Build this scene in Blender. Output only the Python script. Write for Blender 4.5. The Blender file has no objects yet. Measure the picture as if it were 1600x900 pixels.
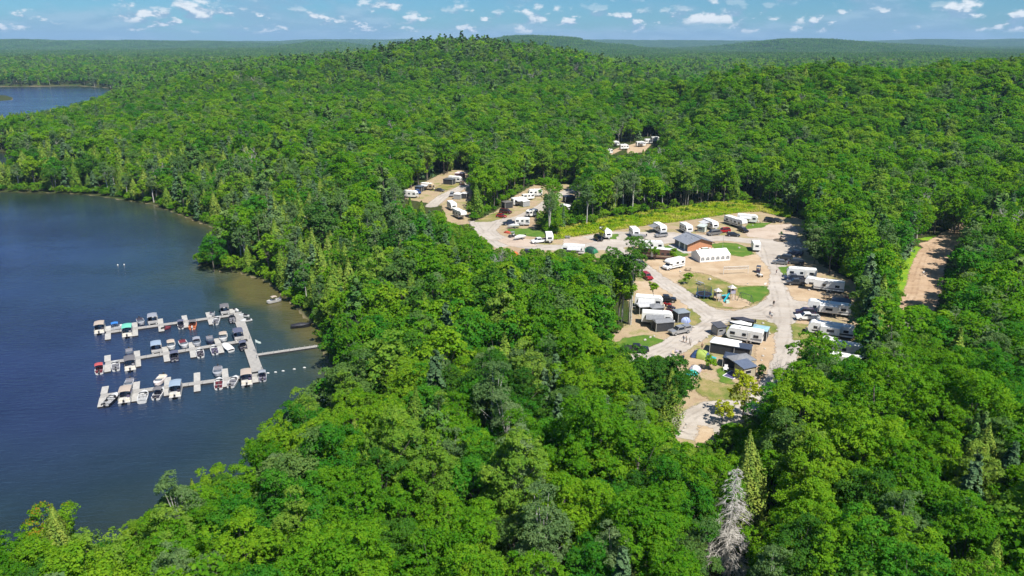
import bpy, math, random
import numpy as np
from mathutils import Vector, Matrix

# ---------------------------------------------------------------- camera, sky, sun, exposure
scene = bpy.context.scene
COL = scene.collection
FPX, CX, CY = 1142.0, 800.0, 450.0          # focal length in pixels of the 1600x900 photograph
PITCH = math.radians(18.6)
SP, CP = math.sin(PITCH), math.cos(PITCH)
CAMZ = 72.0
cam_d = bpy.data.cameras.new('camera')
cam_d.sensor_width = 36.0
cam_d.lens = 36.0 * FPX / 1600.0
cam_d.clip_start = 1.0
cam_d.clip_end = 60000.0
cam = bpy.data.objects.new('camera', cam_d)
cam.location = (0, 0, CAMZ)
cam.rotation_euler = (math.pi / 2 - PITCH, 0, 0)
COL.objects.link(cam)
scene.camera = cam

SUN_EL = math.radians(57)
SUN_AZ = math.radians(140)                  # clockwise from +Y (view direction): sun over the right shoulder
SUN_DIR = Vector((math.sin(SUN_AZ) * math.cos(SUN_EL), math.cos(SUN_AZ) * math.cos(SUN_EL), math.sin(SUN_EL)))
sun_d = bpy.data.lights.new('sun', 'SUN')
sun_d.energy = 4.6
sun_d.angle = math.radians(0.53)
sun_d.color = (1.0, 0.955, 0.87)
sun = bpy.data.objects.new('sun', sun_d)
sun.rotation_euler = SUN_DIR.to_track_quat('Z', 'Y').to_euler()
sun.location = (0, 0, 400)
COL.objects.link(sun)

scene.view_settings.view_transform = 'Standard'
scene.view_settings.look = 'None'
scene.view_settings.gamma = 1.0
scene.view_settings.use_curve_mapping = False
scene.view_settings.exposure = 0.74
scene.cycles.max_bounces = 4
scene.cycles.diffuse_bounces = 2
scene.cycles.glossy_bounces = 2
scene.cycles.transmission_bounces = 2
scene.cycles.transparent_max_bounces = 12
scene.cycles.volume_bounces = 0
scene.cycles.caustics_reflective = False
scene.cycles.caustics_refractive = False
scene.cycles.use_denoising = True
scene.cycles.adaptive_threshold = 0.02
try:
    scene.cycles.denoising_prefilter = 'ACCURATE'
except Exception:
    pass


class NT:
    """small helper for node trees"""
    def __init__(self, tree):
        self.t = tree
        self.n = tree.nodes
        self.l = tree.links

    def new(self, typ, **kw):
        nd = self.n.new(typ)
        for k, v in kw.items():
            setattr(nd, k, v)
        return nd

    def put(self, sock, val):
        if isinstance(val, bpy.types.NodeSocket):
            self.l.new(val, sock)
        elif val is not None:
            sock.default_value = val

    def math(self, op, a, b=None, c=None, clamp=False):
        nd = self.new('ShaderNodeMath', operation=op)
        nd.use_clamp = clamp
        self.put(nd.inputs[0], a)
        if b is not None:
            self.put(nd.inputs[1], b)
        if c is not None:
            self.put(nd.inputs[2], c)
        return nd.outputs[0]

    def vmath(self, op, a, b=None, scale=None):
        nd = self.new('ShaderNodeVectorMath', operation=op)
        self.put(nd.inputs[0], a)
        if b is not None:
            self.put(nd.inputs[1], b)
        if scale is not None:
            self.put(nd.inputs['Scale'], scale)
        return nd.outputs[1] if op in ('LENGTH', 'DOT_PRODUCT') else nd.outputs[0]

    def mix(self, fac, a, b, blend='MIX'):
        nd = self.new('ShaderNodeMix', data_type='RGBA', blend_type=blend)
        nd.clamp_factor = True
        self.put(nd.inputs[0], fac)
        self.put(nd.inputs[6], a if not isinstance(a, tuple) or len(a) == 4 else (*a, 1))
        self.put(nd.inputs[7], b if not isinstance(b, tuple) or len(b) == 4 else (*b, 1))
        return nd.outputs[2]

    def noise(self, vec, scale, detail=3.0, rough=0.55, dim='3D', w=None):
        nd = self.new('ShaderNodeTexNoise', noise_dimensions=dim)
        if vec is not None:
            self.put(nd.inputs['Vector'], vec)
        if w is not None:
            self.put(nd.inputs['W'], w)
        nd.inputs['Scale'].default_value = scale
        nd.inputs['Detail'].default_value = detail
        nd.inputs['Roughness'].default_value = rough
        return nd.outputs[0]

    def ramp(self, fac, stops, interp='LINEAR'):
        nd = self.new('ShaderNodeValToRGB')
        cr = nd.color_ramp
        cr.interpolation = interp
        while len(cr.elements) < len(stops):
            cr.elements.new(0.5)
        for e, (p, c) in zip(cr.elements, stops):
            e.position = p
            e.color = (*c, 1) if len(c) == 3 else c
        self.put(nd.inputs[0], fac)
        return nd.outputs[0]

    def maprange(self, v, a, b, c=0.0, d=1.0, smooth=False):
        nd = self.new('ShaderNodeMapRange')
        nd.interpolation_type = 'SMOOTHSTEP' if smooth else 'LINEAR'
        self.put(nd.inputs[0], v)
        for i, x in enumerate((a, b, c, d)):
            self.put(nd.inputs[1 + i], x)
        return nd.outputs[0]


def build_world():
    w = bpy.data.worlds.new('World')
    scene.world = w
    w.use_nodes = True
    t = NT(w.node_tree)
    t.n.clear()
    out = t.new('ShaderNodeOutputWorld')
    bg = t.new('ShaderNodeBackground')
    bg.inputs['Strength'].default_value = 0.10
    sky = t.new('ShaderNodeTexSky', sky_type='NISHITA')
    sky.sun_disc = False
    sky.sun_elevation = SUN_EL
    sky.sun_rotation = SUN_AZ
    sky.altitude = 250
    sky.air_density = 1.0
    sky.dust_density = 0.25
    sky.ozone_density = 2.2
    # clear summer air: a cooler, deeper blue than the model's pale horizon
    col = t.mix(1.0, sky.outputs[0], (0.195, 0.405, 0.605), 'MULTIPLY')
    # fair-weather cumulus, laid out by direction (azimuth ring, elevation)
    tc = t.new('ShaderNodeTexCoord')
    d = t.vmath('NORMALIZE', tc.outputs['Generated'])
    sep = t.new('ShaderNodeSeparateXYZ')
    t.put(sep.inputs[0], d)
    x, y, z = sep.outputs
    hor = t.math('SQRT', t.math('ADD', t.math('MULTIPLY', x, x), t.math('MULTIPLY', y, y)))
    ax = t.math('DIVIDE', x, t.math('MAXIMUM', hor, 0.001))
    ay = t.math('DIVIDE', y, t.math('MAXIMUM', hor, 0.001))

    def cloudfield(scale, stretch, lift, seed, detail=5.0):
        zz = t.math('MULTIPLY_ADD', z, stretch, lift + seed)
        cmb = t.new('ShaderNodeCombineXYZ')
        t.put(cmb.inputs[0], t.math('MULTIPLY_ADD', ax, 1.0, seed))
        t.put(cmb.inputs[1], ay)
        t.put(cmb.inputs[2], zz)
        return t.noise(cmb.outputs[0], scale, detail, 0.58)
    # broad grey-blue banks, thicker towards the horizon
    low = t.maprange(z, 0.0, 0.055, 1.0, 0.0)
    bank, bank_hi = cloudfield(7.0, 3.6, 0.0, 3.1, 8.0), cloudfield(7.0, 3.6, 0.03, 3.1, 8.0)
    m_bank = t.maprange(t.math('SUBTRACT', bank, t.math('MULTIPLY_ADD', low, -0.22, 0.53)), -0.02, 0.18, 0.0, 0.72, True)
    lit_b = t.maprange(t.math('SUBTRACT', bank, bank_hi), -0.02, 0.09, 0.0, 1.0, True)
    col = t.mix(m_bank, col, t.mix(lit_b, (1.65, 2.75, 3.9), (2.4, 3.5, 4.5)))
    # rows of small cumulus: flat grey undersides, bright tops
    for sc_, st_, seed_, thr_, z0, z1, z2, z3 in ((17.0, 2.0, 11.7, .55, .018, .026, .040, .058), (27.0, 2.2, 21.3, .535, .008, .014, .030, .042)):
        puff, puff_up = cloudfield(sc_, st_, 0.0, seed_, 8.0), cloudfield(sc_, st_, 0.35 / sc_, seed_, 8.0)
        band = t.math('MULTIPLY', t.maprange(z, z0, z1, 0.0, 1.0, True), t.maprange(z, z2, z3, 1.0, 0.25, True))
        m_puff = t.maprange(t.math('SUBTRACT', puff, thr_), 0.0, 0.085, 0.0, 1.0, True)
        lit = t.maprange(t.math('SUBTRACT', puff, puff_up), -0.01, 0.11, 0.0, 1.0, True)
        col = t.mix(t.math('MULTIPLY', m_puff, band), col, t.mix(lit, (1.7, 2.8, 3.9), (5.6, 5.9, 6.1)))
    t.put(bg.inputs['Color'], col)
    t.l.new(bg.outputs[0], out.inputs[0])
    w.cycles.sampling_method = 'MANUAL'
    w.cycles.sample_map_resolution = 512


build_world()

# ---------------------------------------------------------------- geometry of the place
def unproj(u, v, z):
    """ground point at height z that lies at pixel (u, v) of the photograph"""
    a, b = (u - CX) / FPX, (v - CY) / FPX
    dz = SP + b * CP
    t = (CAMZ - z) / dz
    return (a * t, (CP - b * SP) * t)


def proj(x, y, z):
    h = CAMZ - z
    depth = y * CP + h * SP
    down = h * CP - y * SP
    depth = np.maximum(depth, 1.0)
    return CX + FPX * x / depth, CY + FPX * down / depth, depth


def poly_w(pts, z):
    return np.array([unproj(u, v, z) for u, v in pts])


def seg_dist(P, A, B):
    d = B - A
    L = max(float(d @ d), 1e-9)
    t = np.clip(((P - A) @ d) / L, 0, 1)
    q = A + t[:, None] * d
    return np.hypot(P[:, 0] - q[:, 0], P[:, 1] - q[:, 1])


def inside(P, poly):
    x, y = P[:, 0], P[:, 1]
    r = np.zeros(len(P), bool)
    n = len(poly)
    for i in range(n):
        x0, y0 = poly[i]
        x1, y1 = poly[(i + 1) % n]
        c = (y0 > y) != (y1 > y)
        if abs(y1 - y0) < 1e-9:
            continue
        r ^= c & (x < (x1 - x0) * (y - y0) / (y1 - y0) + x0)
    return r


def sdf_poly(P, poly):
    """signed distance, positive inside"""
    d = np.full(len(P), 1e9)
    n = len(poly)
    for i in range(n):
        d = np.minimum(d, seg_dist(P, poly[i], poly[(i + 1) % n]))
    return np.where(inside(P, poly), d, -d)


def sdf_line(P, pts, w):
    d = np.full(len(P), 1e9)
    for i in range(len(pts) - 1):
        d = np.minimum(d, seg_dist(P, pts[i], pts[i + 1]))
    return w / 2 - d


def smooth(a, b, x):
    t = np.clip((x - a) / (b - a), 0, 1)
    return t * t * (3 - 2 * t)


def vnoise(x, y, seed=0):
    xi, yi = np.floor(x).astype(np.int64), np.floor(y).astype(np.int64)
    fx, fy = x - xi, y - yi
    fx, fy = fx * fx * (3 - 2 * fx), fy * fy * (3 - 2 * fy)

    def h(a, b):
        k = (a * 374761393 + b * 668265263 + seed * 974634777) & 0xffffffff
        k = ((k ^ (k >> 13)) * 1274126177) & 0xffffffff
        return ((k ^ (k >> 16)) & 0xffff) / 65535.0
    return ((h(xi, yi) * (1 - fx) + h(xi + 1, yi) * fx) * (1 - fy) + (h(xi, yi + 1) * (1 - fx) + h(xi + 1, yi + 1) * fx) * fy)


CAMP_Z = 6.0
# water bodies (world outlines)
SHORE_PX = [(-500, 980), (0, 925), (130, 885), (240, 840), (400, 790), (480, 705), (535, 620), (500, 545), (502, 520), (474, 496),
            (442, 462), (415, 441), (375, 427), (330, 423), (308, 421), (312, 405), (335, 390), (358, 372), (335, 358), (300, 344), (235, 319), (130, 304),
            (60, 301), (0, 300), (-60, 296), (-200, 292), (-700, 300)]
LAKE = np.vstack([poly_w(SHORE_PX, 0.0), [[-900, 300], [-900, 20], [-300, 10]]])
FAR_LAKE = poly_w([(-400, 137), (40, 135), (120, 134), (168, 137), (190, 147), (150, 168), (110, 186), (40, 200), (-100, 206), (-420, 200)], 0.0)
INLET = poly_w([(-260, 236), (-60, 235), (12, 238), (36, 244), (30, 252), (0, 258), (-80, 262), (-260, 262)], 0.0)
ISLET = poly_w([(-30, 146), (10, 149), (22, 153), (18, 157), (-40, 160), (-120, 150)], 0.0)
PLATEAU = poly_w([(650, 335), (612, 305), (690, 258), (745, 258), (860, 280), (930, 281), (945, 345), (1100, 325), (1190, 320), (1260, 335),
                  (1500, 345), (1545, 372), (1480, 485), (1350, 560), (1270, 700), (1050, 730), (1000, 640), (930, 560), (890, 420), (715, 385)], CAMP_Z)
UPPER = poly_w([(925, 250), (985, 208), (1050, 206), (1050, 226), (1000, 252)], 9.0)
HILLS = [(-70, 980, 45, 165, 190), (-250, 860, 15, 150, 190), (90, 1010, 18, 130, 180), (-330, 1300, 22, 260, 260),
         (170, 510, 25, 95, 95), (300, 515, 20, 120, 100), (430, 530, 24, 140, 120), (60, 640, 10, 130, 120), (620, 600, 20, 240, 140),
         (-120, 520, 6, 180, 130), (0, 1500, 14, 500, 300)]
FARHILLS = [(-4000, 6200, 62, 1300, 1000), (-2600, 6800, 26, 900, 1000), (-1200, 5000, 44, 330, 700), (30, 4200, 70, 250, 600), (320, 4350, 48, 200, 600), (600, 4450, 26, 220, 600),
            (1800, 4500, 50, 300, 700), (1500, 4600, 30, 220, 700), (2250, 4700, 30, 360, 700), (0, 9800, 66, 9000, 1300), (5100, 9000, 34, 500, 900), (6300, 9000, 52, 700, 900), (-1500, 9600, 14, 900, 1000)]


def height(x, y):
    P = np.stack([x, y], 1)
    s = np.minimum(-sdf_poly(P, LAKE), np.minimum(np.maximum(-sdf_poly(P, FAR_LAKE), sdf_poly(P, ISLET)), -sdf_poly(P, INLET)))   # + on land
    r = np.hypot(x, y)
    h = np.zeros_like(x)
    for cx, cy, a, sx, sy in HILLS:
        h += a * np.exp(-((x - cx) / sx) ** 2 - ((y - cy) / sy) ** 2)
    for cx, cy, a, sx, sy in FARHILLS:
        h += a * np.exp(-((x - cx) / sx) ** 2 - ((y - cy) / sy) ** 2)
    n = (vnoise(x / 90, y / 90, 3) - .5) * 5 + (vnoise(x / 33, y / 33, 5) - .5) * 2
    far = smooth(1200, 2600, r)
    n += smooth(2500, 3600, r) * (vnoise(x / 110, y / 300, 15) - .5) * 9
    n += far * ((vnoise(x / 420, y / 420, 8) - .5) * 16 + (vnoise(x / 1300, y / 1300, 9) - .5) * 12)
    land = 0.35 + 5.6 * smooth(0, 55, s) + (h + n) * smooth(0, 120, s) + far * 8
    dp = sdf_poly(P, PLATEAU)
    k = smooth(-28, 0, dp)
    land = land * (1 - k) + CAMP_Z * k
    k2 = smooth(-25, 0, sdf_poly(P, UPPER))
    land = land * (1 - k2) + 9.0 * k2
    bed = -np.minimum(6.0, 0.12 - s * 0.14)
    return np.where(s > 0, land * smooth(-.1, 6, s) + 0.1 * smooth(6, 2, s), bed), s


def h1(x, y):
    return float(height(np.array([float(x)]), np.array([float(y)]))[0][0])

# ---------------------------------------------------------------- materials and mesh helpers
MATS = {}


def surf(name, col, rough=0.7, metal=0.0, var=0.12, scale=1.5, spec=0.4, bump=0.0, col2=None, alpha=None, coat=0.0):
    """plain procedural surface: colour with uneven noise wear"""
    if name in MATS:
        return MATS[name]
    m = bpy.data.materials.new(name)
    m.use_nodes = True
    t = NT(m.node_tree)
    b = t.n['Principled BSDF']
    tc = t.new('ShaderNodeTexCoord')
    f = t.noise(tc.outputs['Object'], scale, 4.0, 0.6)
    c2 = col2 or tuple(c * (1 - var) for c in col)
    c = t.mix(t.maprange(f, 0.38, 0.66), tuple(min(1, c * (1 + var * .4)) for c in col), c2)
    t.put(b.inputs['Base Color'], c)
    b.inputs['Roughness'].default_value = rough
    b.inputs['Metallic'].default_value = metal
    b.inputs['Specular IOR Level'].default_value = spec
    if coat:
        b.inputs['Coat Weight'].default_value = coat
        b.inputs['Coat Roughness'].default_value = 0.08
    if bump:
        bp = t.new('ShaderNodeBump')
        bp.inputs['Strength'].default_value = bump
        bp.inputs['Distance'].default_value = 0.05
        t.put(bp.inputs['Height'], t.noise(tc.outputs['Object'], scale * 8, 3.0))
        t.put(b.inputs['Normal'], bp.outputs[0])
    if alpha is not None:
        b.inputs['Alpha'].default_value = alpha
    MATS[name] = m
    return m


def mesh_np(name, V, F, mats=None, fmat=None, attrs=None):
    """mesh from arrays; F is (n,3) or (n,4) or a list of such"""
    me = bpy.data.meshes.new(name)
    V = np.asarray(V, np.float32)
    Fs = F if isinstance(F, list) else [F]
    Fs = [np.asarray(f, np.int32) for f in Fs if len(f)]
    me.vertices.add(len(V))
    me.vertices.foreach_set('co', V.ravel())
    loops = np.concatenate([f.ravel() for f in Fs])
    tot = np.concatenate([np.full(len(f), f.shape[1], np.int32) for f in Fs])
    start = np.concatenate([[0], np.cumsum(tot)[:-1]]).astype(np.int32)
    me.loops.add(len(loops))
    me.loops.foreach_set('vertex_index', loops)
    me.polygons.add(len(tot))
    me.polygons.foreach_set('loop_start', start)
    me.polygons.foreach_set('loop_total', tot)
    if fmat is not None:
        me.polygons.foreach_set('material_index', np.asarray(fmat, np.int32))
    for m in mats or []:
        me.materials.append(m)
    for an, dom, arr in attrs or []:
        a = me.attributes.new(an, 'FLOAT', dom)
        a.data.foreach_set('value', np.asarray(arr, np.float32))
    me.update(calc_edges=True)
    return me


def link(name, data, parent=None, **props):
    o = bpy.data.objects.new(name, data)
    COL.objects.link(o)
    if parent is not None:
        o.parent = parent
    for k, v in props.items():
        if v is not None:
            o[k] = v
    return o


class MB:
    """collects simple solids for one mesh part"""
    def __init__(self):
        self.v, self.f = [], []

    def add(self, vs, fs):
        n = len(self.v)
        self.v += [tuple(p) for p in vs]
        self.f += [tuple(i + n for i in f) for f in fs]
        return self

    def box(self, x0, x1, y0, y1, z0, z1, tx=0.0, ty=0.0):
        """box; tx, ty pull the top edges in"""
        vs = [(x0, y0, z0), (x1, y0, z0), (x1, y1, z0), (x0, y1, z0),
              (x0 + tx, y0 + ty, z1), (x1 - tx, y0 + ty, z1), (x1 - tx, y1 - ty, z1), (x0 + tx, y1 - ty, z1)]
        return self.add(vs, [(3, 2, 1, 0), (4, 5, 6, 7), (0, 1, 5, 4), (1, 2, 6, 5), (2, 3, 7, 6), (3, 0, 4, 7)])

    def prism(self, prof, y0, y1, inset=0.0, cut=None):
        """side profile (x, z) extruded over y; inset narrows the part above z=cut"""
        n = len(prof)

        def yy(y, z):
            if cut is None or z <= cut:
                return y
            return y - math.copysign(inset, y)
        a = [(x, yy(y0, z), z) for x, z in prof]
        b = [(x, yy(y1, z), z) for x, z in prof]
        fs = [tuple(range(n)), tuple(range(2 * n - 1, n - 1, -1))]
        fs += [((i + 1) % n, i, n + i, n + (i + 1) % n) for i in range(n)]
        return self.add(a + b, fs)

    def tube(self, pts, rad, n=6, cap=True):
        pts = [Vector(p) for p in pts]
        rads = rad if isinstance(rad, (list, tuple)) else [rad] * len(pts)
        base = len(self.v)
        for i, p in enumerate(pts):
            d = (pts[min(i + 1, len(pts) - 1)] - pts[max(i - 1, 0)])
            if d.length < 1e-9:
                d = Vector((0, 0, 1))
            d.normalize()
            a = d.cross(Vector((0, 0, 1)) if abs(d.z) < .9 else Vector((1, 0, 0))).normalized()
            b = d.cross(a)
            for k in range(n):
                an = 2 * math.pi * k / n
                self.v.append(tuple(p + (a * math.cos(an) + b * math.sin(an)) * rads[i]))
        for i in range(len(pts) - 1):
            for k in range(n):
                k2 = (k + 1) % n
                self.f.append((base + i * n + k, base + i * n + k2, base + (i + 1) * n + k2, base + (i + 1) * n + k))
        if cap:
            self.f.append(tuple(base + k for k in range(n - 1, -1, -1)))
            self.f.append(tuple(base + (len(pts) - 1) * n + k for k in range(n)))
        return self

    def sheet(self, grid, thick=0.03):
        """double-sided curved sheet from a grid of points (rows of equal length)"""
        r, c = len(grid), len(grid[0])
        base = len(self.v)
        for dz in (0, -thick):
            for row in grid:
                for p in row:
                    self.v.append((p[0], p[1], p[2] + dz))
        o = r * c
        for i in range(r - 1):
            for j in range(c - 1):
                a, b, d, e = base + i * c + j, base + i * c + j + 1, base + (i + 1) * c + j + 1, base + (i + 1) * c + j
                self.f.append((a, b, d, e))
                self.f.append((e + o, d + o, b + o, a + o))
        ring = [base + j for j in range(c)] + [base + i * c + c - 1 for i in range(1, r)] + [base + (r - 1) * c + j for j in range(c - 2, -1, -1)] + [base + i * c for i in range(r - 2, 0, -1)]
        for i in range(len(ring)):
            a, b = ring[i], ring[(i + 1) % len(ring)]
            self.f.append((b, a, a + o, b + o))
        return self

    def mesh(self, name, smooth_=False):
        me = bpy.data.meshes.new(name)
        me.from_pydata(self.v, [], self.f)
        if smooth_:
            me.polygons.foreach_set('use_smooth', [True] * len(me.polygons))
        me.update()
        return me


# ---------------------------------------------------------------- terrain
def build_terrain():
    """one ground sheet out to the horizon: fine in the field of view, coarse behind"""
    ang = np.concatenate([np.linspace(-52, 52, 470), np.linspace(60, 300, 33)])
    ang = np.radians(ang)
    rad = np.concatenate([[0.0], np.geomspace(12, 16000, 330)])
    A, R = np.meshgrid(ang, rad)
    X, Y = (np.sin(A) * R).ravel(), (np.cos(A) * R).ravel()
    Z, s = height(X, Y)
    nr, na = len(rad), len(ang)
    i, j = np.meshgrid(np.arange(nr - 1), np.arange(na), indexing='ij')
    j2 = (j + 1) % na
    F = np.stack([i * na + j, (i + 1) * na + j, (i + 1) * na + j2, i * na + j2], -1).reshape(-1, 4)
    m = bpy.data.materials.new('forest_floor')
    m.use_nodes = True
    t = NT(m.node_tree)
    b = t.n['Principled BSDF']
    geo = t.new('ShaderNodeNewGeometry')
    p = geo.outputs['Position']
    n1, n2 = t.noise(p, 0.9, 5.0, .65), t.noise(p, 0.07, 3.0)
    c = t.ramp(n1, [(.3, (.030, .034, .012)), (.52, (.045, .055, .016)), (.7, (.075, .060, .034))])
    c = t.mix(t.maprange(n2, .45, .62), c, (.035, .060, .012))
    at = t.new('ShaderNodeAttribute', attribute_name='shore')
    sh = t.math('ADD', at.outputs['Fac'], t.math('MULTIPLY_ADD', n1, 3.0, -1.5))
    c = t.mix(t.maprange(sh, 0.0, 1.3, 1.0, 0.0), c, t.ramp(n1, [(.3, (.10, .085, .05)), (.6, (.22, .18, .11))]))
    # beyond a few kilometres the single trees can no longer be told apart
    dist = t.vmath('LENGTH', p)
    tree_c = t.ramp(t.noise(p, 0.045, 6.0, .75), [(.30, (.020, .045, .012)), (.5, (.045, .085, .020)), (.68, (.075, .125, .030))])
    c = t.mix(t.maprange(dist, 1500, 2600), c, tree_c)
    t.put(b.inputs['Base Color'], c)
    b.inputs['Roughness'].default_value = 0.95
    b.inputs['Specular IOR Level'].default_value = 0.1
    me = mesh_np('ground', np.stack([X, Y, Z], 1), F, [m], None, [('shore', 'POINT', s)])
    link('ground', me, kind='structure', label='forest floor and hills under the trees', category='ground')


def water_mat():
    m = bpy.data.materials.new('lake_water')
    m.use_nodes = True
    t = NT(m.node_tree)
    b = t.n['Principled BSDF']
    geo = t.new('ShaderNodeNewGeometry')
    p = geo.outputs['Position']
    at = t.new('ShaderNodeAttribute', attribute_name='depth')
    patch = t.noise(p, 0.035, 4.0, .6)
    dep = t.math('ADD', at.outputs['Fac'], t.math('MULTIPLY_ADD', patch, 22.0, -11.0))
    c = t.ramp(t.maprange(dep, -6.0, 120.0), [(0.0, (.080, .072, .028)), (.042, (.048, .054, .028)), (.075, (.024, .038, .032)), (.2, (.016, .032, .044)), (.42, (.016, .027, .066)), (1.0, (.018, .022, .094))])
    c = t.mix(1.0, c, t.vmath('SCALE', (1, 1, 1), scale=t.maprange(t.noise(p, 0.016, 5.0, .62), .3, .7, .62, 1.4)), 'MULTIPLY')
    t.put(b.inputs['Base Color'], c)
    b.inputs['Roughness'].default_value = 0.12
    b.inputs['IOR'].default_value = 1.333
    # small wind ripples: a fine crossed pattern, calmer in streaks
    rot = t.new('ShaderNodeMapping')
    rot.inputs['Rotation'].default_value = (0, 0, math.radians(-24))
    rot.inputs['Scale'].default_value = (.30, 1.0, 1.0)
    t.put(rot.inputs['Vector'], p)
    r1 = t.noise(rot.outputs[0], 1.15, 3.0, .55)
    r2 = t.noise(p, 0.5, 2.0, .5)
    wind = t.new('ShaderNodeMapping')
    wind.inputs['Rotation'].default_value = (0, 0, math.radians(-24))
    wind.inputs['Scale'].default_value = (.35, 1.0, 1.0)
    t.put(wind.inputs['Vector'], p)
    calm = t.maprange(t.noise(wind.outputs[0], 0.03, 5.0, .6), .36, .64, .35, 1.25)
    bp = t.new('ShaderNodeBump')
    bp.inputs['Distance'].default_value = 0.55
    t.put(bp.inputs['Strength'], t.math('MULTIPLY', calm, 0.5))
    t.put(bp.inputs['Height'], t.math('ADD', r1, t.math('MULTIPLY', r2, .35)))
    t.put(b.inputs['Normal'], bp.outputs[0])
    return m


def water_sheet(name, poly, step, label, m, z=0.0):
    """grid sheet cut to the lake outline (reaching a little under the bank)"""
    lo, hi = poly.min(0) - 6, poly.max(0) + 6
    gx, gy = np.arange(lo[0], hi[0] + step, step), np.arange(lo[1], hi[1] + step, step)
    X, Y = np.meshgrid(gx, gy)
    P = np.stack([X.ravel(), Y.ravel()], 1)
    s = sdf_poly(P, poly)
    ny, nx = X.shape
    i, j = np.meshgrid(np.arange(ny - 1), np.arange(nx - 1), indexing='ij')
    F = np.stack([i * nx + j, i * nx + j + 1, (i + 1) * nx + j + 1, (i + 1) * nx + j], -1).reshape(-1, 4)
    keep = s[F].max(1) > -5
    # sandy shoals off the wooded points
    for (u_, v_, amt, rad_) in ((425, 462, 13, 18), (470, 515, 9, 13), (400, 445, 11, 15), (260, 345, 3, 20)):
        c_ = np.array(unproj(u_, v_, 0))
        s = s - amt * np.exp(-((P - c_) ** 2).sum(1) / rad_ ** 2)
    F = F[keep]
    used = np.unique(F)
    remap = np.full(len(P), -1)
    remap[used] = np.arange(len(used))
    V = np.column_stack([P[used], np.full(len(used), z)])
    me = mesh_np(name, V, remap[F], [m], None, [('depth', 'POINT', s[used])])
    link(name, me, kind='structure', label=label, category='water')


build_terrain()
WATER = water_mat()
water_sheet('lake', LAKE, 4.0, 'dark blue rippled lake with the boat docks', WATER)
water_sheet('far_lake', FAR_LAKE, 12.0, 'blue lake far behind the wooded shore', WATER)
water_sheet('inlet', INLET, 6.0, 'narrow dark inlet between the wooded points', WATER)


# ---------------------------------------------------------------- campground surfaces, each a draped sheet with a ragged edge
def cover_mat(name, stops, nscale=0.5, fine=3.0, ragged=1.2, rough=.95, streak=None, bump=.5, ruts=False):
    m = bpy.data.materials.new(name)
    m.use_nodes = True
    t = NT(m.node_tree)
    b = t.n['Principled BSDF']
    geo = t.new('ShaderNodeNewGeometry')
    p = geo.outputs['Position']
    n1 = t.noise(p, nscale, 5.0, .62)
    n2 = t.noise(p, fine, 3.0, .6)
    f = t.math('MULTIPLY_ADD', t.math('SUBTRACT', n2, .5), .35, n1)
    c = t.ramp(f, stops)
    if streak:
        mp = t.new('ShaderNodeMapping')
        mp.inputs['Scale'].default_value = (.12, .5, 1)
        mp.inputs['Rotation'].default_value = (0, 0, .4)
        t.put(mp.inputs['Vector'], p)
        k = t.maprange(t.noise(mp.outputs[0], 1.0, 4.0, .6), .5, .72)
        c = t.mix(t.math('MULTIPLY', k, .55), c, streak)
    grit = t.noise(p, 7.0, 2.0, .7)
    c = t.mix(t.maprange(grit, .56, .72, 0.0, .35), c, tuple(x * .45 for x in stops[0][1]))
    patch = t.noise(p, .045, 4.0, .6)
    c = t.mix(t.maprange(patch, .5, .68, 0.0, .45), c, stops[0][1])
    if ruts:
        ea = t.new('ShaderNodeAttribute', attribute_name='edge').outputs['Fac']
        for k0 in (1.75, 3.1):
            rr = t.maprange(t.math('ABSOLUTE', t.math('SUBTRACT', t.math('MULTIPLY_ADD', t.noise(p, .08, 2.0), 1.6, t.math('SUBTRACT', ea, .8)), k0)), .12, .42, .55, 0.0, True)
            c = t.mix(t.math('MULTIPLY', rr, t.maprange(t.noise(p, .35, 4.0), .38, .6)), c, tuple(x * .72 for x in stops[0][1]))
    t.put(b.inputs['Base Color'], c)
    b.inputs['Roughness'].default_value = rough
    b.inputs['Specular IOR Level'].default_value = .15
    at = t.new('ShaderNodeAttribute', attribute_name='edge')
    e = t.math('ADD', at.outputs['Fac'], t.math('MULTIPLY', t.math('SUBTRACT', t.noise(p, .55, 5.0, .7), .5), ragged * 2.4))
    t.put(b.inputs['Alpha'], t.maprange(e, -.25, .35, 0.0, 1.0, True))
    bp = t.new('ShaderNodeBump')
    bp.inputs['Strength'].default_value = bump
    bp.inputs['Distance'].default_value = .12
    t.put(bp.inputs['Height'], t.noise(p, 2.2, 5.0, .7))
    t.put(b.inputs['Normal'], bp.outputs[0])
    return m


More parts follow.
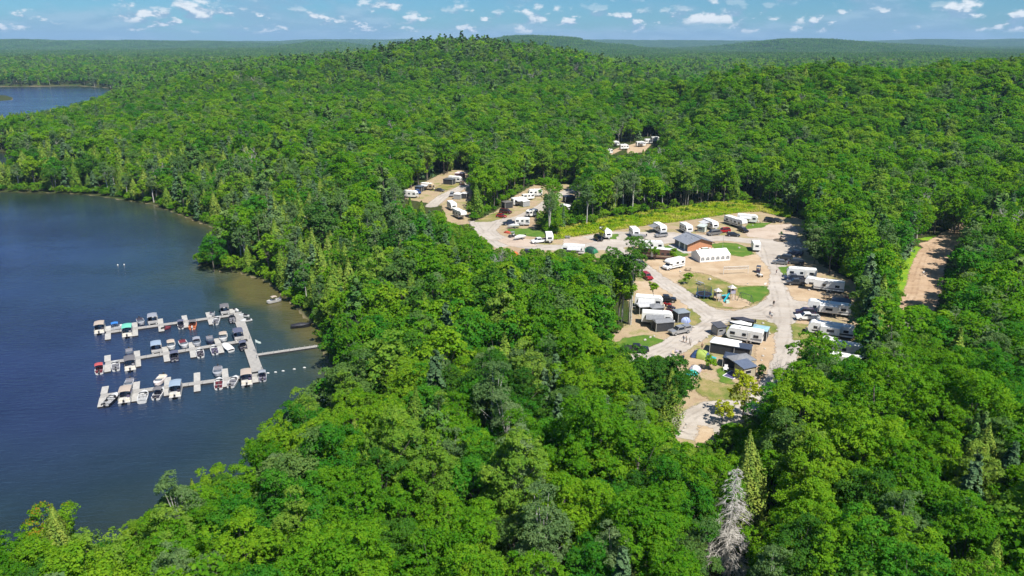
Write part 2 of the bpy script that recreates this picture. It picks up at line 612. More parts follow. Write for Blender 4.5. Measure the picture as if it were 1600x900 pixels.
def cover(name, areas, m, lift, label, cat, step=1.0, z=CAMP_Z, slack=3.0):
    """areas: list of ('poly', px points) or ('line', px points, width in metres)"""
    lo, hi, fn = np.array([1e9, 1e9]), -np.array([1e9, 1e9]), []
    for a in areas:
        W = poly_w(a[1], z)
        pad = slack + (a[2] if a[0] == 'line' else 0)
        lo, hi = np.minimum(lo, W.min(0) - pad), np.maximum(hi, W.max(0) + pad)
        fn.append((lambda P, W=W: sdf_poly(P, W)) if a[0] == 'poly' else (lambda P, W=W, w=a[2]: sdf_line(P, W, w)))
    gx, gy = np.arange(lo[0], hi[0] + step, step), np.arange(lo[1], hi[1] + step, step)
    X, Y = np.meshgrid(gx, gy)
    P = np.stack([X.ravel(), Y.ravel()], 1)
    s = np.full(len(P), -1e9)
    for f in fn:
        s = np.maximum(s, f(P))
    ny, nx = X.shape
    i, j = np.meshgrid(np.arange(ny - 1), np.arange(nx - 1), indexing='ij')
    F = np.stack([i * nx + j, i * nx + j + 1, (i + 1) * nx + j + 1, (i + 1) * nx + j], -1).reshape(-1, 4)
    F = F[s[F].max(1) > -slack]
    used = np.unique(F)
    remap = np.full(len(P), -1)
    remap[used] = np.arange(len(used))
    me = mesh_np(name, np.column_stack([P[used], np.full(len(used), z + lift)]), remap[F], [m], None, [('edge', 'POINT', s[used])])
    return link(name, me, kind='structure', label=label, category=cat)


M_DIRT = cover_mat('dry_dirt', [(.3, (.30, .215, .135)), (.48, (.38, .29, .19)), (.6, (.27, .235, .11)), (.75, (.17, .20, .055))], .22, 2.5, 2.0)
M_GRAVEL = cover_mat('pale_gravel', [(.3, (.335, .295, .255)), (.5, (.425, .38, .335)), (.7, (.48, .435, .39))], .16, 4.0, .9, streak=(.36, .295, .225), ruts=True)
M_SAND = cover_mat('tan_sand', [(.3, (.34, .24, .15)), (.5, (.43, .32, .21)), (.7, (.48, .38, .27))], .2, 4.0, 1.4, streak=(.34, .26, .16))
M_PINK = cover_mat('pinkish_sandy_gravel', [(.3, (.36, .28, .22)), (.5, (.44, .355, .285)), (.7, (.48, .40, .335))], .2, 4.0, 1.2)
M_LAWN = cover_mat('green_lawn', [(.3, (.055, .125, .014)), (.5, (.085, .165, .02)), (.66, (.15, .19, .035)), (.8, (.27, .235, .09))], .3, 3.5, 1.0)
M_DRYGRASS = cover_mat('dry_grass', [(.3, (.10, .15, .025)), (.45, (.18, .185, .05)), (.6, (.29, .23, .10)), (.75, (.36, .27, .155))], .25, 3.0, 1.3)
M_RED = cover_mat('reddish_dirt_track', [(.3, (.33, .22, .14)), (.5, (.42, .30, .20)), (.7, (.48, .36, .26))], .2, 3.0, 1.2, streak=(.25, .16, .10), ruts=True)
M_VERGE = cover_mat('bright_verge', [(.3, (.10, .22, .012)), (.5, (.15, .28, .015)), (.7, (.25, .32, .02))], .4, 3.0, 1.6)

cover('campground_clearing', [('poly', [(737, 348), (775, 330), (795, 312), (835, 288), (905, 288), (905, 315), (870, 330), (835, 345), (838, 360), (870, 368), (930, 358), (1010, 345), (1110, 333), (1185, 323),
      (1235, 336), (1258, 345), (1262, 395), (1285, 415), (1345, 445), (1350, 560), (1300, 600), (1240, 610), (1215, 650), (1140, 690), (1085, 700), (1045, 690), (1055, 645), (1040, 600), (960, 560),
      (950, 530), (985, 500), (980, 440), (960, 410), (900, 408), (790, 405), (750, 380)]),
      ('poly', [(630, 312), (632, 296), (665, 284), (700, 266), (738, 266), (738, 302), (735, 350), (700, 352), (690, 322), (640, 312)])],
      M_DIRT, .04, 'dry dirt and thin grass clearing of the campground', 'ground', 1.2)
cover('gravel_road', [('line', [(735, 286), (712, 298), (692, 307), (674, 322)], 5.5), ('line', [(905, 292), (868, 308), (845, 325), (815, 340), (785, 347), (745, 356)], 6.0),
      ('poly', [(732, 346), (795, 340), (775, 360), (800, 384), (775, 388), (745, 366)]),
      ('line', [(752, 362), (800, 381), (850, 387), (920, 386), (1000, 380), (1060, 374), (1130, 372), (1200, 380), (1250, 386)], 7.0),
      ('poly', [(880, 374), (960, 362), (1050, 363), (1110, 368), (1110, 376), (1000, 384), (930, 392)]),
      ('poly', [(1165, 372), (1250, 372), (1256, 396), (1215, 408), (1198, 400)]),
      ('line', [(1197, 378), (1203, 400), (1212, 430), (1222, 460), (1228, 495), (1222, 530), (1213, 560), (1205, 590), (1180, 622), (1120, 650), (1080, 668)], 8.5),
      ('line', [(955, 386), (985, 408), (1030, 436), (1075, 468), (1110, 492), (1150, 494), (1190, 488), (1222, 468)], 7.0), ('line', [(1125, 492), (1090, 517), (1050, 543), (1005, 562)], 7.0),
      ('poly', [(1100, 480), (1120, 484), (1150, 486), (1190, 476), (1205, 465), (1215, 500), (1150, 500), (1110, 510), (1090, 505)]),
      ('poly', [(1058, 648), (1095, 628), (1150, 630), (1200, 608), (1215, 640), (1150, 662), (1110, 690), (1060, 686)]),
      ('poly', [(1230, 470), (1268, 470), (1300, 476), (1290, 490), (1240, 492)]), ('poly', [(1062, 388), (1078, 396), (1120, 393), (1112, 388), (1060, 378)])],
      M_GRAVEL, .05, 'pale grey gravel road winding through the campground', 'road')
cover('sandy_lot', [('poly', [(1006, 408), (1040, 404), (1064, 398), (1095, 402), (1145, 400), (1184, 398), (1204, 424), (1200, 449), (1150, 446), (1130, 438), (1104, 428), (1085, 424), (1062, 426), (1066, 448), (1040, 434)]),
      ('poly', [(985, 440), (1020, 440), (1062, 470), (1080, 484), (1050, 486), (1000, 470)])], M_SAND, .06, 'tan sand lot with the volleyball net', 'sand')
cover('sandy_pitches', [('poly', [(1225, 444), (1262, 448), (1320, 458), (1340, 472), (1290, 474), (1240, 470)]), ('poly', [(1248, 494), (1290, 496), (1300, 508), (1262, 514), (1240, 512)]),
      ('poly', [(1186, 520), (1208, 516), (1212, 545), (1196, 590), (1178, 606), (1176, 575)]), ('poly', [(1070, 565), (1090, 553), (1120, 566), (1102, 582), (1078, 580)]),
      ('poly', [(1090, 664), (1116, 668), (1124, 690), (1088, 698)])], M_SAND, .07, 'bare tan sand between the camping pitches', 'sand')
cover('pink_gravel_lot', [('poly', [(1160, 357), (1195, 352), (1236, 350), (1248, 360), (1244, 376), (1200, 374), (1168, 370)]), ('poly', [(776, 376), (800, 368), (835, 376), (838, 386), (800, 386)]),
      ('poly', [(880, 372), (912, 370), (928, 378), (905, 382), (880, 381)])], M_PINK, .08, 'pinkish sandy parking pads beside the road', 'ground')
cover('lawn', [('poly', [(1110, 382), (1130, 379), (1152, 381), (1172, 388), (1178, 397), (1160, 402), (1120, 394)]), ('poly', [(1024, 386), (1052, 383), (1066, 392), (1076, 399), (1060, 403), (1034, 404)]),
      ('poly', [(955, 540), (975, 528), (1010, 523), (1040, 533), (1010, 544), (985, 548)]), ('poly', [(1215, 418), (1240, 416), (1237, 432), (1224, 430)]),
      ('poly', [(790, 358), (828, 357), (866, 366), (850, 372), (800, 366)]), ('poly', [(1170, 349), (1205, 348), (1192, 356), (1160, 359)]), ('poly', [(1040, 495), (1062, 496), (1078, 508), (1050, 510)]),
      ('poly', [(1118, 578), (1136, 574), (1140, 590), (1152, 604), (1125, 598)]), ('poly', [(935, 366), (968, 366), (962, 374), (945, 374)])],
      M_LAWN, .085, 'mown green lawn islands beside the gravel road', 'lawn')
cover('playground_grass', [('poly', [(1058, 440), (1085, 426), (1108, 430), (1130, 440), (1152, 447), (1198, 447), (1202, 458), (1190, 471), (1165, 481), (1140, 484), (1112, 480), (1090, 466), (1072, 452)]),
      ('poly', [(1048, 486), (1078, 482), (1096, 496), (1090, 508), (1064, 512), (1048, 508)]), ('poly', [(1108, 560), (1120, 520), (1150, 500), (1180, 499), (1212, 506), (1214, 518), (1185, 530), (1120, 540)]),
      ('poly', [(1090, 590), (1130, 600), (1170, 604), (1170, 626), (1110, 626), (1085, 612)]), ('poly', [(740, 347), (775, 332), (800, 333), (785, 342), (765, 347)]), ('poly', [(672, 298), (690, 288), (725, 284), (712, 293), (690, 300)]),
      ('poly', [(1235, 505), (1262, 508), (1268, 530), (1240, 532)])],
      M_DRYGRASS, .095, 'dry yellowish grass round the playground', 'grass')
cover('playground_lawn', [('poly', [(1152, 450), (1198, 447), (1201, 457), (1189, 469), (1170, 477), (1158, 468)])], M_LAWN, .105, 'green grass beside the swings', 'lawn')
cover('play_sand', [('poly', [(1115, 464), (1132, 460), (1150, 462), (1176, 474), (1168, 480), (1145, 482), (1130, 478)])], M_SAND, .115, 'sand pad under the playset', 'sand')
cover('dirt_track', [('line', [(1540, 346), (1502, 362), (1475, 378), (1457, 398), (1447, 425), (1443, 450), (1436, 470), (1405, 510)], 9.0), ('poly', [(1434, 380), (1470, 374), (1480, 380), (1455, 396)])],
      M_RED, .055, 'reddish dirt track through the woods', 'road')
cover('track_verge', [('poly', [(1430, 384), (1446, 390), (1430, 410), (1424, 440), (1418, 468), (1404, 474), (1400, 440), (1412, 408)]), ('poly', [(1430, 374), (1470, 366), (1482, 362), (1478, 370), (1450, 376)])],
      M_VERGE, .045, 'bright green grass verge of the dirt track', 'grass')
cover('upper_camp_ground', [('poly', [(980, 230), (1004, 223), (1018, 226), (1006, 238), (980, 240)]), ('line', [(940, 246), (970, 232), (1038, 214)], 5.0)], M_SAND, .05, 'bare reddish ground of the hillside pitches', 'ground', z=9.0)

# ---------------------------------------------------------------- things: helpers
MESHES = {}


def thing(name, label, cat, x, y, z, yaw=0.0, group=None, scale=1.0):
    e = link(name, None, label=label, category=cat, group=group)
    e.location = (x, y, z)
    e.rotation_euler = (0, 0, yaw)
    if scale != 1.0:
        e.scale = (scale,) * 3
    return e


def part(root, name, key, fn, mat, smooth_=False):
    """mesh part; alike parts share mesh data, the colour sits on the object"""
    me = MESHES.get(key)
    if me is None:
        mb = MB()
        fn(mb)
        me = mb.mesh(name, smooth_)
        me.materials.append(mat)
        MESHES[key] = me
    o = link(name, me, root)
    o.material_slots[0].link = 'OBJECT'
    o.material_slots[0].material = mat
    return o


def place(u, v, mid, z=CAMP_Z):
    """where the middle (height mid) of a thing seen at pixel (u, v) stands"""
    return unproj(u, v, z + mid)


def yaw_px(u, v, du, dv, z=CAMP_Z):
    a, b = unproj(u, v, z), unproj(u + du, v + dv, z)
    return math.atan2(b[1] - a[1], b[0] - a[0])


def paint(name, col, metal=.0, rough=.3):
    return surf('paint_' + name, col, rough, metal, .06, 2.0, .5, coat=.35)


WHITE = surf('white_gelcoat', (.78, .78, .77), .35, 0, .07, 1.2)
OFFWHITE = surf('offwhite_panel', (.70, .69, .66), .45, 0, .10, 1.2)
ROOFW = surf('white_membrane_roof', (.76, .755, .74), .6, 0, .12, .9)
GLASS = surf('dark_glass', (.022, .026, .034), .08, 0, .1, 1, .6)
RUBBER = surf('black_rubber', (.018, .018, .019), .8)
RIM = surf('grey_rim', (.42, .43, .45), .4, .6)
STEEL = surf('galvanised_steel', (.45, .46, .47), .45, .7)
BLACKP = surf('black_plastic', (.025, .025, .028), .55)
LAMP_R = surf('red_lens', (.45, .02, .02), .3)
LAMP_W = surf('clear_lens', (.75, .75, .72), .2)
GREYP = surf('grey_panel', (.26, .265, .28), .5, 0, .12)
TANP = surf('tan_panel', (.42, .33, .22), .6, 0, .15)
SCREEN = surf('dark_insect_screen', (.045, .047, .052), .85, 0, .3, 3)
TARP_GREY = surf('grey_awning_fabric', (.20, .205, .22), .8, 0, .2, 2)
TARP_SILVER = surf('silver_awning_fabric', (.48, .48, .49), .7, 0, .2, 2)
TARP_WHITE = surf('white_tent_vinyl', (.80, .80, .79), .55, 0, .06, .8)
WOOD = surf('weathered_timber', (.34, .26, .17), .85, 0, .3, 4)
DARKWOOD = surf('dark_timber', (.16, .11, .075), .85, 0, .3, 4)
TEAL = surf('teal_fabric', (.02, .33, .35), .7)
CANVAS_B = surf('blue_fabric', (.035, .075, .20), .8, 0, .2)
ROCK = surf('pale_granite', (.42, .39, .35), .9, 0, .35, 2.5, bump=.4)


def wheel_fn(x, y, r=.36, w=.24):
    def f(mb):
        mb.tube([(x, y - w / 2, r), (x, y + w / 2, r)], r, 14)
    return f


def rim_fn(x, y, r=.36, w=.24):
    def f(mb):
        s = 1 if y > 0 else -1
        mb.tube([(x, y + s * w * .4, r), (x, y + s * (w / 2 + .015), r)], r * .62, 10)
    return f


def wheels(root, key, xs, ys, r=.36, w=.24):
    for i, x in enumerate(xs):
        for y in ys:
            wl = part(root, 'wheel', ('wheel', key, x, y), wheel_fn(x, y, r, w), RUBBER)
            part(wl, 'rim', ('rim', key, x, y), rim_fn(x, y, r, w), RIM)


def quad3(mb, a, b, c, d, off):
    """thin panel a-b-c-d pushed out along its normal"""
    a, b, c, d = map(Vector, (a, b, c, d))
    n = (b - a).cross(d - a).normalized()
    P = [p - n * .02 for p in (a, b, c, d)] + [p + n * off for p in (a, b, c, d)]
    mb.add(P, [(3, 2, 1, 0), (4, 5, 6, 7), (0, 1, 5, 4), (1, 2, 6, 5), (2, 3, 7, 6), (3, 0, 4, 7)])


CARS = {
    # L half length, W half width, belt height, profile of the lower body, cabin (x front low, x front top, x rear top, x rear low), roof
    'suv': dict(L=2.35, W=.95, belt=1.08, prof=[(-2.3, .38), (2.22, .34), (2.36, .62), (2.28, .92), (1.25, 1.08), (-2.3, 1.10), (-2.38, .72)], cab=(1.25, .55, -2.0, -2.30), top=1.76),
    'sedan': dict(L=2.35, W=.90, belt=.95, prof=[(-2.3, .32), (2.2, .30), (2.36, .52), (2.25, .76), (1.10, .93), (-1.75, .96), (-2.3, .92), (-2.38, .60)], cab=(1.15, .35, -1.05, -1.80), top=1.44),
    'hatch': dict(L=2.1, W=.88, belt=.95, prof=[(-2.05, .32), (1.95, .30), (2.12, .55), (2.0, .80), (1.15, .95), (-2.0, .98), (-2.12, .65)], cab=(1.2, .45, -1.55, -2.02), top=1.50),
    'van': dict(L=2.55, W=.98, belt=1.12, prof=[(-2.5, .36), (2.4, .34), (2.55, .62), (2.45, .92), (1.75, 1.12), (-2.5, 1.14), (-2.56, .72)], cab=(1.80, .95, -2.3, -2.50), top=1.85),
}


def car(u, v, du, dv, kind, col, label, z=CAMP_Z, scale=1.0, cat='car', name=None):
    k = CARS[kind]
    x, y = place(u, v, .8, z)
    r = thing(name or {'suv': 'parked_suv', 'sedan': 'parked_car', 'hatch': 'parked_car', 'van': 'parked_van'}[kind], label, cat, x, y, z + .10, yaw_px(u, v, du, dv, z), 'cars parked in the campground', scale)
    W, b, T = k['W'], k['belt'], k['top']
    x0, x1, x2, x3 = k['cab']

    def body(mb):
        mb.prism(k['prof'], -W, W, .10, .8)

    def cabin(mb):
        mb.prism([(x0, b - .03), (x1, T), (x2, T), (x3, b - .03)], -W + .10, W - .10, .17, b)
    part(r, 'body', (kind, 'body'), body, col)
    part(r, 'cabin', (kind, 'cab'), cabin, col)
    wi, wt = W - .10, W - .27
    part(r, 'windshield', (kind, 'ws'), lambda mb: quad3(mb, (x0 - .04, -wi + .08, b + .06), (x0 - .04, wi - .08, b + .06), (x1 + .05, wt - .05, T - .07), (x1 + .05, -wt + .05, T - .07), .025), GLASS)
    part(r, 'rear_window', (kind, 'rw'), lambda mb: quad3(mb, (x3 + .05, wi - .10, b + .08), (x3 + .05, -wi + .10, b + .08), (x2 - .05, -wt + .06, T - .10), (x2 - .05, wt - .06, T - .10), .025), GLASS)
    for s in (1, -1):
        def side(mb, s=s):
            P = [(x0 - .18, s * (wi - .01), b + .05), (x3 + .22, s * (wi - .01), b + .05), (x2 + .02, s * (wt + .02), T - .12), (x1 - .06, s * (wt + .02), T - .12)]
            quad3(mb, *(P if s > 0 else P[::-1]), .02)
        part(r, 'side_window', (kind, 'sw', s), side, GLASS)
        part(r, 'headlight', (kind, 'hl', s), lambda mb, s=s: mb.box(k['L'] - .16, k['L'] - .03, s * W * .82 - .18, s * W * .82 + .02 if s > 0 else s * W * .82 + .18, .62, .78), LAMP_W)
        part(r, 'tail_light', (kind, 'tl', s), lambda mb, s=s: mb.box(-k['L'] - .035, -k['L'] + .1, s * W * .84 - .10, s * W * .84 + .10, .72, .92), LAMP_R)
    wheels(r, kind, (k['L'] * .62, -k['L'] * .60), (W - .10, -W + .10))
    return r


def pickup(u, v, du, dv, col, label, cap=None, z=CAMP_Z, scale=1.0):
    x, y = place(u, v, .85, z)
    r = thing('pickup_truck', label, 'pickup truck', x, y, z + .10, yaw_px(u, v, du, dv, z), 'pickup trucks parked in the campground', scale)
    W = .98

    def body(mb):
        mb.prism([(-2.85, .50), (2.65, .42), (2.82, .66), (2.76, 1.02), (1.45, 1.16), (-.85, 1.18), (-.85, .86), (-2.85, .86)], -W, W, .07, .95)
    part(r, 'body', ('pk', 'body'), body, col)

    def bed(mb):
        mb.box(-2.86, -.87, W - .10, W - .01, .86, 1.22)
        mb.box(-2.86, -.87, -W + .01, -W + .10, .86, 1.22)
        mb.box(-2.93, -2.83, -W + .02, W - .02, .62, 1.22)
    part(r, 'bed', ('pk', 'bed'), bed, col)
    if cap == 'cap':
        part(r, 'bed_cap', ('pk', 'cap'), lambda mb: mb.box(-2.9, -.9, -.93, .93, 1.22, 1.86, .10, .14), col)
        for s in (1, -1):
            part(r, 'cap_window', ('pk', 'capw', s), lambda mb, s=s: mb.box(-2.55, -1.15, s * .885 - .03, s * .885 + .03, 1.36, 1.70), GLASS)
    elif cap == 'cover':
        part(r, 'bed_cover', ('pk', 'cover'), lambda mb: mb.box(-2.88, -.88, -.94, .94, 1.222, 1.27, .02, .02), BLACKP)
    else:
        part(r, 'bed_floor', ('pk', 'bedfloor'), lambda mb: mb.box(-2.82, -.88, -.87, .87, .862, .90), BLACKP)

    def cab(mb):
        mb.prism([(1.42, 1.12), (.72, 1.86), (-.70, 1.88), (-.84, 1.14)], -W + .05, W - .05, .17, 1.16)
    part(r, 'cab', ('pk', 'cab'), cab, col)
    part(r, 'windshield', ('pk', 'ws'), lambda mb: quad3(mb, (1.36, -.84, 1.22), (1.36, .84, 1.22), (.78, .72, 1.80), (.78, -.72, 1.80), .025), GLASS)
    part(r, 'rear_window', ('pk', 'rw'), lambda mb: quad3(mb, (-.80, .78, 1.28), (-.80, -.78, 1.28), (-.72, -.70, 1.78), (-.72, .70, 1.78), .02), GLASS)
    for s in (1, -1):
        def side(mb, s=s):
            P = [(1.16, s * .925, 1.24), (-.68, s * .925, 1.24), (-.62, s * .79, 1.76), (.68, s * .79, 1.76)]
            quad3(mb, *(P if s > 0 else P[::-1]), .02)
        part(r, 'side_window', ('pk', 'sw', s), side, GLASS)
        part(r, 'headlight', ('pk', 'hl', s), lambda mb, s=s: mb.box(2.70, 2.84, s * .78 - .14, s * .78 + .14, .72, .92), LAMP_W)
        part(r, 'tail_light', ('pk', 'tl', s), lambda mb, s=s: mb.box(-2.95, -2.84, s * .88 - .08, s * .88 + .08, .82, 1.15), LAMP_R)
    wheels(r, 'pk', (1.80, -1.72), (W - .11, -W + .11), .40, .27)
    return r


def trailer(u, v, du, dv, L, label, kind='travel', awning=None, side=1, accent=None, slide=False, bodymat=None, z=CAMP_Z, mid=1.6, roof=None, name=None, h=3.15, dark_front=False, windows=3, skirt=None, rear_window=False):
    """travel trailer / fifth wheel / coach; x is forwards, side=+1 puts door and awning on +y"""
    x, y = place(u, v, mid, z)
    nm = name or {'travel': 'travel_trailer', 'fifth': 'fifth_wheel_trailer', 'coach': 'motor_coach'}[kind]
    r = thing(nm, label, {'coach': 'motorhome'}.get(kind, 'camper trailer'), x, y, z + .10, yaw_px(u, v, du, dv, z), 'campers parked in the campground')
    W, a, b, H = 1.24, -L / 2, L / 2, h
    key = (kind, round(L, 2), h)
    bm = bodymat or WHITE
    if kind == 'travel':
        prof = [(a, .62), (b - .55, .62), (b - .12, .95), (b, 1.5), (b - .10, 2.25), (b - .55, H - .22), (b - 1.0, H - .06), (a + .12, H - .06), (a, H - .22)]
    elif kind == 'fifth':
        prof = [(a, .70), (b - 2.5, .70), (b - 2.45, 1.75), (b - .45, 1.78), (b, 2.15), (b - .08, 2.9), (b - .55, H + .22), (b - 2.5, H + .20), (b - 3.1, H), (a + .12, H), (a, H - .2)]
    else:
        prof = [(a, .45), (b - .08, .45), (b, .9), (b - .04, 1.6), (b - .22, H - .35), (b - .5, H - .10), (a + .12, H - .10), (a, H - .25)]
    part(r, 'body', ('tb',) + key, lambda mb: mb.prism(prof, -W, W, .06, H - .35), bm)
    top = H - .06 if kind == 'travel' else (H if kind == 'fifth' else H - .10)
    xf = b - 1.05 if kind == 'travel' else (b - 3.15 if kind == 'fifth' else b - .55)
    rf = part(r, 'roof', ('troof',) + key, lambda mb: mb.box(a + .14, xf, -W + .08, W - .08, top - .02, top + .05), roof or ROOFW)
    part(rf, 'air_conditioner', ('tac',) + key, lambda mb: mb.box(a + L * .48, a + L * .48 + .85, -.36, .36, top + .05, top + .33, .10, .06), OFFWHITE)
    for q, fx_ in enumerate((.2, .72) if L > 6 else (.22,)):
        part(rf, 'roof_vent', ('tvent', q) + key, lambda mb, fx_=fx_: mb.box(a + (xf - a) * fx_, a + (xf - a) * fx_ + .42, .10, .52, top + .05, top + .19, .05, .05), GREYP if q else OFFWHITE)
    n = windows
    for s in (1, -1):
        for q in range(n):
            cx = a + L * (.17 + .66 * q / max(1, n - 1)) if n > 1 else 0
            if slide and s == side and .3 < (cx - a) / L < .75:
                continue
            ww = .42 if q % 2 else .56
            part(r, 'window', ('twin', s, q, n) + key, lambda mb, s=s, cx=cx, ww=ww: mb.box(cx - ww, cx + ww, s * (W + .004) - .02, s * (W + .004) + .02, 1.62, 2.28), GLASS)
        if accent is not None:
            st = part(r, 'stripe', ('tstr', s) + key, lambda mb, s=s: mb.prism([(a + .1, 1.05), (b - (2.6 if kind == 'fifth' else 1.0), .95), (b - (2.6 if kind == 'fifth' else .9), 1.30), (a + L * .45, 1.25), (a + .1, 1.52)], s * (W + .003) - .012, s * (W + .003) + .012), accent)
    ds = side
    part(r, 'door', ('tdoor', ds) + key, lambda mb: mb.box(a + L * .36 - .36, a + L * .36 + .36, ds * (W + .006) - .022, ds * (W + .006) + .022, .72, 2.62), OFFWHITE if bm is WHITE else WHITE)
    part(r, 'end_window', ('tend',) + key, (lambda mb: mb.box(a - .02, a + .02, -.55, .55, 1.7, 2.3)), GLASS)
    if kind == 'coach':
        part(r, 'windshield', ('tws',) + key, lambda mb: quad3(mb, (b - .03, -1.08, 1.45), (b - .03, 1.08, 1.45), (b - .20, 1.02, 2.62), (b - .20, -1.02, 2.62), .03), GLASS)
    elif kind == 'travel':
        part(r, 'front_window', ('tfw',) + key, lambda mb: quad3(mb, (b - .005, -.75, 1.62), (b - .005, .75, 1.62), (b - .10, .75, 2.22), (b - .10, -.75, 2.22), .02), GLASS if not dark_front else BLACKP)
    if kind != 'coach':
        wheels(r, ('t',) + key, (a + L * .40, a + L * .40 - .82) if L > 5.6 else (a + L * .40,), (W - .12, -W + .12), .34, .22)
        if kind == 'travel':
            def hitch(mb):
                mb.tube([(b - .7, .62, .55), (b + 1.15, 0, .50)], .05, 5)
                mb.tube([(b - .7, -.62, .55), (b + 1.15, 0, .50)], .05, 5)
                mb.tube([(b + 1.05, 0, .02), (b + 1.05, 0, .6)], .05, 6)
            part(r, 'hitch', ('thitch',) + key, hitch, BLACKP)
            for s in (1, -1):
                part(r, 'gas_bottle', ('tgas', s) + key, lambda mb, s=s: mb.tube([(b + .32, s * .17, .55), (b + .32, s * .17, .95), (b + .32, s * .17, 1.06)], [.15, .15, .06], 8), OFFWHITE)
        else:
            part(r, 'landing_leg', ('tleg',) + key, lambda mb: (mb.box(b - 2.75, b - 2.6, .75, .9, .0, .75), mb.box(b - 2.75, b - 2.6, -.9, -.75, .0, .75)) and None, BLACKP)
    else:
        wheels(r, ('c',) + key, (b - 1.5, a + 2.0), (W - .14, -W + .14), .46, .28)
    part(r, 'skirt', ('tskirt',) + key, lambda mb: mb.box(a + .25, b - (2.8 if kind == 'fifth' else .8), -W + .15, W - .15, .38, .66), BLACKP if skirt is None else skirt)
    if slide:
        so = part(r, 'slide_out', ('tslide', side) + key, lambda mb: mb.box(a + L * .30, a + L * .72, *sorted((side * (W - .1), side * (W + .85))), 1.0, 2.75), bm)
        part(so, 'slide_window', ('tslw', side) + key, lambda mb: mb.box(a + L * .42, a + L * .58, side * (W + .855) - .02, side * (W + .855) + .02, 1.6, 2.25), GLASS)
    if awning is not None:
        aL, ax = min(L * .58, 5.4), a + L * .42

        def aw(mb):
            g = []
            for i in range(5):
                t = i / 4
                zz = 2.78 - .52 * t - .10 * math.sin(math.pi * t)
                g.append([(ax - aL / 2 + aL * k / 6, side * (W + .05 + 2.35 * t), zz - .05 * math.sin(math.pi * k / 6)) for k in range(7)])
            mb.sheet(g if side < 0 else [row[::-1] for row in g], .03)
        ao = part(r, 'awning', ('taw', side) + key, aw, awning)
        for e in (-1, 1):
            part(ao, 'awning_arm', ('tawp', side, e) + key, lambda mb, e=e: mb.tube([(ax + e * (aL / 2 - .05), side * (W + .03), 1.1), (ax + e * (aL / 2 - .05), side * (W + 2.38), 2.24)], .035, 5), OFFWHITE)
    return r


def motorhome_c(u, v, du, dv, label, z=CAMP_Z):
    """van-cab motorhome with a sleeping nose over the cab"""
    x, y = place(u, v, 1.5, z)
    r = thing('motorhome', label, 'motorhome', x, y, z + .10, yaw_px(u, v, du, dv, z), 'campers parked in the campground')
    W = 1.2
    part(r, 'body', ('mc', 'body'), lambda mb: mb.prism([(-3.6, .55), (1.7, .55), (1.7, 1.95), (2.75, 2.05), (2.95, 2.45), (2.5, 3.0), (-3.5, 3.05), (-3.62, 2.85)], -W, W, .06, 2.6), WHITE)
    part(r, 'cab', ('mc', 'cab'), lambda mb: mb.prism([(1.65, .45), (3.7, .42), (3.85, .75), (3.72, 1.12), (2.9, 1.28), (2.3, 1.98), (1.65, 2.0)], -1.0, 1.0, .12, 1.3), WHITE)
    part(r, 'windshield', ('mc', 'ws'), lambda mb: quad3(mb, (2.86, -.82, 1.34), (2.86, .82, 1.34), (2.36, .74, 1.92), (2.36, -.74, 1.92), .03), GLASS)
    rf = part(r, 'roof', ('mc', 'roof'), lambda mb: mb.box(-3.45, 2.4, -1.08, 1.08, 3.0, 3.085), ROOFW)
    part(rf, 'air_conditioner', ('mc', 'ac'), lambda mb: mb.box(-.8, .1, -.36, .36, 3.085, 3.36, .1, .06), OFFWHITE)
    part(rf, 'roof_vent', ('mc', 'rv'), lambda mb: mb.box(-2.6, -2.1, -.25, .25, 3.085, 3.24, .05, .05), GREYP)
    for s in (1, -1):
        part(r, 'door_window', ('mc', 'dw', s), lambda mb, s=s: mb.box(1.85, 2.55, s * .905 - .03, s * .905 + .03, 1.36, 1.82), GLASS)
        for q, cx in enumerate((-2.6, -.4)):
            part(r, 'window', ('mc', 'w', s, q), lambda mb, s=s, cx=cx: mb.box(cx - .5, cx + .5, s * 1.203 - .02, s * 1.203 + .02, 1.6, 2.2), GLASS)
        part(r, 'stripe', ('mc', 'st', s), lambda mb, s=s: mb.box(-3.5, 1.6, s * 1.202 - .01, s * 1.202 + .01, 1.0, 1.25), GREYP)
    wheels(r, 'mc', (2.85, -1.9), (.98, -.98), .38, .26)
    return r


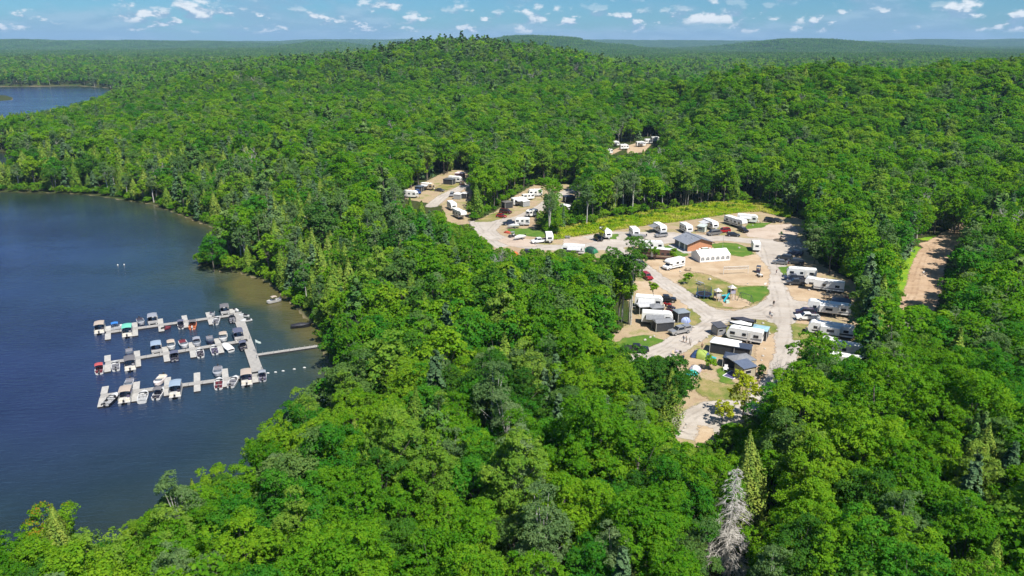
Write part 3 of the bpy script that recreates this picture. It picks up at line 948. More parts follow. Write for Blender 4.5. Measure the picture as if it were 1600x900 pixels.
def gazebo(u, v, w, d, h, roofm, wallm, label, du=10, dv=-1, z=CAMP_Z, rise=.7, posts=OFFWHITE, walls=4, ridge=.0, name='gazebo_tent', cat='gazebo'):
    x, y = place(u, v, h * .6, z)
    r = thing(name, label, cat, x, y, z + .10, yaw_px(u, v, du, dv, z), 'shelters in the campground')
    key = (round(w, 2), round(d, 2), round(h, 2), rise, ridge)
    ov = .12

    def roof(mb):
        A, B = w / 2 + ov, d / 2 + ov
        rg = ridge * w / 2
        base = [(-A, -B, h), (A, -B, h), (A, B, h), (-A, B, h)]
        tops = [(-rg - .02, 0, h + rise), (rg + .02, 0, h + rise)]
        low = [(p[0] * .985, p[1] * .985, h - .16) for p in base]
        mb.add(base + tops + low, [(0, 1, 5, 4), (1, 2, 5), (2, 3, 4, 5), (3, 0, 4), (0, 6, 7, 1), (1, 7, 8, 2), (2, 8, 9, 3), (3, 9, 6, 0)])
    part(r, 'roof', ('gz', 'roof') + key, roof, roofm)
    for sx in (-1, 1):
        for sy in (-1, 1):
            part(r, 'post', ('gz', 'p', sx, sy) + key, lambda mb, sx=sx, sy=sy: mb.tube([(sx * w / 2, sy * d / 2, 0), (sx * w / 2, sy * d / 2, h)], .045, 6), posts)
    if wallm is not None:
        sides = [(0, -d / 2 + .06, w / 2 - .06, 0), (w / 2 - .06, 0, 0, d / 2 - .06), (0, d / 2 - .06, w / 2 - .06, 0), (-w / 2 + .06, 0, 0, d / 2 - .06)][:walls]
        for q, (cx, cy, hx, hy) in enumerate(sides):
            part(r, 'screen_wall', ('gz', 'w', q) + key, lambda mb, c=(cx, cy, hx, hy): mb.box(c[0] - c[2] - .012, c[0] + c[2] + .012, c[1] - c[3] - .012, c[1] + c[3] + .012, .06, h - .17), wallm)
    return r


def dome_tent(u, v, w, d, h, m1, m2, label, du=10, dv=2, fly=None, z=CAMP_Z):
    x, y = place(u, v, h * .4, z)
    r = thing('dome_tent', label, 'tent', x, y, z + .10, yaw_px(u, v, du, dv, z), 'tents pitched in the campground')

    def shell(lo, hi, grow):
        def f(mb):
            g = []
            for i in range(lo, hi + 1):
                a = math.pi * i / 16
                row = []
                for k in range(9):
                    b = math.pi * k / 8
                    rr = math.sin(b) ** .6
                    row.append(((w / 2 + grow) * math.cos(a), -(d / 2 + grow) * math.cos(b) * (1 if 0 < i < 16 else .98), max(0, (h + grow) * math.sin(a) ** .8 * rr)))
                g.append(row)
            mb.sheet(g, .02)
        return f
    part(r, 'tent_body', ('dt', w, d, h), shell(0, 16, 0), m1, True)
    part(r, 'rain_fly', ('dtf', w, d, h), shell(4, 10, .05), m2, True)
    for s in (-1, 1):
        part(r, 'tent_pole', ('dtp', s, w, d, h), lambda mb, s=s: mb.tube([(w / 2 * math.cos(math.pi * i / 8), s * d / 2 * math.cos(math.pi * i / 8), h * math.sin(math.pi * i / 8) ** .8 + .04) for i in range(9)], .025, 5), BLACKP)
    if fly is not None:
        part(r, 'porch', ('dtg', w, d, h), lambda mb: mb.sheet([[(w * .5, -d * .4, .35), (w * .5, d * .4, .35)], [(w * .85, -d * .45, .12), (w * .85, d * .45, .12)]], .02), fly)
    return r


def picnic_table(u, v, label, du=10, dv=0, m=None, z=CAMP_Z):
    x, y = place(u, v, .4, z)
    r = thing('picnic_table', label, 'picnic table', x, y, z + .10, yaw_px(u, v, du, dv, z), 'picnic tables')
    m = m or WOOD
    for q in range(4):
        part(r, 'table_plank', ('pt', 'pl', q), lambda mb, q=q: mb.box(-.95, .95, -.37 + q * .19, -.20 + q * .19, .72, .77), m)
    for s in (1, -1):
        part(r, 'bench', ('pt', 'b', s), lambda mb, s=s: mb.box(-.95, .95, s * .72 - .14, s * .72 + .14, .42, .47), m)
        part(r, 'leg_frame', ('pt', 'lf', s), lambda mb, s=s: (mb.tube([(s * .65, -.75, 0), (s * .65, -.25, .72)], .05, 4), mb.tube([(s * .65, .75, 0), (s * .65, .25, .72)], .05, 4), mb.box(s * .65 - .04, s * .65 + .04, -.78, .78, .34, .42)) and None, m)
    return r


def camp_chair(u, v, col, label, rz, z=CAMP_Z):
    x, y = place(u, v, .4, z)
    r = thing('camp_chair', label, 'chair', x, y, z + .10, rz, 'folding chairs round the tent')
    part(r, 'seat', ('cc', 's'), lambda mb: mb.box(-.26, .26, -.26, .26, .40, .45), col)
    part(r, 'backrest', ('cc', 'b'), lambda mb: mb.add([(-.26, -.26, .43), (-.26, .26, .43), (-.42, .26, 1.0), (-.42, -.26, 1.0), (-.30, -.26, .42), (-.30, .26, .42), (-.46, .26, .99), (-.46, -.26, .99)],
         [(0, 1, 2, 3), (7, 6, 5, 4), (0, 4, 5, 1), (1, 5, 6, 2), (2, 6, 7, 3), (3, 7, 4, 0)]), col)
    for sx in (-1, 1):
        for sy in (-1, 1):
            part(r, 'leg', ('cc', 'l', sx, sy), lambda mb, sx=sx, sy=sy: mb.tube([(sx * .28, sy * .28, 0), (sx * .2, -sy * .2 if sx > 0 else sy * .24, .42)], .025, 5), BLACKP)
    return r


def rock(u, v, s, label, group, seed, z=CAMP_Z):
    x, y = place(u, v, s * .3, z)
    key = ('rock', seed % 5)

    def f(mb):
        rg = random.Random(seed % 5)
        n, vs, fs = 7, [], []
        for i, (zz, rr) in enumerate(((0, .48), (.22, .55), (.45, .40), (.58, .14))):
            for k in range(n):
                a = 2 * math.pi * k / n
                q = rr * rg.uniform(.8, 1.2)
                vs.append((math.cos(a) * q * 1.25, math.sin(a) * q, zz * rg.uniform(.9, 1.1)))
        for i in range(3):
            for k in range(n):
                fs.append((i * n + k, i * n + (k + 1) % n, (i + 1) * n + (k + 1) % n, (i + 1) * n + k))
        fs.append(tuple(range(3 * n, 4 * n)))
        mb.add(vs, fs)
    me = MESHES.get(key)
    if me is None:
        mb = MB()
        f(mb)
        me = MESHES[key] = mb.mesh('boulder')
        me.materials.append(ROCK)
    o = link('boulder', me, label=label, category='rock', group=group)
    o.location = (x, y, z + .04)
    o.scale = (s, s, s * 1.1)
    o.rotation_euler = (0, 0, seed * 1.7)
    return o


def person(u, v, label, shirt, legs, rz, stride=.22, hair=(.05, .03, .02), z=CAMP_Z, arms=.15, group=None):
    """one skinned figure; clothing colours by height on the body"""
    x, y = place(u, v, .85, z)
    key = ('person', stride, arms)
    me = MESHES.get(key)
    if me is None:
        J = [(0, 0, .95), (0, 0, 1.15), (0, 0, 1.38), (0, 0, 1.50), (.02, 0, 1.60), (.02, 0, 1.72),
             (0, .10, .92), (stride * .6, .11, .50), (stride, .11, .09), (stride + .14, .12, .04),
             (0, -.10, .92), (-stride * .4, -.11, .50), (-stride, -.11, .10), (-stride + .13, -.12, .04),
             (0, .19, 1.40), (-arms, .25, 1.14), (-arms + .12, .25, .90), (-arms + .16, .25, .80),
             (0, -.19, 1.40), (arms, -.25, 1.14), (arms + .16, -.25, .92), (arms + .21, -.25, .83)]
        E = [(0, 1), (1, 2), (2, 3), (3, 4), (4, 5), (0, 6), (6, 7), (7, 8), (8, 9), (0, 10), (10, 11), (11, 12), (12, 13), (2, 14), (14, 15), (15, 16), (16, 17), (2, 18), (18, 19), (19, 20), (20, 21)]
        Rr = [.15, .14, .15, .055, .095, .085, .095, .065, .045, .04, .095, .065, .045, .04, .06, .048, .04, .03, .06, .048, .04, .03]
        me = bpy.data.meshes.new('person')
        me.from_pydata(J, E, [])
        tmp = bpy.data.objects.new('person_skin', me)
        COL.objects.link(tmp)
        tmp.modifiers.new('skin', 'SKIN')
        sv = me.skin_vertices[0].data
        for i, rr in enumerate(Rr):
            sv[i].radius = (rr, rr * (1.15 if i in (1, 2, 14, 18) else 1.0))
        sv[0].use_root = True
        tmp.modifiers.new('sub', 'SUBSURF').levels = 1
        dg = bpy.context.evaluated_depsgraph_get()
        me2 = bpy.data.meshes.new_from_object(tmp.evaluated_get(dg))
        bpy.data.objects.remove(tmp)
        me = MESHES[key] = me2
        me.name = 'person'
        me.materials.clear()
        me.materials.append(BLACKP)
    mk = 'clothes_%s' % (str(shirt) + str(legs))
    m = MATS.get(mk)
    if m is None:
        m = bpy.data.materials.new('clothes')
        m.use_nodes = True
        t = NT(m.node_tree)
        tc = t.new('ShaderNodeTexCoord')
        sp = t.new('ShaderNodeSeparateXYZ')
        t.put(sp.inputs[0], tc.outputs['Object'])
        skin = (.45, .27, .18)
        c = t.ramp(t.maprange(sp.outputs[2], 0, 1.8), [(0, (.05, .05, .05)), (.06, skin), (.30, legs), (.545, shirt), (.80, skin), (.92, hair)], 'CONSTANT')
        t.put(t.n['Principled BSDF'].inputs['Base Color'], c)
        t.n['Principled BSDF'].inputs['Roughness'].default_value = .8
        MATS[mk] = m
    o = link('person', me, label=label, category='person', group=group)
    o.location = (x, y, z + .07)
    o.rotation_euler = (0, 0, rz)
    o.material_slots[0].link = 'OBJECT'
    o.material_slots[0].material = m
    return o

# ---------------------------------------------------------------- trees
def leaf_mat(name, stops, trans=0.5, vary=.55):
    """foliage: colour of the single tree by chance, each leaf a little lighter or darker than its neighbour"""
    m = bpy.data.materials.new(name)
    m.use_nodes = True
    t = NT(m.node_tree)
    t.n.clear()
    out = t.new('ShaderNodeOutputMaterial')
    oi = t.new('ShaderNodeObjectInfo')
    c = t.ramp(oi.outputs['Random'], stops)
    at = t.new('ShaderNodeAttribute', attribute_name='tone')
    k = t.math('MULTIPLY_ADD', at.outputs['Fac'], vary, 1.0 - vary * .5)
    c = t.mix(1.0, c, t.vmath('SCALE', (1, 1, 1), scale=k), 'MULTIPLY')
    hs = t.new('ShaderNodeHueSaturation')
    t.put(hs.inputs['Hue'], t.math('MULTIPLY_ADD', at.outputs['Fac'], -.055, .5275))
    t.put(hs.inputs['Color'], c)
    c = hs.outputs[0]
    d = t.new('ShaderNodeBsdfDiffuse')
    tr = t.new('ShaderNodeBsdfTranslucent')
    t.put(d.inputs[0], c)
    t.put(tr.inputs[0], t.mix(1.0, c, (1.25, 1.15, .5), 'MULTIPLY'))
    mx = t.new('ShaderNodeMixShader')
    mx.inputs[0].default_value = trans
    t.l.new(d.outputs[0], mx.inputs[1])
    t.l.new(tr.outputs[0], mx.inputs[2])
    t.l.new(mx.outputs[0], out.inputs[0])
    return m


LM = {
    'emerald': leaf_mat('emerald_leaves', [(0, (0.054, 0.214, 0.019)), (.5, (0.069, 0.249, 0.022)), (1, (0.085, 0.280, 0.022))]),
    'green': leaf_mat('green_leaves', [(0, (0.085, 0.244, 0.014)), (.35, (0.107, 0.280, 0.015)), (.7, (0.131, 0.311, 0.016)), (1, (0.157, 0.339, 0.019))]),
    'lime': leaf_mat('lime_leaves', [(0, (0.143, 0.321, 0.014)), (.5, (0.176, 0.356, 0.018)), (1, (0.216, 0.380, 0.024))]),
    'yellowgreen': leaf_mat('yellow_green_leaves', [(0, (0.158, 0.309, 0.031)), (.5, (0.190, 0.339, 0.040)), (1, (0.228, 0.356, 0.057))]),
    'dark': leaf_mat('dark_leaves', [(0, (0.055, 0.166, 0.022)), (.5, (0.071, 0.197, 0.024)), (1, (0.093, 0.226, 0.026))]),
    'olive': leaf_mat('olive_leaves', [(0, (0.105, 0.214, 0.050)), (.5, (0.128, 0.244, 0.057)), (1, (0.155, 0.268, 0.069))]),
    'birch': leaf_mat('birch_leaves', [(0, (0.129, 0.238, 0.078)), (.5, (0.160, 0.273, 0.095)), (1, (0.198, 0.303, 0.125))]),
    'cedar': leaf_mat('cedar_sprays', [(0, (0.121, 0.226, 0.028)), (.5, (0.173, 0.273, 0.038)), (1, (0.225, 0.303, 0.057))], .18),
    'spruce': leaf_mat('spruce_needles', [(0, (0.067, 0.133, 0.055)), (.5, (0.095, 0.173, 0.076)), (1, (0.125, 0.202, 0.095))], .10),
    'pine': leaf_mat('pine_needles', [(0, (0.067, 0.154, 0.036)), (.5, (0.093, 0.190, 0.045)), (1, (0.129, 0.220, 0.059))], .12),
    'yellow': leaf_mat('yellowing_leaves', [(0, (.340, .430, .022)), (1, (.400, .460, .028))], .4),
    'autumn': leaf_mat('turning_leaves', [(0, (0.238, 0.321, 0.026)), (1, (0.273, 0.321, 0.026))]),
}
BARK = surf('grey_bark', (.13, .115, .10), .9, var=.5, scale=3)
PALE_BARK = surf('pale_birch_bark', (.46, .44, .40), .8, var=.4, scale=4)
DEAD = surf('weathered_dead_wood', (.40, .375, .345), .85, var=.35, scale=4)


def unit(a):
    return a / np.maximum(np.linalg.norm(a, axis=1, keepdims=True), 1e-9)


def leaf_quads(C, N, size, rng, aspect=1.0, fold=.22):
    n = len(C)
    N = unit(N)
    T = unit(np.cross(N, rng.normal(size=(n, 3))))
    B = np.cross(N, T)
    s = (size if isinstance(size, np.ndarray) else np.full(n, size))[:, None]
    V = np.stack([C - T * s * .5 * aspect, C + B * s * .42 - N * s * fold, C + T * s * .5 * aspect, C - B * s * .42 - N * s * fold], 1).reshape(-1, 3)
    F = np.arange(4 * n).reshape(n, 4)
    return V, F


def tubes_np(paths, sides=5):
    mb = MB()
    for pts, rads in paths:
        mb.tube(pts, rads, sides, cap=False)
    return np.array(mb.v), np.array(mb.f)


def broadleaf(seed, H, R, base, nl, ns, nk, ls, rs=.42, loose=.28, flat=.8, topw=.0, gap=1.0):
    """crown of boughs, each bough a heap of small leaf tufts with gaps between them.
    returns (leaf V, F, tone), (wood V, F)"""
    rng = np.random.default_rng(seed)
    zc, rz = H * (base + 1) / 2, H * (1 - base) / 2
    k = np.arange(nl) + .5
    zz = 1 - 1.60 * k / nl
    ph = k * 2.399963 + rng.uniform(0, 6)
    rr = np.sqrt(np.maximum(0, 1 - zz * zz))
    D = unit(np.stack([rr * np.cos(ph), rr * np.sin(ph), zz], 1) + rng.normal(size=(nl, 3)) * .22)
    j = rng.uniform(.42, .98, nl)[:, None]
    widen = (1 + topw * D[:, 2:3])
    C = D * np.array([R * .84, R * .84, rz * .86]) * j * np.concatenate([widen, widen, np.ones_like(widen)], 1)
    sect = 1 + .24 * np.sin(ph * 2 + rng.uniform(0, 6)) + rng.normal(size=nl) * .12     # uneven outline
    C[:, :2] *= sect[:, None]
    C[:, 2] += zc + rng.normal(size=nl) * .03 * H
    rl = R * rng.uniform(.19, .40, nl)
    # tufts on every bough
    nt = nl * ns
    L = rng.choice(nl, nt, p=rl ** 2 / (rl ** 2).sum())
    dv = unit(rng.normal(size=(nt, 3)) + .85 * D[L] + np.array([0, 0, .50]))
    T = C[L] + dv * (rl[L] * rng.uniform(.72, 1.12, nt))[:, None] * np.array([1, 1, flat])
    rt = rs * gap * rng.uniform(.65, 1.4, nt)
    Q = np.repeat(np.arange(nt), nk)
    n = len(Q)
    d2 = unit(rng.normal(size=(n, 3)) * .9 + .9 * dv[Q] + np.array([0, 0, .6]))
    X = T[Q] + d2 * (rt[Q] * rng.uniform(.5, 1.1, n))[:, None] * np.array([1, 1, .75])
    N = d2 * .75 + np.array([0, 0, .28]) + rng.normal(size=(n, 3)) * loose
    tone = np.clip(.30 * rng.uniform(0, 1, n) + .40 * rng.uniform(0, 1, nt)[Q] + .30 * rng.uniform(0, 1, nl)[L][Q], 0, 1)
    V, F = leaf_quads(X, N, ls * rng.uniform(.65, 1.35, n), rng)
    tr = [(0, 0, -.8), (rng.normal() * .1, rng.normal() * .1, H * .25), (rng.normal() * .25, rng.normal() * .25, H * .5), (rng.normal() * .4, rng.normal() * .4, H * .82)]
    r0 = .012 * H + .02
    paths = [(tr, [r0 * 1.25, r0 * .95, r0 * .65, r0 * .15])]
    for q in rng.choice(nl, min(nl, 10), replace=False):
        z0 = H * rng.uniform(.28, .6)
        e = C[q]
        mid = (e[0] * .45, e[1] * .45, z0 + (e[2] - z0) * .4)
        paths.append(([(0, 0, z0), mid, tuple(e)], [r0 * .5, r0 * .32, r0 * .1]))
    return (V, F, tone), tubes_np(paths)


def spruce(seed, H, R, nb, per, ls, droop=.35, power=.85, base=.08, irregular=.15, tuft=False):
    rng = np.random.default_rng(seed)
    z = H * (base + (1 - base) * rng.uniform(0, 1, nb) ** .9)
    u = (z / H - base) / (1 - base)
    Lb = R * (1 - u) ** power * rng.uniform(1 - irregular * 2, 1 + irregular, nb) + .25
    az = rng.uniform(0, 2 * np.pi, nb)
    B = np.repeat(np.arange(nb), per)
    t = rng.uniform(.25 if not tuft else .55, 1.0, nb * per)
    rad = Lb[B] * t
    spread = rng.normal(size=nb * per) * .16 * Lb[B] * (t if not tuft else .9)
    x = np.cos(az[B]) * rad - np.sin(az[B]) * spread
    y = np.sin(az[B]) * rad + np.cos(az[B]) * spread
    zz = z[B] - droop * rad * t + rng.normal(size=nb * per) * (.07 if not tuft else .3)
    X = np.stack([x, y, zz], 1)
    out = np.stack([np.cos(az[B]), np.sin(az[B]), np.zeros(nb * per)], 1)
    N = np.array([0, 0, .8]) + out * .55 + rng.normal(size=(nb * per, 3)) * .35
    tone = np.clip(.35 + .35 * rng.uniform(0, 1, nb)[B] + rng.uniform(-.3, .3, nb * per), 0, 1)
    V, F = leaf_quads(X, N, ls * rng.uniform(.6, 1.3, nb * per), rng, 1.5)
    r0 = .011 * H + .05
    paths = [([(0, 0, -.8), (0, 0, H * .5), (0, 0, H)], [r0, r0 * .6, .02])]
    return (V, F, tone), tubes_np(paths)


def cedar(seed, H, R, nleaf, ls):
    rng = np.random.default_rng(seed)
    u = rng.uniform(0, 1, nleaf) ** 1.2
    az = rng.uniform(0, 2 * np.pi, nleaf)
    bulge = 1 + .16 * np.sin(az * 3 + u * 9 + rng.uniform(0, 6)) + .10 * np.sin(az * 7 - u * 25)
    prof = R * np.sin(np.pi * np.clip(.16 + .84 * u, 0, 1)) ** .75 * (1 - u) ** .35
    rad = prof * bulge * rng.uniform(.62, 1.05, nleaf)
    X = np.stack([np.cos(az) * rad, np.sin(az) * rad, H * (.05 + .95 * u)], 1)
    N = np.stack([np.cos(az), np.sin(az), np.full(nleaf, .45)], 1) + rng.normal(size=(nleaf, 3)) * .4
    tone = np.clip(.5 + .25 * np.sin(az * 5 + u * 14) + rng.uniform(-.35, .35, nleaf), 0, 1)
    V, F = leaf_quads(X, N, ls * rng.uniform(.6, 1.3, nleaf), rng, 1.4)
    return (V, F, tone), tubes_np([([(0, 0, -.8), (0, 0, H * .9)], [.2, .05])])


def snag(seed, H, R, nb, twigs=6, droop=.3, thick=1.0, crown=.85):
    """dead tree: bare grey wood only"""
    rng = np.random.default_rng(seed)
    r0 = (.010 * H + .04) * thick
    paths = [([(0, 0, -.8), (rng.normal() * .15, rng.normal() * .15, H * .5), (rng.normal() * .2, rng.normal() * .2, H)], [r0 * 1.2, r0 * .75, r0 * .12])]
    for b in range(nb):
        u = rng.uniform(.12, .97)
        z, az = H * u, rng.uniform(0, 6.28)
        L = R * (1 - u) ** crown * rng.uniform(.55, 1.1) + .35
        d = np.array([math.cos(az), math.sin(az), 0])
        p1 = d * L * .5 + [0, 0, z + L * (.12 - droop * .2)]
        p2 = d * L + [rng.normal() * .2, rng.normal() * .2, z - droop * L * .8]
        rb = (.012 + .02 * L / R) * thick * 1.6
        paths.append(([(0, 0, z), tuple(p1), tuple(p2)], [rb * 1.5, rb, rb * .4]))
        for k in range(twigs):
            t = rng.uniform(.3, 1)
            q = (np.array([0, 0, z]) * (1 - t) + p1 * t) if t < .5 else (p1 * (1 - t) + p2 * t)
            side = np.array([-d[1], d[0], 0]) * rng.choice([-1, 1])
            e = q + (side * .8 + d * .6 + rng.normal(size=3) * .25 + [0, 0, -.45]) * L * .30
            paths.append(([tuple(q), tuple(e)], [rb * .6, rb * .25]))
    return tubes_np(paths, 4)


def bare_broad(seed, H, R, nb=16, tw=9, thick=1.0):
    """leafless broadleaf: upswept grey limbs and twigs"""
    rng = np.random.default_rng(seed)
    r0 = .012 * H * thick + .03
    paths = [([(0, 0, -.8), (0, 0, H * .45), (rng.normal() * .3, rng.normal() * .3, H * .9)], [r0, r0 * .7, r0 * .12])]
    for b in range(nb):
        z = H * rng.uniform(.3, .8)
        az = rng.uniform(0, 6.28)
        e = np.array([math.cos(az) * R * rng.uniform(.6, 1), math.sin(az) * R * rng.uniform(.6, 1), min(H, z + H * rng.uniform(.15, .35))])
        m = e * [.5, .5, 0] + [0, 0, z + (e[2] - z) * .35]
        paths.append(([(0, 0, z), tuple(m), tuple(e)], [r0 * .45, r0 * .3, r0 * .1]))
        for k in range(tw):
            t = rng.uniform(.2, 1)
            q = m * (1 - t) + e * t
            paths.append(([tuple(q), tuple(q + rng.normal(size=3) * R * .20 + [0, 0, R * .14])], [r0 * .16, r0 * .06]))
    return tubes_np(paths, 4)


def tree_mesh(name, leafpart, woodpart, lm, bark):
    """crown and wood in one mesh, for scattering"""
    (V, F, tone), (WV, WF) = leafpart, woodpart
    allV = np.concatenate([V, WV])
    allF = np.concatenate([F, WF + len(V)])
    fm = np.concatenate([np.zeros(len(F), int), np.ones(len(WF), int)])
    return mesh_np(name, allV, allF, [lm, bark], fm, [('tone', 'FACE', np.concatenate([tone, np.zeros(len(WF))]))])


def wood_mesh(name, w, bark):
    return mesh_np(name, w[0], w[1], [bark])


# kinds: (generator, base height, crown radius) ; three levels of detail share the same shape rules
TONE = {}


def gen(kind, seed, lod):
    r = random.Random(seed * 7 + 1)
    ns, nk, g = ((27, 20, .72), (20, 4, 1.75), (8, 1, 4.3))[lod]
    n = (1.0, .26, .05)[lod]
    rs = (.42, .46, .5)[lod]
    lo = (1.0, .8, .45)[lod]
    if kind == 'maple':
        return broadleaf(seed, r.uniform(15, 18), r.uniform(3.5, 4.7), .22, 34, ns, nk, .27 * g, rs, .28 * lo)
    if kind == 'oak':
        return broadleaf(seed, r.uniform(14, 17), r.uniform(3.7, 5.0), .25, 30, ns, nk, .28 * g, rs * 1.1, .34 * lo, flat=.65)
    if kind == 'birch':
        return broadleaf(seed, r.uniform(15, 18), r.uniform(2.6, 3.4), .28, 26, int(ns * .75) + 1, nk, .24 * g, rs * .9, .45, topw=-.2)
    if kind == 'cedar':
        return cedar(seed, r.uniform(12, 15), r.uniform(2.0, 2.7), int(8000 * n), .28 * g)
    if kind == 'spruce':
        return spruce(seed, r.uniform(15, 19), r.uniform(2.5, 3.2), int(190 * (n ** .5)), int(34 * (n ** .5)), .36 * (1, 1.7, 3.2)[lod])
    if kind == 'pine':
        return spruce(seed, r.uniform(18, 22), r.uniform(3.3, 4.2), int(64 * (n ** .5)), int(90 * (n ** .5)), .36 * (1, 1.7, 3.2)[lod], droop=-.12, power=.5, base=.3, irregular=.32, tuft=True)


def bark_of(kind):
    return PALE_BARK if kind in ('birch',) else BARK


KINDS = [('maple', 8), ('oak', 5), ('birch', 3), ('cedar', 3), ('spruce', 3), ('pine', 3)]
TONES = {'maple': ['green', 'lime', 'emerald', 'green', 'yellowgreen', 'green', 'lime', 'green'], 'oak': ['green', 'olive', 'dark', 'emerald', 'lime']}
PROTO = []            # (kind, seed)
for kn, cnt in KINDS:
    for q in range(cnt):
        TONE[len(PROTO)] = TONES[kn][q] if kn in TONES else kn
        PROTO.append((kn, 100 + len(PROTO) * 13))
KIDX = {k: [i for i, (kk, _) in enumerate(PROTO) if kk == k] for k, _ in KINDS}
NP_ = len(PROTO)
lod1 = bpy.data.collections.new('tree_kinds')          # never linked to the scene: only a source of shapes
for lod in (1, 2):
    for i, (kn, sd) in enumerate(PROTO):
        lp, wp = gen(kn, sd, lod)
        o = bpy.data.objects.new('k%03d' % ((lod - 1) * NP_ + i), tree_mesh('tree_%s' % kn, lp, wp, LM[TONE[i]], bark_of(kn)))
        lod1.objects.link(o)
NSNAG = 3
for q in range(NSNAG):
    w = snag(50 + q, 13 + q, 2.2, 40, 4, thick=1.5) if q == 0 else bare_broad(60 + q, 14, 3.2, thick=1.2)
    o = bpy.data.objects.new('k%03d' % (2 * NP_ + q), wood_mesh('bare_tree', w, DEAD))
    lod1.objects.link(o)
SNAG0 = 2 * NP_
# shrubs for the understorey and the clearing edges
NSHRUB = 3
for q in range(NSHRUB):
    lp, wp = broadleaf(800 + q, 3.6, 1.7, .02, 14, 14, 4, .36, .4, .4)
    o = bpy.data.objects.new('k%03d' % (SNAG0 + NSNAG + q), tree_mesh('shrub', lp, wp, LM[('lime', 'green', 'yellowgreen')[q]], BARK))
    lod1.objects.link(o)
SHRUB0 = SNAG0 + NSNAG
# far canopy: patches of some forty coarse trees each
NPATCH = 5
PATCH = 62.0
PATCH0 = SHRUB0 + NSHRUB
for q in range(NPATCH):
    rng = np.random.default_rng(900 + q)
    Vs, Fs, Ts, Ms, off = [], [], [], [], 0
    mats = [LM['dark'], LM['pine'], LM['spruce'], LM['green']]
    for k in range(70):
        cx, cy = rng.uniform(-PATCH / 2, PATCH / 2, 2)
        kn = rng.choice(4, p=[.36, .26, .24, .14])
        H = rng.uniform(11, 17) * (1.12 if kn in (1, 2) else 1)
        if kn in (0, 3):
            n = 26
            d = unit(rng.normal(size=(n, 3)) + [0, 0, .5])
            X = d * [3.6, 3.6, 4.2] * rng.uniform(.7, 1.05, (n, 1)) + [0, 0, H - 5]
            Nn = d + rng.normal(size=(n, 3)) * .3
            s = 3.0
        else:
            n = 22
            u = rng.uniform(0, 1, n)
            az = rng.uniform(0, 6.28, n)
            X = np.stack([np.cos(az) * 2.3 * (1.05 - u), np.sin(az) * 2.3 * (1.05 - u), H * (.3 + .7 * u)], 1)
            Nn = np.stack([np.cos(az), np.sin(az), np.full(n, .7)], 1)
            s = 2.0
        V, F = leaf_quads(X + [cx, cy, 0], Nn, s * rng.uniform(.7, 1.2, n), rng)
        Vs.append(V), Fs.append(F + off), Ts.append(np.clip(rng.uniform(0, 1) * .6 + rng.uniform(0, .4, n), 0, 1)), Ms.append(np.full(n, kn))
        off += len(V)
    me = mesh_np('canopy', np.concatenate(Vs), np.concatenate(Fs), mats, np.concatenate(Ms), [('tone', 'FACE', np.concatenate(Ts))])
    o = bpy.data.objects.new('k%03d' % (PATCH0 + q), me)
    lod1.objects.link(o)


def scatter(name, P, idx, rot, scl, label, cat):
    """one object whose geometry nodes set a tree on every point"""
    me = bpy.data.meshes.new(name)
    me.vertices.add(len(P))
    me.vertices.foreach_set('co', np.asarray(P, np.float32).ravel())
    for an, ty, arr, key in (('idx', 'INT', idx, 'value'), ('rot', 'FLOAT_VECTOR', rot, 'vector'), ('scl', 'FLOAT_VECTOR', scl, 'vector')):
        a = me.attributes.new(an, ty, 'POINT')
        a.data.foreach_set(key, np.asarray(arr, np.int32 if ty == 'INT' else np.float32).ravel())
    o = link(name, me, kind='stuff', label=label, category=cat)
    ng = bpy.data.node_groups.new(name, 'GeometryNodeTree')
    ng.interface.new_socket('Geometry', in_out='INPUT', socket_type='NodeSocketGeometry')
    ng.interface.new_socket('Geometry', in_out='OUTPUT', socket_type='NodeSocketGeometry')
    N, L = ng.nodes, ng.links
    gi, go = N.new('NodeGroupInput'), N.new('NodeGroupOutput')
    iop = N.new('GeometryNodeInstanceOnPoints')
    ci = N.new('GeometryNodeCollectionInfo')
    ci.inputs['Collection'].default_value = lod1
    ci.inputs['Separate Children'].default_value = True
    ci.inputs['Reset Children'].default_value = True
    iop.inputs['Pick Instance'].default_value = True

    def attr(nm, ty):
        n = N.new('GeometryNodeInputNamedAttribute')
        n.data_type = ty
        n.inputs['Name'].default_value = nm
        return n.outputs['Attribute']
    e2r = N.new('FunctionNodeEulerToRotation')
    L.new(gi.outputs[0], iop.inputs['Points'])
    L.new(ci.outputs[0], iop.inputs['Instance'])
    L.new(attr('idx', 'INT'), iop.inputs['Instance Index'])
    L.new(attr('rot', 'FLOAT_VECTOR'), e2r.inputs[0])
    L.new(e2r.outputs[0], iop.inputs['Rotation'])
    L.new(attr('scl', 'FLOAT_VECTOR'), iop.inputs['Scale'])
    L.new(iop.outputs[0], go.inputs[0])
    md = o.modifiers.new('scatter', 'NODES')
    md.node_group = ng
    return o


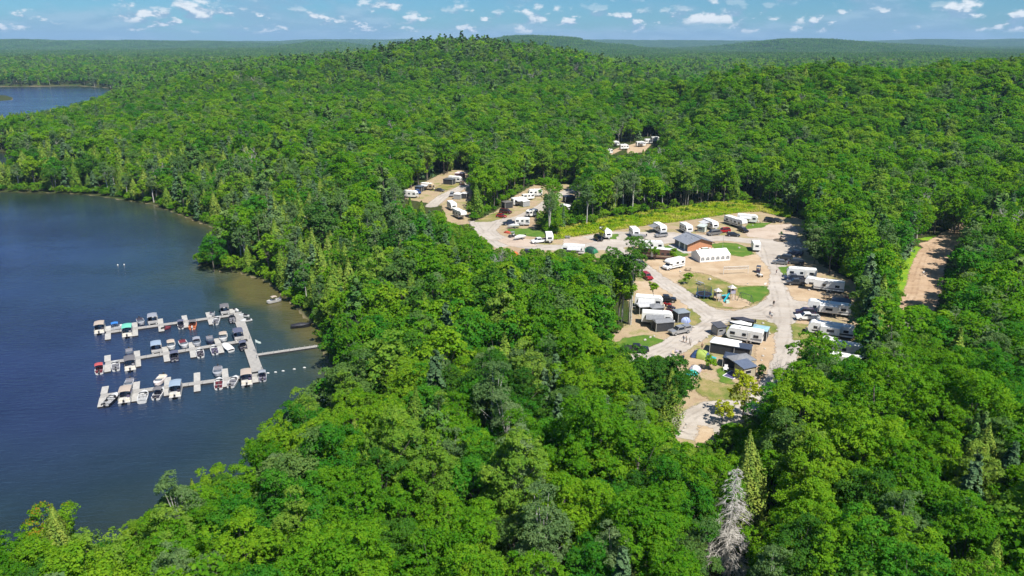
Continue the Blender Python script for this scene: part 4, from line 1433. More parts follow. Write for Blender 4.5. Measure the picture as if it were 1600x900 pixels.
# what must stay open to view (photograph pixels): the lake, the campground, the track
OPEN_PX = [np.array(p, float) for p in (
    [(-50, 305), (130, 308), (235, 323), (300, 346), (338, 364), (318, 372), (305, 392), (304, 424), (370, 428), (408, 446), (438, 466), (470, 492), (492, 512), (496, 548), (480, 562), (458, 606),
     (432, 632), (378, 676), (372, 692), (296, 694), (236, 738), (224, 772), (200, 792), (145, 812), (132, 806), (112, 792), (70, 796), (40, 826), (-50, 830)],
    [(632, 311), (634, 298), (652, 292), (664, 283), (698, 275), (705, 266), (732, 266), (736, 300), (722, 316), (735, 343), (722, 352), (700, 346), (692, 312), (676, 314)],
    [(735, 347), (770, 338), (783, 316), (800, 312), (826, 294), (846, 298), (844, 318), (828, 346), (838, 362), (860, 371), (930, 362), (1010, 348), (1060, 342), (1100, 334), (1150, 326), (1185, 326), (1232, 337), (1247, 346), (1248, 370),
     (1240, 392), (1214, 402), (1224, 420), (1262, 418), (1308, 438), (1328, 462), (1326, 492), (1328, 530), (1338, 538), (1334, 556), (1300, 554), (1268, 532), (1240, 534), (1228, 545), (1220, 575), (1195, 600), (1160, 628),
     (1128, 640), (1122, 660), (1112, 688), (1090, 690), (1052, 678), (1058, 652), (1088, 625), (1082, 575), (1055, 560), (1010, 552), (985, 549), (968, 540), (982, 524), (1004, 516), (1006, 482), (1012, 445), (1010, 415),
     (985, 405), (955, 397), (908, 395), (880, 384), (858, 388), (800, 390), (765, 378)],
    [(880, 298), (900, 292), (906, 300), (892, 316), (882, 318)],
    [(1438, 379), (1482, 367), (1508, 356), (1511, 364), (1474, 396), (1468, 416), (1478, 440), (1470, 462), (1436, 474), (1408, 472), (1406, 445), (1416, 410), (1430, 388)],
    [(952, 238), (960, 222), (985, 223), (998, 216), (1034, 212), (1034, 220), (1006, 233), (985, 236)],
    [(968, 472), (998, 472), (1000, 506), (970, 506)],
    [(-20, 238), (30, 239), (26, 247), (-20, 251)],
    [(870, 362), (960, 340), (1100, 318), (1188, 312), (1228, 334), (1100, 345), (960, 366)],
    [(-30, 138), (160, 139), (172, 142), (150, 150), (120, 160), (60, 172), (-30, 180)],
)]


SNAG_D = 93.5          # the bare spruce: nothing taller in front of it


def px_inside(u, v, grow=0.0):
    P = np.stack([u, v], 1)
    r = np.zeros(len(u), bool)
    for p in OPEN_PX:
        r |= inside(P, p)
    return r


def blocks_view(x, y, z, H, R, base=.25):
    """true where the tree's outline would cover something the photograph shows open"""
    bad = np.zeros(len(x), bool)
    u, v, d = proj(x, y, z)
    s = FPX / d
    for fz, fr in ((1.0, 0), (.97, .45), (.97, -.45), (.8, .82), (.8, -.82), (.6, .92), (.6, -.92), (.42, .8), (.42, -.8), (.6, 0), (base, 0), (.12, 0), (0.02, 0)):
        uu, vv, _ = proj(x, y, z + H * fz)
        bad |= px_inside(uu + fr * R * s, vv)
    # nothing tall in front of the bare spruce
    uc, vc, _ = proj(x, y, z + H * .6)
    for pv in range(745, 866, 15):
        bad |= (d < SNAG_D) & (((1131 - uc) / (R * s * .9 + 4 + (pv - 735) * .14)) ** 2 + ((pv - vc) / (H * s * .40)) ** 2 < 1)
    return bad


def species_weights(x, y, z):
    """share of each kind by place: maples by the campground, cedar and spruce by the lake, pines on the crests"""
    n1, n2 = vnoise(x / 70, y / 70, 21), vnoise(x / 45, y / 45, 33)
    P = np.stack([x, y], 1)
    sl = -sdf_poly(P, LAKE)
    u, v, d = proj(x, y, z)
    cedarish = np.clip(smooth(75, 20, sl) * smooth(150, 210, y) + .25 * smooth(300, 420, d) * smooth(700, 520, u) + .15 * smooth(.6, .8, n2), 0, 1)
    ridge = np.clip(smooth(40, 62, z), 0, 1)
    far = smooth(500, 900, d)
    W = np.stack([
        1.6 * (1 - .72 * cedarish) * (1 - .45 * far) * (1 - .6 * ridge),
        .60 + .30 * far + .25 * n1,
        (.46 * (n2 > .5) + .16 + .20 * cedarish) * (1 - .25 * smooth(260, 420, d)),
        .09 + 1.6 * cedarish * (1 - .6 * far),
        .10 + .24 * cedarish + .34 * far + .14 * n1,
        .03 + .75 * ridge + .34 * far + .06 * cedarish], 1)
    return W / W.sum(1, keepdims=True)


def make_forest():
    rng = np.random.default_rng(77)
    pts = []
    # concentric belts: spacing opens out with distance
    for y0, y1, sp in ((30, 260, 4.9), (260, 620, 5.6), (620, 1250, 7.2), (1250, 2100, 9.2)):
        xm = y1 * .90 + 40
        gx, gy = np.arange(-xm, xm, sp), np.arange(y0, y1, sp)
        X, Y = np.meshgrid(gx, gy)
        X = X + (np.arange(len(gy)) % 2)[:, None] * sp / 2
        X = X.ravel() + rng.uniform(-.42, .42, X.size) * sp
        Y = Y.ravel() + rng.uniform(-.42, .42, Y.size) * sp
        k = np.abs(X) < Y * .82 + 45
        pts.append(np.stack([X[k], Y[k]], 1))
    P = np.concatenate(pts)
    x, y = P[:, 0], P[:, 1]
    z, s = height(x, y)
    keep = s > 1.5
    x, y, z, s = x[keep], y[keep], z[keep], s[keep]
    W = species_weights(x, y, z)
    kk = (rng.uniform(0, 1, len(x))[:, None] > W.cumsum(1)).sum(1)
    kk = np.minimum(kk, 5)
    var = rng.integers(0, 1000, len(x))
    first = np.array([KIDX[k][0] for k, _ in KINDS])
    cnt = np.array([c for _, c in KINDS])
    proto = first[kk] + var % cnt[kk]
    hgt = np.array([{'maple': 16.8, 'oak': 15.5, 'birch': 16.5, 'cedar': 13.5, 'spruce': 17, 'pine': 20}[k] for k, _ in KINDS])
    rad = np.array([{'maple': 4.1, 'oak': 4.4, 'birch': 3.1, 'cedar': 2.4, 'spruce': 2.9, 'pine': 3.8}[k] for k, _ in KINDS])
    sc = rng.normal(1.0, .135, len(x)).clip(.65, 1.35) * (1 - .25 * smooth(12, 0, s))
    dlow = smooth(900, 600, y) * smooth(-420, -560, x)          # low wood in front of the far lake
    sc = sc * (1 - .25 * np.clip(dlow, 0, 1))
    H, R = hgt[kk] * sc, rad[kk] * sc
    bad = blocks_view(x, y, z, H, R)
    # a small tree may still stand where a full one would block the view
    sc2 = np.where(bad, sc * .55, sc)
    bad2 = bad & blocks_view(x, y, z, H * .6, R * .6)
    keep = ~bad2
    sc = sc2
    # keep the buildings' ground free
    pl = sdf_poly(np.stack([x, y], 1), CAMP_OUT)
    keep &= pl < -1.0
    # the bare spruce stands in the open on its sunny side
    bx, by = unproj(1131, 905, CAMP_Z)
    hx, hy = math.sin(SUN_AZ), math.cos(SUN_AZ)
    al, pe = (x - bx) * hx + (y - by) * hy, -(x - bx) * hy + (y - by) * hx
    keep &= ~((al > -2.5) & (al < 11) & (np.abs(pe) < 4.6) & (sc > .62))
    x, y, z, kk, proto, sc = x[keep], y[keep], z[keep], kk[keep], proto[keep], sc[keep]
    H, R = hgt[kk] * sc, rad[kk] * sc
    return x, y, z, kk, proto, sc, H, R, rng


CAMP_OUT = poly_w([(735, 350), (780, 328), (800, 312), (830, 292), (905, 286), (905, 312), (880, 330), (838, 345), (842, 364), (870, 370), (930, 360), (1010, 344), (1110, 332), (1185, 322), (1235, 335), (1258, 346),
                   (1262, 395), (1290, 418), (1335, 445), (1340, 560), (1300, 585), (1245, 600), (1215, 650), (1120, 690), (1085, 698), (1048, 684), (1060, 640), (1080, 610), (1040, 575), (965, 555), (955, 535),
                   (990, 505), (990, 440), (965, 408), (900, 402), (800, 398), (750, 375)], CAMP_Z)
fx, fy, fz, fk, fp, fs, fH, fR, frng = make_forest()
fu, fv, fd = proj(fx, fy, fz + fH * .8)
in_frame = (fu > -20) & (fu < 1620) & (fv > -10) & (fv < 930)
order = np.argsort(np.where(in_frame, fd, 1e9))
N_ALONE = 300
alone = order[:N_ALONE]
mask = np.ones(len(fx), bool)
mask[alone] = False
rest = np.where(mask)[0]
# the trees that show largest: each a thing of its own
NEAR_MESH = {}


def near_parts(pi):
    if pi not in NEAR_MESH:
        kn, sd = PROTO[pi]
        lp, wp = gen(kn, sd, 0)
        NEAR_MESH[pi] = (mesh_np('crown_' + kn, lp[0], lp[1], [LM[TONE[pi]]], None, [('tone', 'FACE', lp[2])]), wood_mesh('trunk_' + kn, wp, bark_of(kn)))
    return NEAR_MESH[pi]


KNAME = {'maple': 'maple_tree', 'oak': 'oak_tree', 'birch': 'birch_tree', 'cedar': 'cedar_tree', 'spruce': 'spruce_tree', 'pine': 'pine_tree'}
TWORD = {'green': 'mid-green round-crowned broadleaf tree', 'lime': 'bright lime green broadleaf tree', 'emerald': 'deep emerald broadleaf tree', 'yellowgreen': 'pale yellow-green broadleaf tree',
         'dark': 'dark green spreading broadleaf tree', 'olive': 'dull olive broadleaf tree', 'birch': 'slim grey-green birch', 'cedar': 'yellowish cone-shaped cedar', 'spruce': 'blue-green pointed spruce', 'pine': 'dark tufted pine'}


def place_words(u, v):
    if u < 330:
        return 'on the bank at the near end of the lake'
    if u < 560:
        return 'on the lake slope opposite the docks' if v < 760 else 'at the bottom of the lake slope'
    if u < 800:
        return 'in the unbroken wood south of the docks' if v < 760 else 'deep in the wood south of the docks'
    if u < 1000:
        return 'in the wood between lake and turning circle' if v < 760 else 'near the bottom edge below the turning circle'
    if u < 1190:
        return 'round the bare dead spruce'
    if u < 1400:
        return 'in the wood south of the eastern campers' if v < 740 else 'low in the wood south of the eastern campers'
    return 'in the wood below the reddish dirt track' if v < 740 else 'in the corner wood far below the dirt track'


def tree_thing(name, crown_me, trunk_me, loc, sc, rz, label, group=None, tilt=(0, 0)):
    e = link(name, None, label=label, category='tree', group=group)
    e.location = loc
    e.scale = (sc, sc, sc) if not isinstance(sc, tuple) else sc
    e.rotation_euler = (tilt[0], tilt[1], rz)
    if trunk_me is not None:
        link('trunk', trunk_me, e)
    if crown_me is not None:
        link('crown', crown_me, e)
    return e


for q in alone:
    kn = PROTO[fp[q]][0]
    nm, words_ = KNAME[kn], TWORD[TONE[int(fp[q])]]
    size = 'big ' if fs[q] > 1.09 else ('small ' if fs[q] < .86 else '')
    cm, tm = near_parts(int(fp[q]))
    pw = place_words(fu[q], fv[q])
    lab = size + words_ + ' ' + pw
    tree_thing(nm, cm, tm, (fx[q], fy[q], fz[q]), float(fs[q]), float(frng.uniform(0, 6.28)), lab, lab.replace(' tree ', ' trees ', 1), (float(frng.normal() * .03), float(frng.normal() * .03)))

ri = fp[rest] + np.where(fd[rest] > 850, NP_, 0)
dead = frng.uniform(0, 1, len(rest)) < np.where((fu[rest] > 1280) & (fv[rest] > 230) & (fv[rest] < 420), .05, .018)
ri = np.where(dead, SNAG0 + frng.integers(0, NSNAG, len(rest)), ri)
sxy = fs[rest] * frng.uniform(.90, 1.14, len(rest)) * (1 + .22 * smooth(240, 420, fd[rest]) + .12 * smooth(500, 900, fd[rest]))
RP = np.stack([fx[rest], fy[rest], fz[rest]], 1)
RR = np.stack([frng.normal(size=len(rest)) * .03, frng.normal(size=len(rest)) * .03, frng.uniform(0, 6.28, len(rest))], 1)
RS = np.stack([sxy, sxy, fs[rest]], 1)
scatter('forest', RP, ri, RR, RS, 'dense mixed forest covering the hills round the campground and lake', 'forest')

# understorey shrubs along the open edges
q = 0


def make_shrubs():
    rng = np.random.default_rng(5)
    n = 60000
    y = rng.uniform(60, 470, n)
    x = rng.uniform(-1, 1, n) * (y * .8 + 20)
    z, s = height(x, y)
    P = np.stack([x, y], 1)
    dc = -sdf_poly(P, CAMP_OUT)
    near_edge = ((dc > 1) & (dc < 16)) | ((s > .8) & (s < 9))
    k = near_edge & (s > .6) & (rng.uniform(0, 1, n) < .55)
    x, y, z = x[k], y[k], z[k]
    sc = rng.uniform(.35, 1.15, len(x))
    bad = blocks_view(x, y, z, 3.4 * sc, 1.5 * sc)
    x, y, z, sc = x[~bad], y[~bad], z[~bad], sc[~bad]
    # low bushes on the weedy bank
    bp = poly_w([(880, 360), (960, 345), (1100, 325), (1190, 318), (1225, 332), (1190, 312), (1100, 316), (960, 338)], CAMP_Z + 1)
    lo, hi = bp.min(0), bp.max(0)
    q = rng.uniform(lo, hi, (500, 2))
    q = q[inside(q, bp)][:110]
    x, y = np.concatenate([x, q[:, 0]]), np.concatenate([y, q[:, 1]])
    z = np.concatenate([z, height(q[:, 0], q[:, 1])[0]])
    sc = np.concatenate([sc, rng.uniform(.18, .5, len(q))])
    R0 = np.stack([np.zeros(len(x)), np.zeros(len(x)), rng.uniform(0, 6.28, len(x))], 1)
    scatter('undergrowth', np.stack([x, y, z], 1), SHRUB0 + rng.integers(0, NSHRUB, len(x)), R0, np.stack([sc * 1.1, sc * 1.1, sc], 1), 'low leafy undergrowth along the shore and the clearing edges', 'undergrowth')


make_shrubs()


def make_far():
    rng = np.random.default_rng(6)
    pts = []
    for r0, r1, sp in ((2050, 4200, 50.0), (4200, 11500, 66.0)):
        xm = r1 * .86
        gx, gy = np.arange(-xm, xm, sp), np.arange(r0, r1, sp)
        X, Y = np.meshgrid(gx, gy)
        X = X.ravel() + rng.uniform(-.3, .3, X.size) * sp
        Y = Y.ravel() + rng.uniform(-.3, .3, Y.size) * sp
        k = np.abs(X) < Y * .80
        pts.append(np.stack([X[k], Y[k], np.full(k.sum(), sp / 50.0)], 1))
    P = np.concatenate(pts)
    z, s = height(P[:, 0], P[:, 1])
    R0 = np.stack([np.zeros(len(P)), np.zeros(len(P)), rng.integers(0, 4, len(P)) * (np.pi / 2)], 1)
    sc = np.stack([P[:, 2], P[:, 2], np.ones(len(P))], 1)
    scatter('distant_forest', np.stack([P[:, 0], P[:, 1], z - .5], 1), PATCH0 + rng.integers(0, NPATCH, len(P)), R0, sc, 'far-off forest running to the blue ridges on the horizon', 'forest')


make_far()

# ---------------------------------------------------------------- campground: buildings
def rect_frame(A, B, C):
    """origin at the middle of A-B, x along A-B, y towards C"""
    A, B, C = Vector(A), Vector(B), Vector(C)
    w = (B - A).length
    yaw = math.atan2(B[1] - A[1], B[0] - A[0])
    return (A + B) / 2, w, (C - A).length, yaw


def wash_house():
    o, w, d, yaw = rect_frame(unproj(1074, 393.5, CAMP_Z), unproj(1112, 390, CAMP_Z), unproj(1063.5, 383.5, CAMP_Z))
    d = max(d, 8.5)
    r = thing('wash_house', 'small brick-orange building with grey gable roof at the heart of the campground', 'building', o[0], o[1], CAMP_Z + .08, yaw)
    brick = surf('orange_siding', (.50, .235, .125), .8, 0, .15, 5)
    dark = surf('dark_grey_siding', (.115, .12, .13), .7, 0, .15, 3)
    roofm = surf('grey_metal_roof', (.235, .25, .285), .5, .2, .10, 2)
    trim = surf('brown_fascia', (.09, .055, .04), .6)
    h, t = 2.5, 4.0
    part(r, 'gable_wall', 'wh1', lambda mb: mb.add([(-w / 2, 0, 0), (w / 2, 0, 0), (w / 2, 0, h), (0, 0, t), (-w / 2, 0, h), (-w / 2, .18, 0), (w / 2, .18, 0), (w / 2, .18, h), (0, .18, t), (-w / 2, .18, h)],
         [(0, 1, 2, 3, 4), (9, 8, 7, 6, 5), (0, 5, 6, 1), (1, 6, 7, 2), (2, 7, 8, 3), (3, 8, 9, 4), (4, 9, 5, 0)]), brick)
    part(r, 'back_wall', 'wh2', lambda mb: mb.add([(-w / 2, d - .18, 0), (w / 2, d - .18, 0), (w / 2, d - .18, h), (0, d - .18, t), (-w / 2, d - .18, h), (-w / 2, d, 0), (w / 2, d, 0), (w / 2, d, h), (0, d, t), (-w / 2, d, h)],
         [(0, 1, 2, 3, 4), (9, 8, 7, 6, 5), (0, 5, 6, 1), (1, 6, 7, 2), (2, 7, 8, 3), (3, 8, 9, 4), (4, 9, 5, 0)]), brick)
    for s in (-1, 1):
        sw = part(r, 'side_wall', ('wh3', s), lambda mb, s=s: mb.box(*sorted((s * w / 2, s * (w / 2 - .16))), .18, d - .18, 0, h), dark)
        for q in range(2):
            part(sw, 'door', ('wh3d', s, q), lambda mb, s=s, q=q: mb.box(s * w / 2 - .03, s * w / 2 + .03, 1.5 + q * 3.4, 2.4 + q * 3.4, .02, 2.1), OFFWHITE)

        def slope(mb, s=s):
            ov, e = .55, .65
            zz = h - (t - h) / (w / 2) * e
            P = [(0, -ov, t), (s * (w / 2 + e), -ov, zz), (s * (w / 2 + e), d + ov, zz), (0, d + ov, t)]
            if s < 0:
                P = P[::-1]
            mb.add([(p[0], p[1], p[2] + .05) for p in P] + [(p[0], p[1], p[2] + .17) for p in P], [(3, 2, 1, 0), (4, 5, 6, 7), (0, 1, 5, 4), (1, 2, 6, 5), (2, 3, 7, 6), (3, 0, 4, 7)])
        sl = part(r, 'roof_slope', ('wh4', s), slope, roofm)
        for q in range(9):
            part(sl, 'roof_seam', ('wh5', s, q), lambda mb, s=s, q=q: mb.tube([(0, q * (d + .9) / 8 - .45, t + .19), (s * (w / 2 + .63), q * (d + .9) / 8 - .45, h - (t - h) / (w / 2) * .63 + .19)], .03, 4), roofm)
        part(r, 'fascia', ('wh6', s), lambda mb, s=s: mb.add([(0, -.60, t + .18), (s * (w / 2 + .66), -.60, h - (t - h) / (w / 2) * .66 + .18), (s * (w / 2 + .66), -.60, h - (t - h) / (w / 2) * .66 - .08), (0, -.60, t - .08),
             (0, -.557, t + .18), (s * (w / 2 + .66), -.557, h - (t - h) / (w / 2) * .66 + .18), (s * (w / 2 + .66), -.557, h - (t - h) / (w / 2) * .66 - .08), (0, -.557, t - .08)],
             [(0, 1, 2, 3), (7, 6, 5, 4), (0, 4, 5, 1), (1, 5, 6, 2), (2, 6, 7, 3), (3, 7, 4, 0)]), trim)
    part(r, 'concrete_apron', 'wh7', lambda mb: mb.box(-w / 2 - 2.2, w / 2 + 1.2, -1.6, d + .8, -.06, .03), surf('concrete', (.42, .40, .38), .9, 0, .15, 1.5))
    part(r, 'ridge_cap', 'wh8', lambda mb: mb.box(-.18, .18, -.56, d + .56, t + .155, t + .23), roofm)
    for q in range(2):
        part(r, 'roof_pipe', ('wh9', q), lambda mb, q=q: mb.tube([(-w * .22, 2.5 + q * 3, t - .6), (-w * .22, 2.5 + q * 3, t + .3)], .08, 6), GREYP)


wash_house()


def party_tent():
    o, w, d, yaw = rect_frame(unproj(1093.5, 411, CAMP_Z), unproj(1140.5, 407.5, CAMP_Z), unproj(1083.5, 403, CAMP_Z))
    d = 6.0
    r = thing('marquee', 'long white marquee with six arched windows on the sand', 'tent', o[0], o[1], CAMP_Z + .12, yaw)
    h, t = 2.05, 3.35
    for s in (-1, 1):
        def slope(mb, s=s):
            y0, y1 = (0 - .06, d / 2) if s < 0 else (d + .06, d / 2)
            g = []
            for i in range(5):
                k = i / 4
                g.append([(-w / 2 - .08 + (w + .16) * j / 12, y0 + (y1 - y0) * k, h + (t - h) * k - .07 * math.sin(math.pi * k) - .03 * abs(math.sin(math.pi * j / 2))) for j in range(13)])
            mb.sheet(g if s < 0 else [row[::-1] for row in g], .03)
        part(r, 'roof_slope', ('pt4', s), slope, TARP_WHITE)
    nw = 6
    pw = w / nw
    for s, yy in ((-1, 0.0), (1, d)):
        for q in range(nw):
            x0 = -w / 2 + q * pw

            def panel(mb, x0=x0, yy=yy):
                mb.box(x0 + .012, x0 + pw - .012, yy - .02, yy + .02, .02, h - .02)
            wp = part(r, 'wall_panel', ('pt5', s, q), panel, TARP_WHITE)

            def arch(mb, x0=x0, yy=yy, s=s):
                cx, hw = x0 + pw / 2, pw * .33
                pts = [(cx - hw, .62), (cx + hw, .62), (cx + hw, 1.15)] + [(cx + hw * math.cos(a), 1.15 + .52 * math.sin(a)) for a in np.linspace(.3, 2.84, 7)] + [(cx - hw, 1.15)]
                mb.prism(pts, yy - .028, yy + .028)
            aw = part(wp, 'arched_window', ('pt6', s, q), arch, surf('clear_vinyl', (.20, .215, .235), .25, 0, .3, 3))
            part(aw, 'glazing_bar', ('pt7', s, q), lambda mb, x0=x0, yy=yy: (mb.box(x0 + pw / 2 - .025, x0 + pw / 2 + .025, yy - .034, yy + .034, .62, 1.66), mb.box(x0 + pw * .18, x0 + pw * .82, yy - .033, yy + .033, 1.12, 1.17)) and None, TARP_WHITE)
    for s in (-1, 1):
        part(r, 'end_wall', ('pt8', s), lambda mb, s=s: mb.add([(s * w / 2 - .015, 0, 0), (s * w / 2 - .015, d, 0), (s * w / 2 - .015, d, h), (s * w / 2 - .015, d / 2, t - .06), (s * w / 2 - .015, 0, h),
             (s * w / 2 + .015, 0, 0), (s * w / 2 + .015, d, 0), (s * w / 2 + .015, d, h), (s * w / 2 + .015, d / 2, t - .06), (s * w / 2 + .015, 0, h)],
             [(4, 3, 2, 1, 0), (5, 6, 7, 8, 9), (0, 1, 6, 5), (1, 2, 7, 6), (2, 3, 8, 7), (3, 4, 9, 8), (4, 0, 5, 9)]), TARP_WHITE)
    for q in range(nw + 1):
        for yy in (.06, d - .06):
            part(r, 'post', ('pt9', q, yy), lambda mb, q=q, yy=yy: mb.tube([(-w / 2 + q * pw * .998 + .01, yy, 0), (-w / 2 + q * pw * .998 + .01, yy, h)], .03, 5), STEEL)


party_tent()


def shed(u, v, w, d, h, label, wallm, roofm, du, dv):
    x, y = place(u, v, h * .5)
    r = thing('shed', label, 'shed', x, y, CAMP_Z + .10, yaw_px(u, v, du, dv), 'shelters in the campground')
    key = ('shed', w, d, h)
    part(r, 'floor_deck', key + (0,), lambda mb: mb.box(-w / 2 - .5, w / 2 + .5, -d / 2 - .6, d / 2 + .3, 0, .14), WOOD)
    part(r, 'wall', key + (1,), lambda mb: mb.box(-w / 2, w / 2, -d / 2, d / 2, .14, h), wallm)
    part(r, 'roof', key + (2,), lambda mb: mb.add([(-w / 2 - .2, -d / 2 - .25, h + .12), (w / 2 + .2, -d / 2 - .25, h + .12), (w / 2 + .2, d / 2 + .25, h + .55), (-w / 2 - .2, d / 2 + .25, h + .55),
         (-w / 2 - .2, -d / 2 - .25, h + .003), (w / 2 + .2, -d / 2 - .25, h + .003), (w / 2 + .2, d / 2 + .25, h + .43), (-w / 2 - .2, d / 2 + .25, h + .43)],
         [(0, 1, 2, 3), (7, 6, 5, 4), (0, 4, 5, 1), (1, 5, 6, 2), (2, 6, 7, 3), (3, 7, 4, 0)]), roofm)
    wn = part(r, 'window', key + (3,), lambda mb: mb.box(-w * .3, w * .12, -d / 2 - .02, -d / 2 + .02, h * .5, h * .78), GLASS)
    part(wn, 'window_frame', key + (4,), lambda mb: (mb.box(-w * .3 - .06, w * .12 + .06, -d / 2 - .04, -d / 2 + .01, h * .78, h * .78 + .07), mb.box(-w * .3 - .06, w * .12 + .06, -d / 2 - .04, -d / 2 + .01, h * .5 - .07, h * .5)) and None, OFFWHITE)
    part(r, 'door', key + (5,), lambda mb: mb.box(w / 2 - .02, w / 2 + .02, -.45, .45, .16, h * .86), OFFWHITE)
    for sx in (-1, 1):
        for sy in (-1, 1):
            part(r, 'corner_trim', key + (6, sx, sy), lambda mb, sx=sx, sy=sy: mb.box(sx * w / 2 - .05, sx * w / 2 + .05, sy * d / 2 - .05, sy * d / 2 + .05, .15, h - .002), DARKWOOD)


shed(1163.5, 580, 3.2, 2.8, 2.6, 'tan shed with dark blue slanted roof and a white timber deck', surf('tan_siding', (.40, .355, .265), .8, 0, .15, 4), surf('blue_grey_roofing', (.10, .125, .185), .6, 0, .15, 2), 10, -2.2)
shed(1097, 358, 2.6, 2.4, 2.1, 'pale green garden shed beside the row of campers', surf('pale_green_siding', (.33, .40, .34), .8, 0, .12, 4), surf('pale_roofing', (.45, .50, .47), .7), 10, 1.5)
shed(1123, 516, 2.4, 2.4, 2.1, 'grey hut with dark roof hatches beside the trailer steps', GREYP, surf('dark_roofing', (.07, .072, .085), .6), 10, -1.5)

# ---------------------------------------------------------------- campers
AC_G, AC_B, AC_R, AC_T = surf('grey_decal', (.22, .23, .25), .4), surf('black_decal', (.04, .04, .05), .4), surf('maroon_decal', (.16, .035, .03), .4), surf('tan_decal', (.42, .34, .25), .4)
trailer(946, 365, 10, 6.5, 6.4, 'white round-nosed trailer with a dark SUV at its side by the road', 'travel', None, -1, AC_G, mid=1.5)
trailer(991, 363, 6, 5, 5.4, 'short white box trailer behind the boat on its trailer', 'travel', None, 1, None, mid=1.5)
trailer(1031, 357, 10, 5.5, 6.8, 'white trailer with grey awning behind a silver SUV', 'travel', TARP_GREY, -1, AC_G, mid=1.5, bodymat=WHITE)
trailer(1072, 357, 9, 5, 6.4, 'white trailer behind the grey-roofed building', 'travel', None, -1, AC_B, mid=1.5)
trailer(1110, 351, 12, 5, 7.2, 'white trailer with silver awning next to the green shed', 'travel', TARP_SILVER, -1, AC_G, mid=1.5)
trailer(1149, 347, 16, 5.2, 10.5, 'long grey-sided fifth wheel camper at the foot of the weedy bank', 'fifth', None, -1, AC_B, bodymat=WHITE, mid=1.6, windows=4)
trailer(1168, 342, 14, 1.2, 7.6, 'white trailer tucked in behind the long fifth wheel camper', 'travel', TARP_SILVER, -1, None, mid=1.5)
trailer(1181, 384, -3, -6, 5.6, 'small white trailer parked alone on the open gravel', 'travel', None, 1, None, mid=1.5, h=2.95)
trailer(1252, 427, -10, -.8, 8.2, 'white trailer at the shaded end of the eastern row', 'travel', None, 1, AC_G, mid=1.6)
trailer(1288, 446, -10, -1.3, 10.2, 'white fifth wheel with grey awning behind the dark pickup', 'fifth', TARP_GREY, -1, AC_G, mid=1.6)
trailer(1295, 482, -10, -1.2, 10.2, 'fifth wheel camper half in dappled tree shade', 'fifth', None, 1, AC_G, mid=1.6, slide=True, windows=4)
trailer(1298, 515, -10, -1.5, 10.0, 'long white trailer with slide-out and a dark tarp at its nose', 'travel', None, 1, AC_B, mid=1.6, slide=True, windows=4)
trailer(1319, 546, -10, -1.6, 9.0, 'white trailer half hidden under branches south of the slide-out trailer', 'travel', None, 1, AC_B, mid=1.6)
trailer(1321, 566, -10, -1.6, 8.0, 'grey trailer deep under the trees at the end of the eastern row', 'travel', None, 1, AC_B, mid=1.6, bodymat=OFFWHITE)
trailer(1164, 523, -10, -1.7, 8.0, 'white trailer with three dark windows in the central pitch', 'travel', None, 1, AC_G, mid=1.6)
trailer(1027, 497, 10, .6, 7.6, 'white trailer with grey awning next to the tall trees', 'travel', TARP_GREY, -1, None, mid=1.5)
trailer(1014, 472, 10, .8, 7.2, 'white trailer with grey awning and silver porch roof by the black pickup', 'travel', TARP_SILVER, -1, None, mid=1.5)
trailer(1018, 384, 10, .2, 8.0, 'white trailer parked behind the maroon coach', 'travel', None, -1, AC_G, mid=1.6)
trailer(1027, 396, 12, .9, 10.8, 'long maroon and tan motor coach with white roof', 'coach', None, -1, AC_T, mid=1.7, bodymat=surf('maroon_paint', (.135, .065, .055), .35, 0, .1, coat=.3), h=3.4, windows=5)
motorhome_c(1053, 412, -12, 2.6, 'white motorhome with a van cab parked near the sapling')
trailer(895, 390, -12, -.6, 7.6, 'white and grey trailer beside the green tent', 'travel', TARP_SILVER, 1, AC_G, mid=1.5)
trailer(858, 371, 2, 5, 5.0, 'white camper seen end-on behind the white pickup', 'travel', None, 1, None, mid=1.6)
trailer(816, 347, -10, 0, 5.6, 'small white trailer hitched behind the dark blue pickup', 'travel', None, 1, AC_G, mid=1.3, h=2.8)
trailer(831, 333, -10, 2, 4.6, 'grey trailer at the wood edge above the hitched pickup', 'travel', None, 1, None, mid=1.4, bodymat=OFFWHITE, h=2.8)
trailer(836, 302, -10, .4, 6.2, 'white trailer highest up the middle loop', 'travel', None, 1, AC_G, mid=1.4)
trailer(811, 315, 10, -1.2, 6.8, 'pale trailer with silver awning in the middle loop', 'travel', TARP_SILVER, -1, AC_G, mid=1.4)
trailer(825, 308, 10, -.8, 5.2, 'low folding trailer between two campers of the middle loop', 'travel', None, -1, None, mid=1.2, h=2.5)
trailer(706, 322, 6, 4, 6.4, 'white rounded trailer below the bend of the upper loop', 'travel', None, -1, None, mid=1.4)
trailer(718, 335, 8, 4, 8.6, 'white fifth wheel near the road junction', 'fifth', None, -1, AC_B, mid=1.5)
trailer(641, 304, 10, .6, 6.8, 'white trailer at the far end of the upper loop', 'travel', None, -1, None, mid=1.4)
trailer(668, 292, 10, .8, 6.4, 'tan trailer with wooden porch in the upper loop', 'travel', TARP_SILVER, -1, None, mid=1.4, bodymat=TANP)
trailer(711, 281, 10, .6, 6.6, 'white-roofed trailer behind the charcoal screen tent', 'travel', None, -1, None, mid=1.4, bodymat=OFFWHITE)
trailer(919, 290, 6, 3, 6.4, 'white trailer glimpsed through the trees of the middle loop', 'travel', None, -1, None, mid=1.4)
trailer(884, 325, 8, 2, 4.8, 'white camper van body under the tree above the weedy bank', 'travel', None, -1, None, mid=1.3, h=2.6)
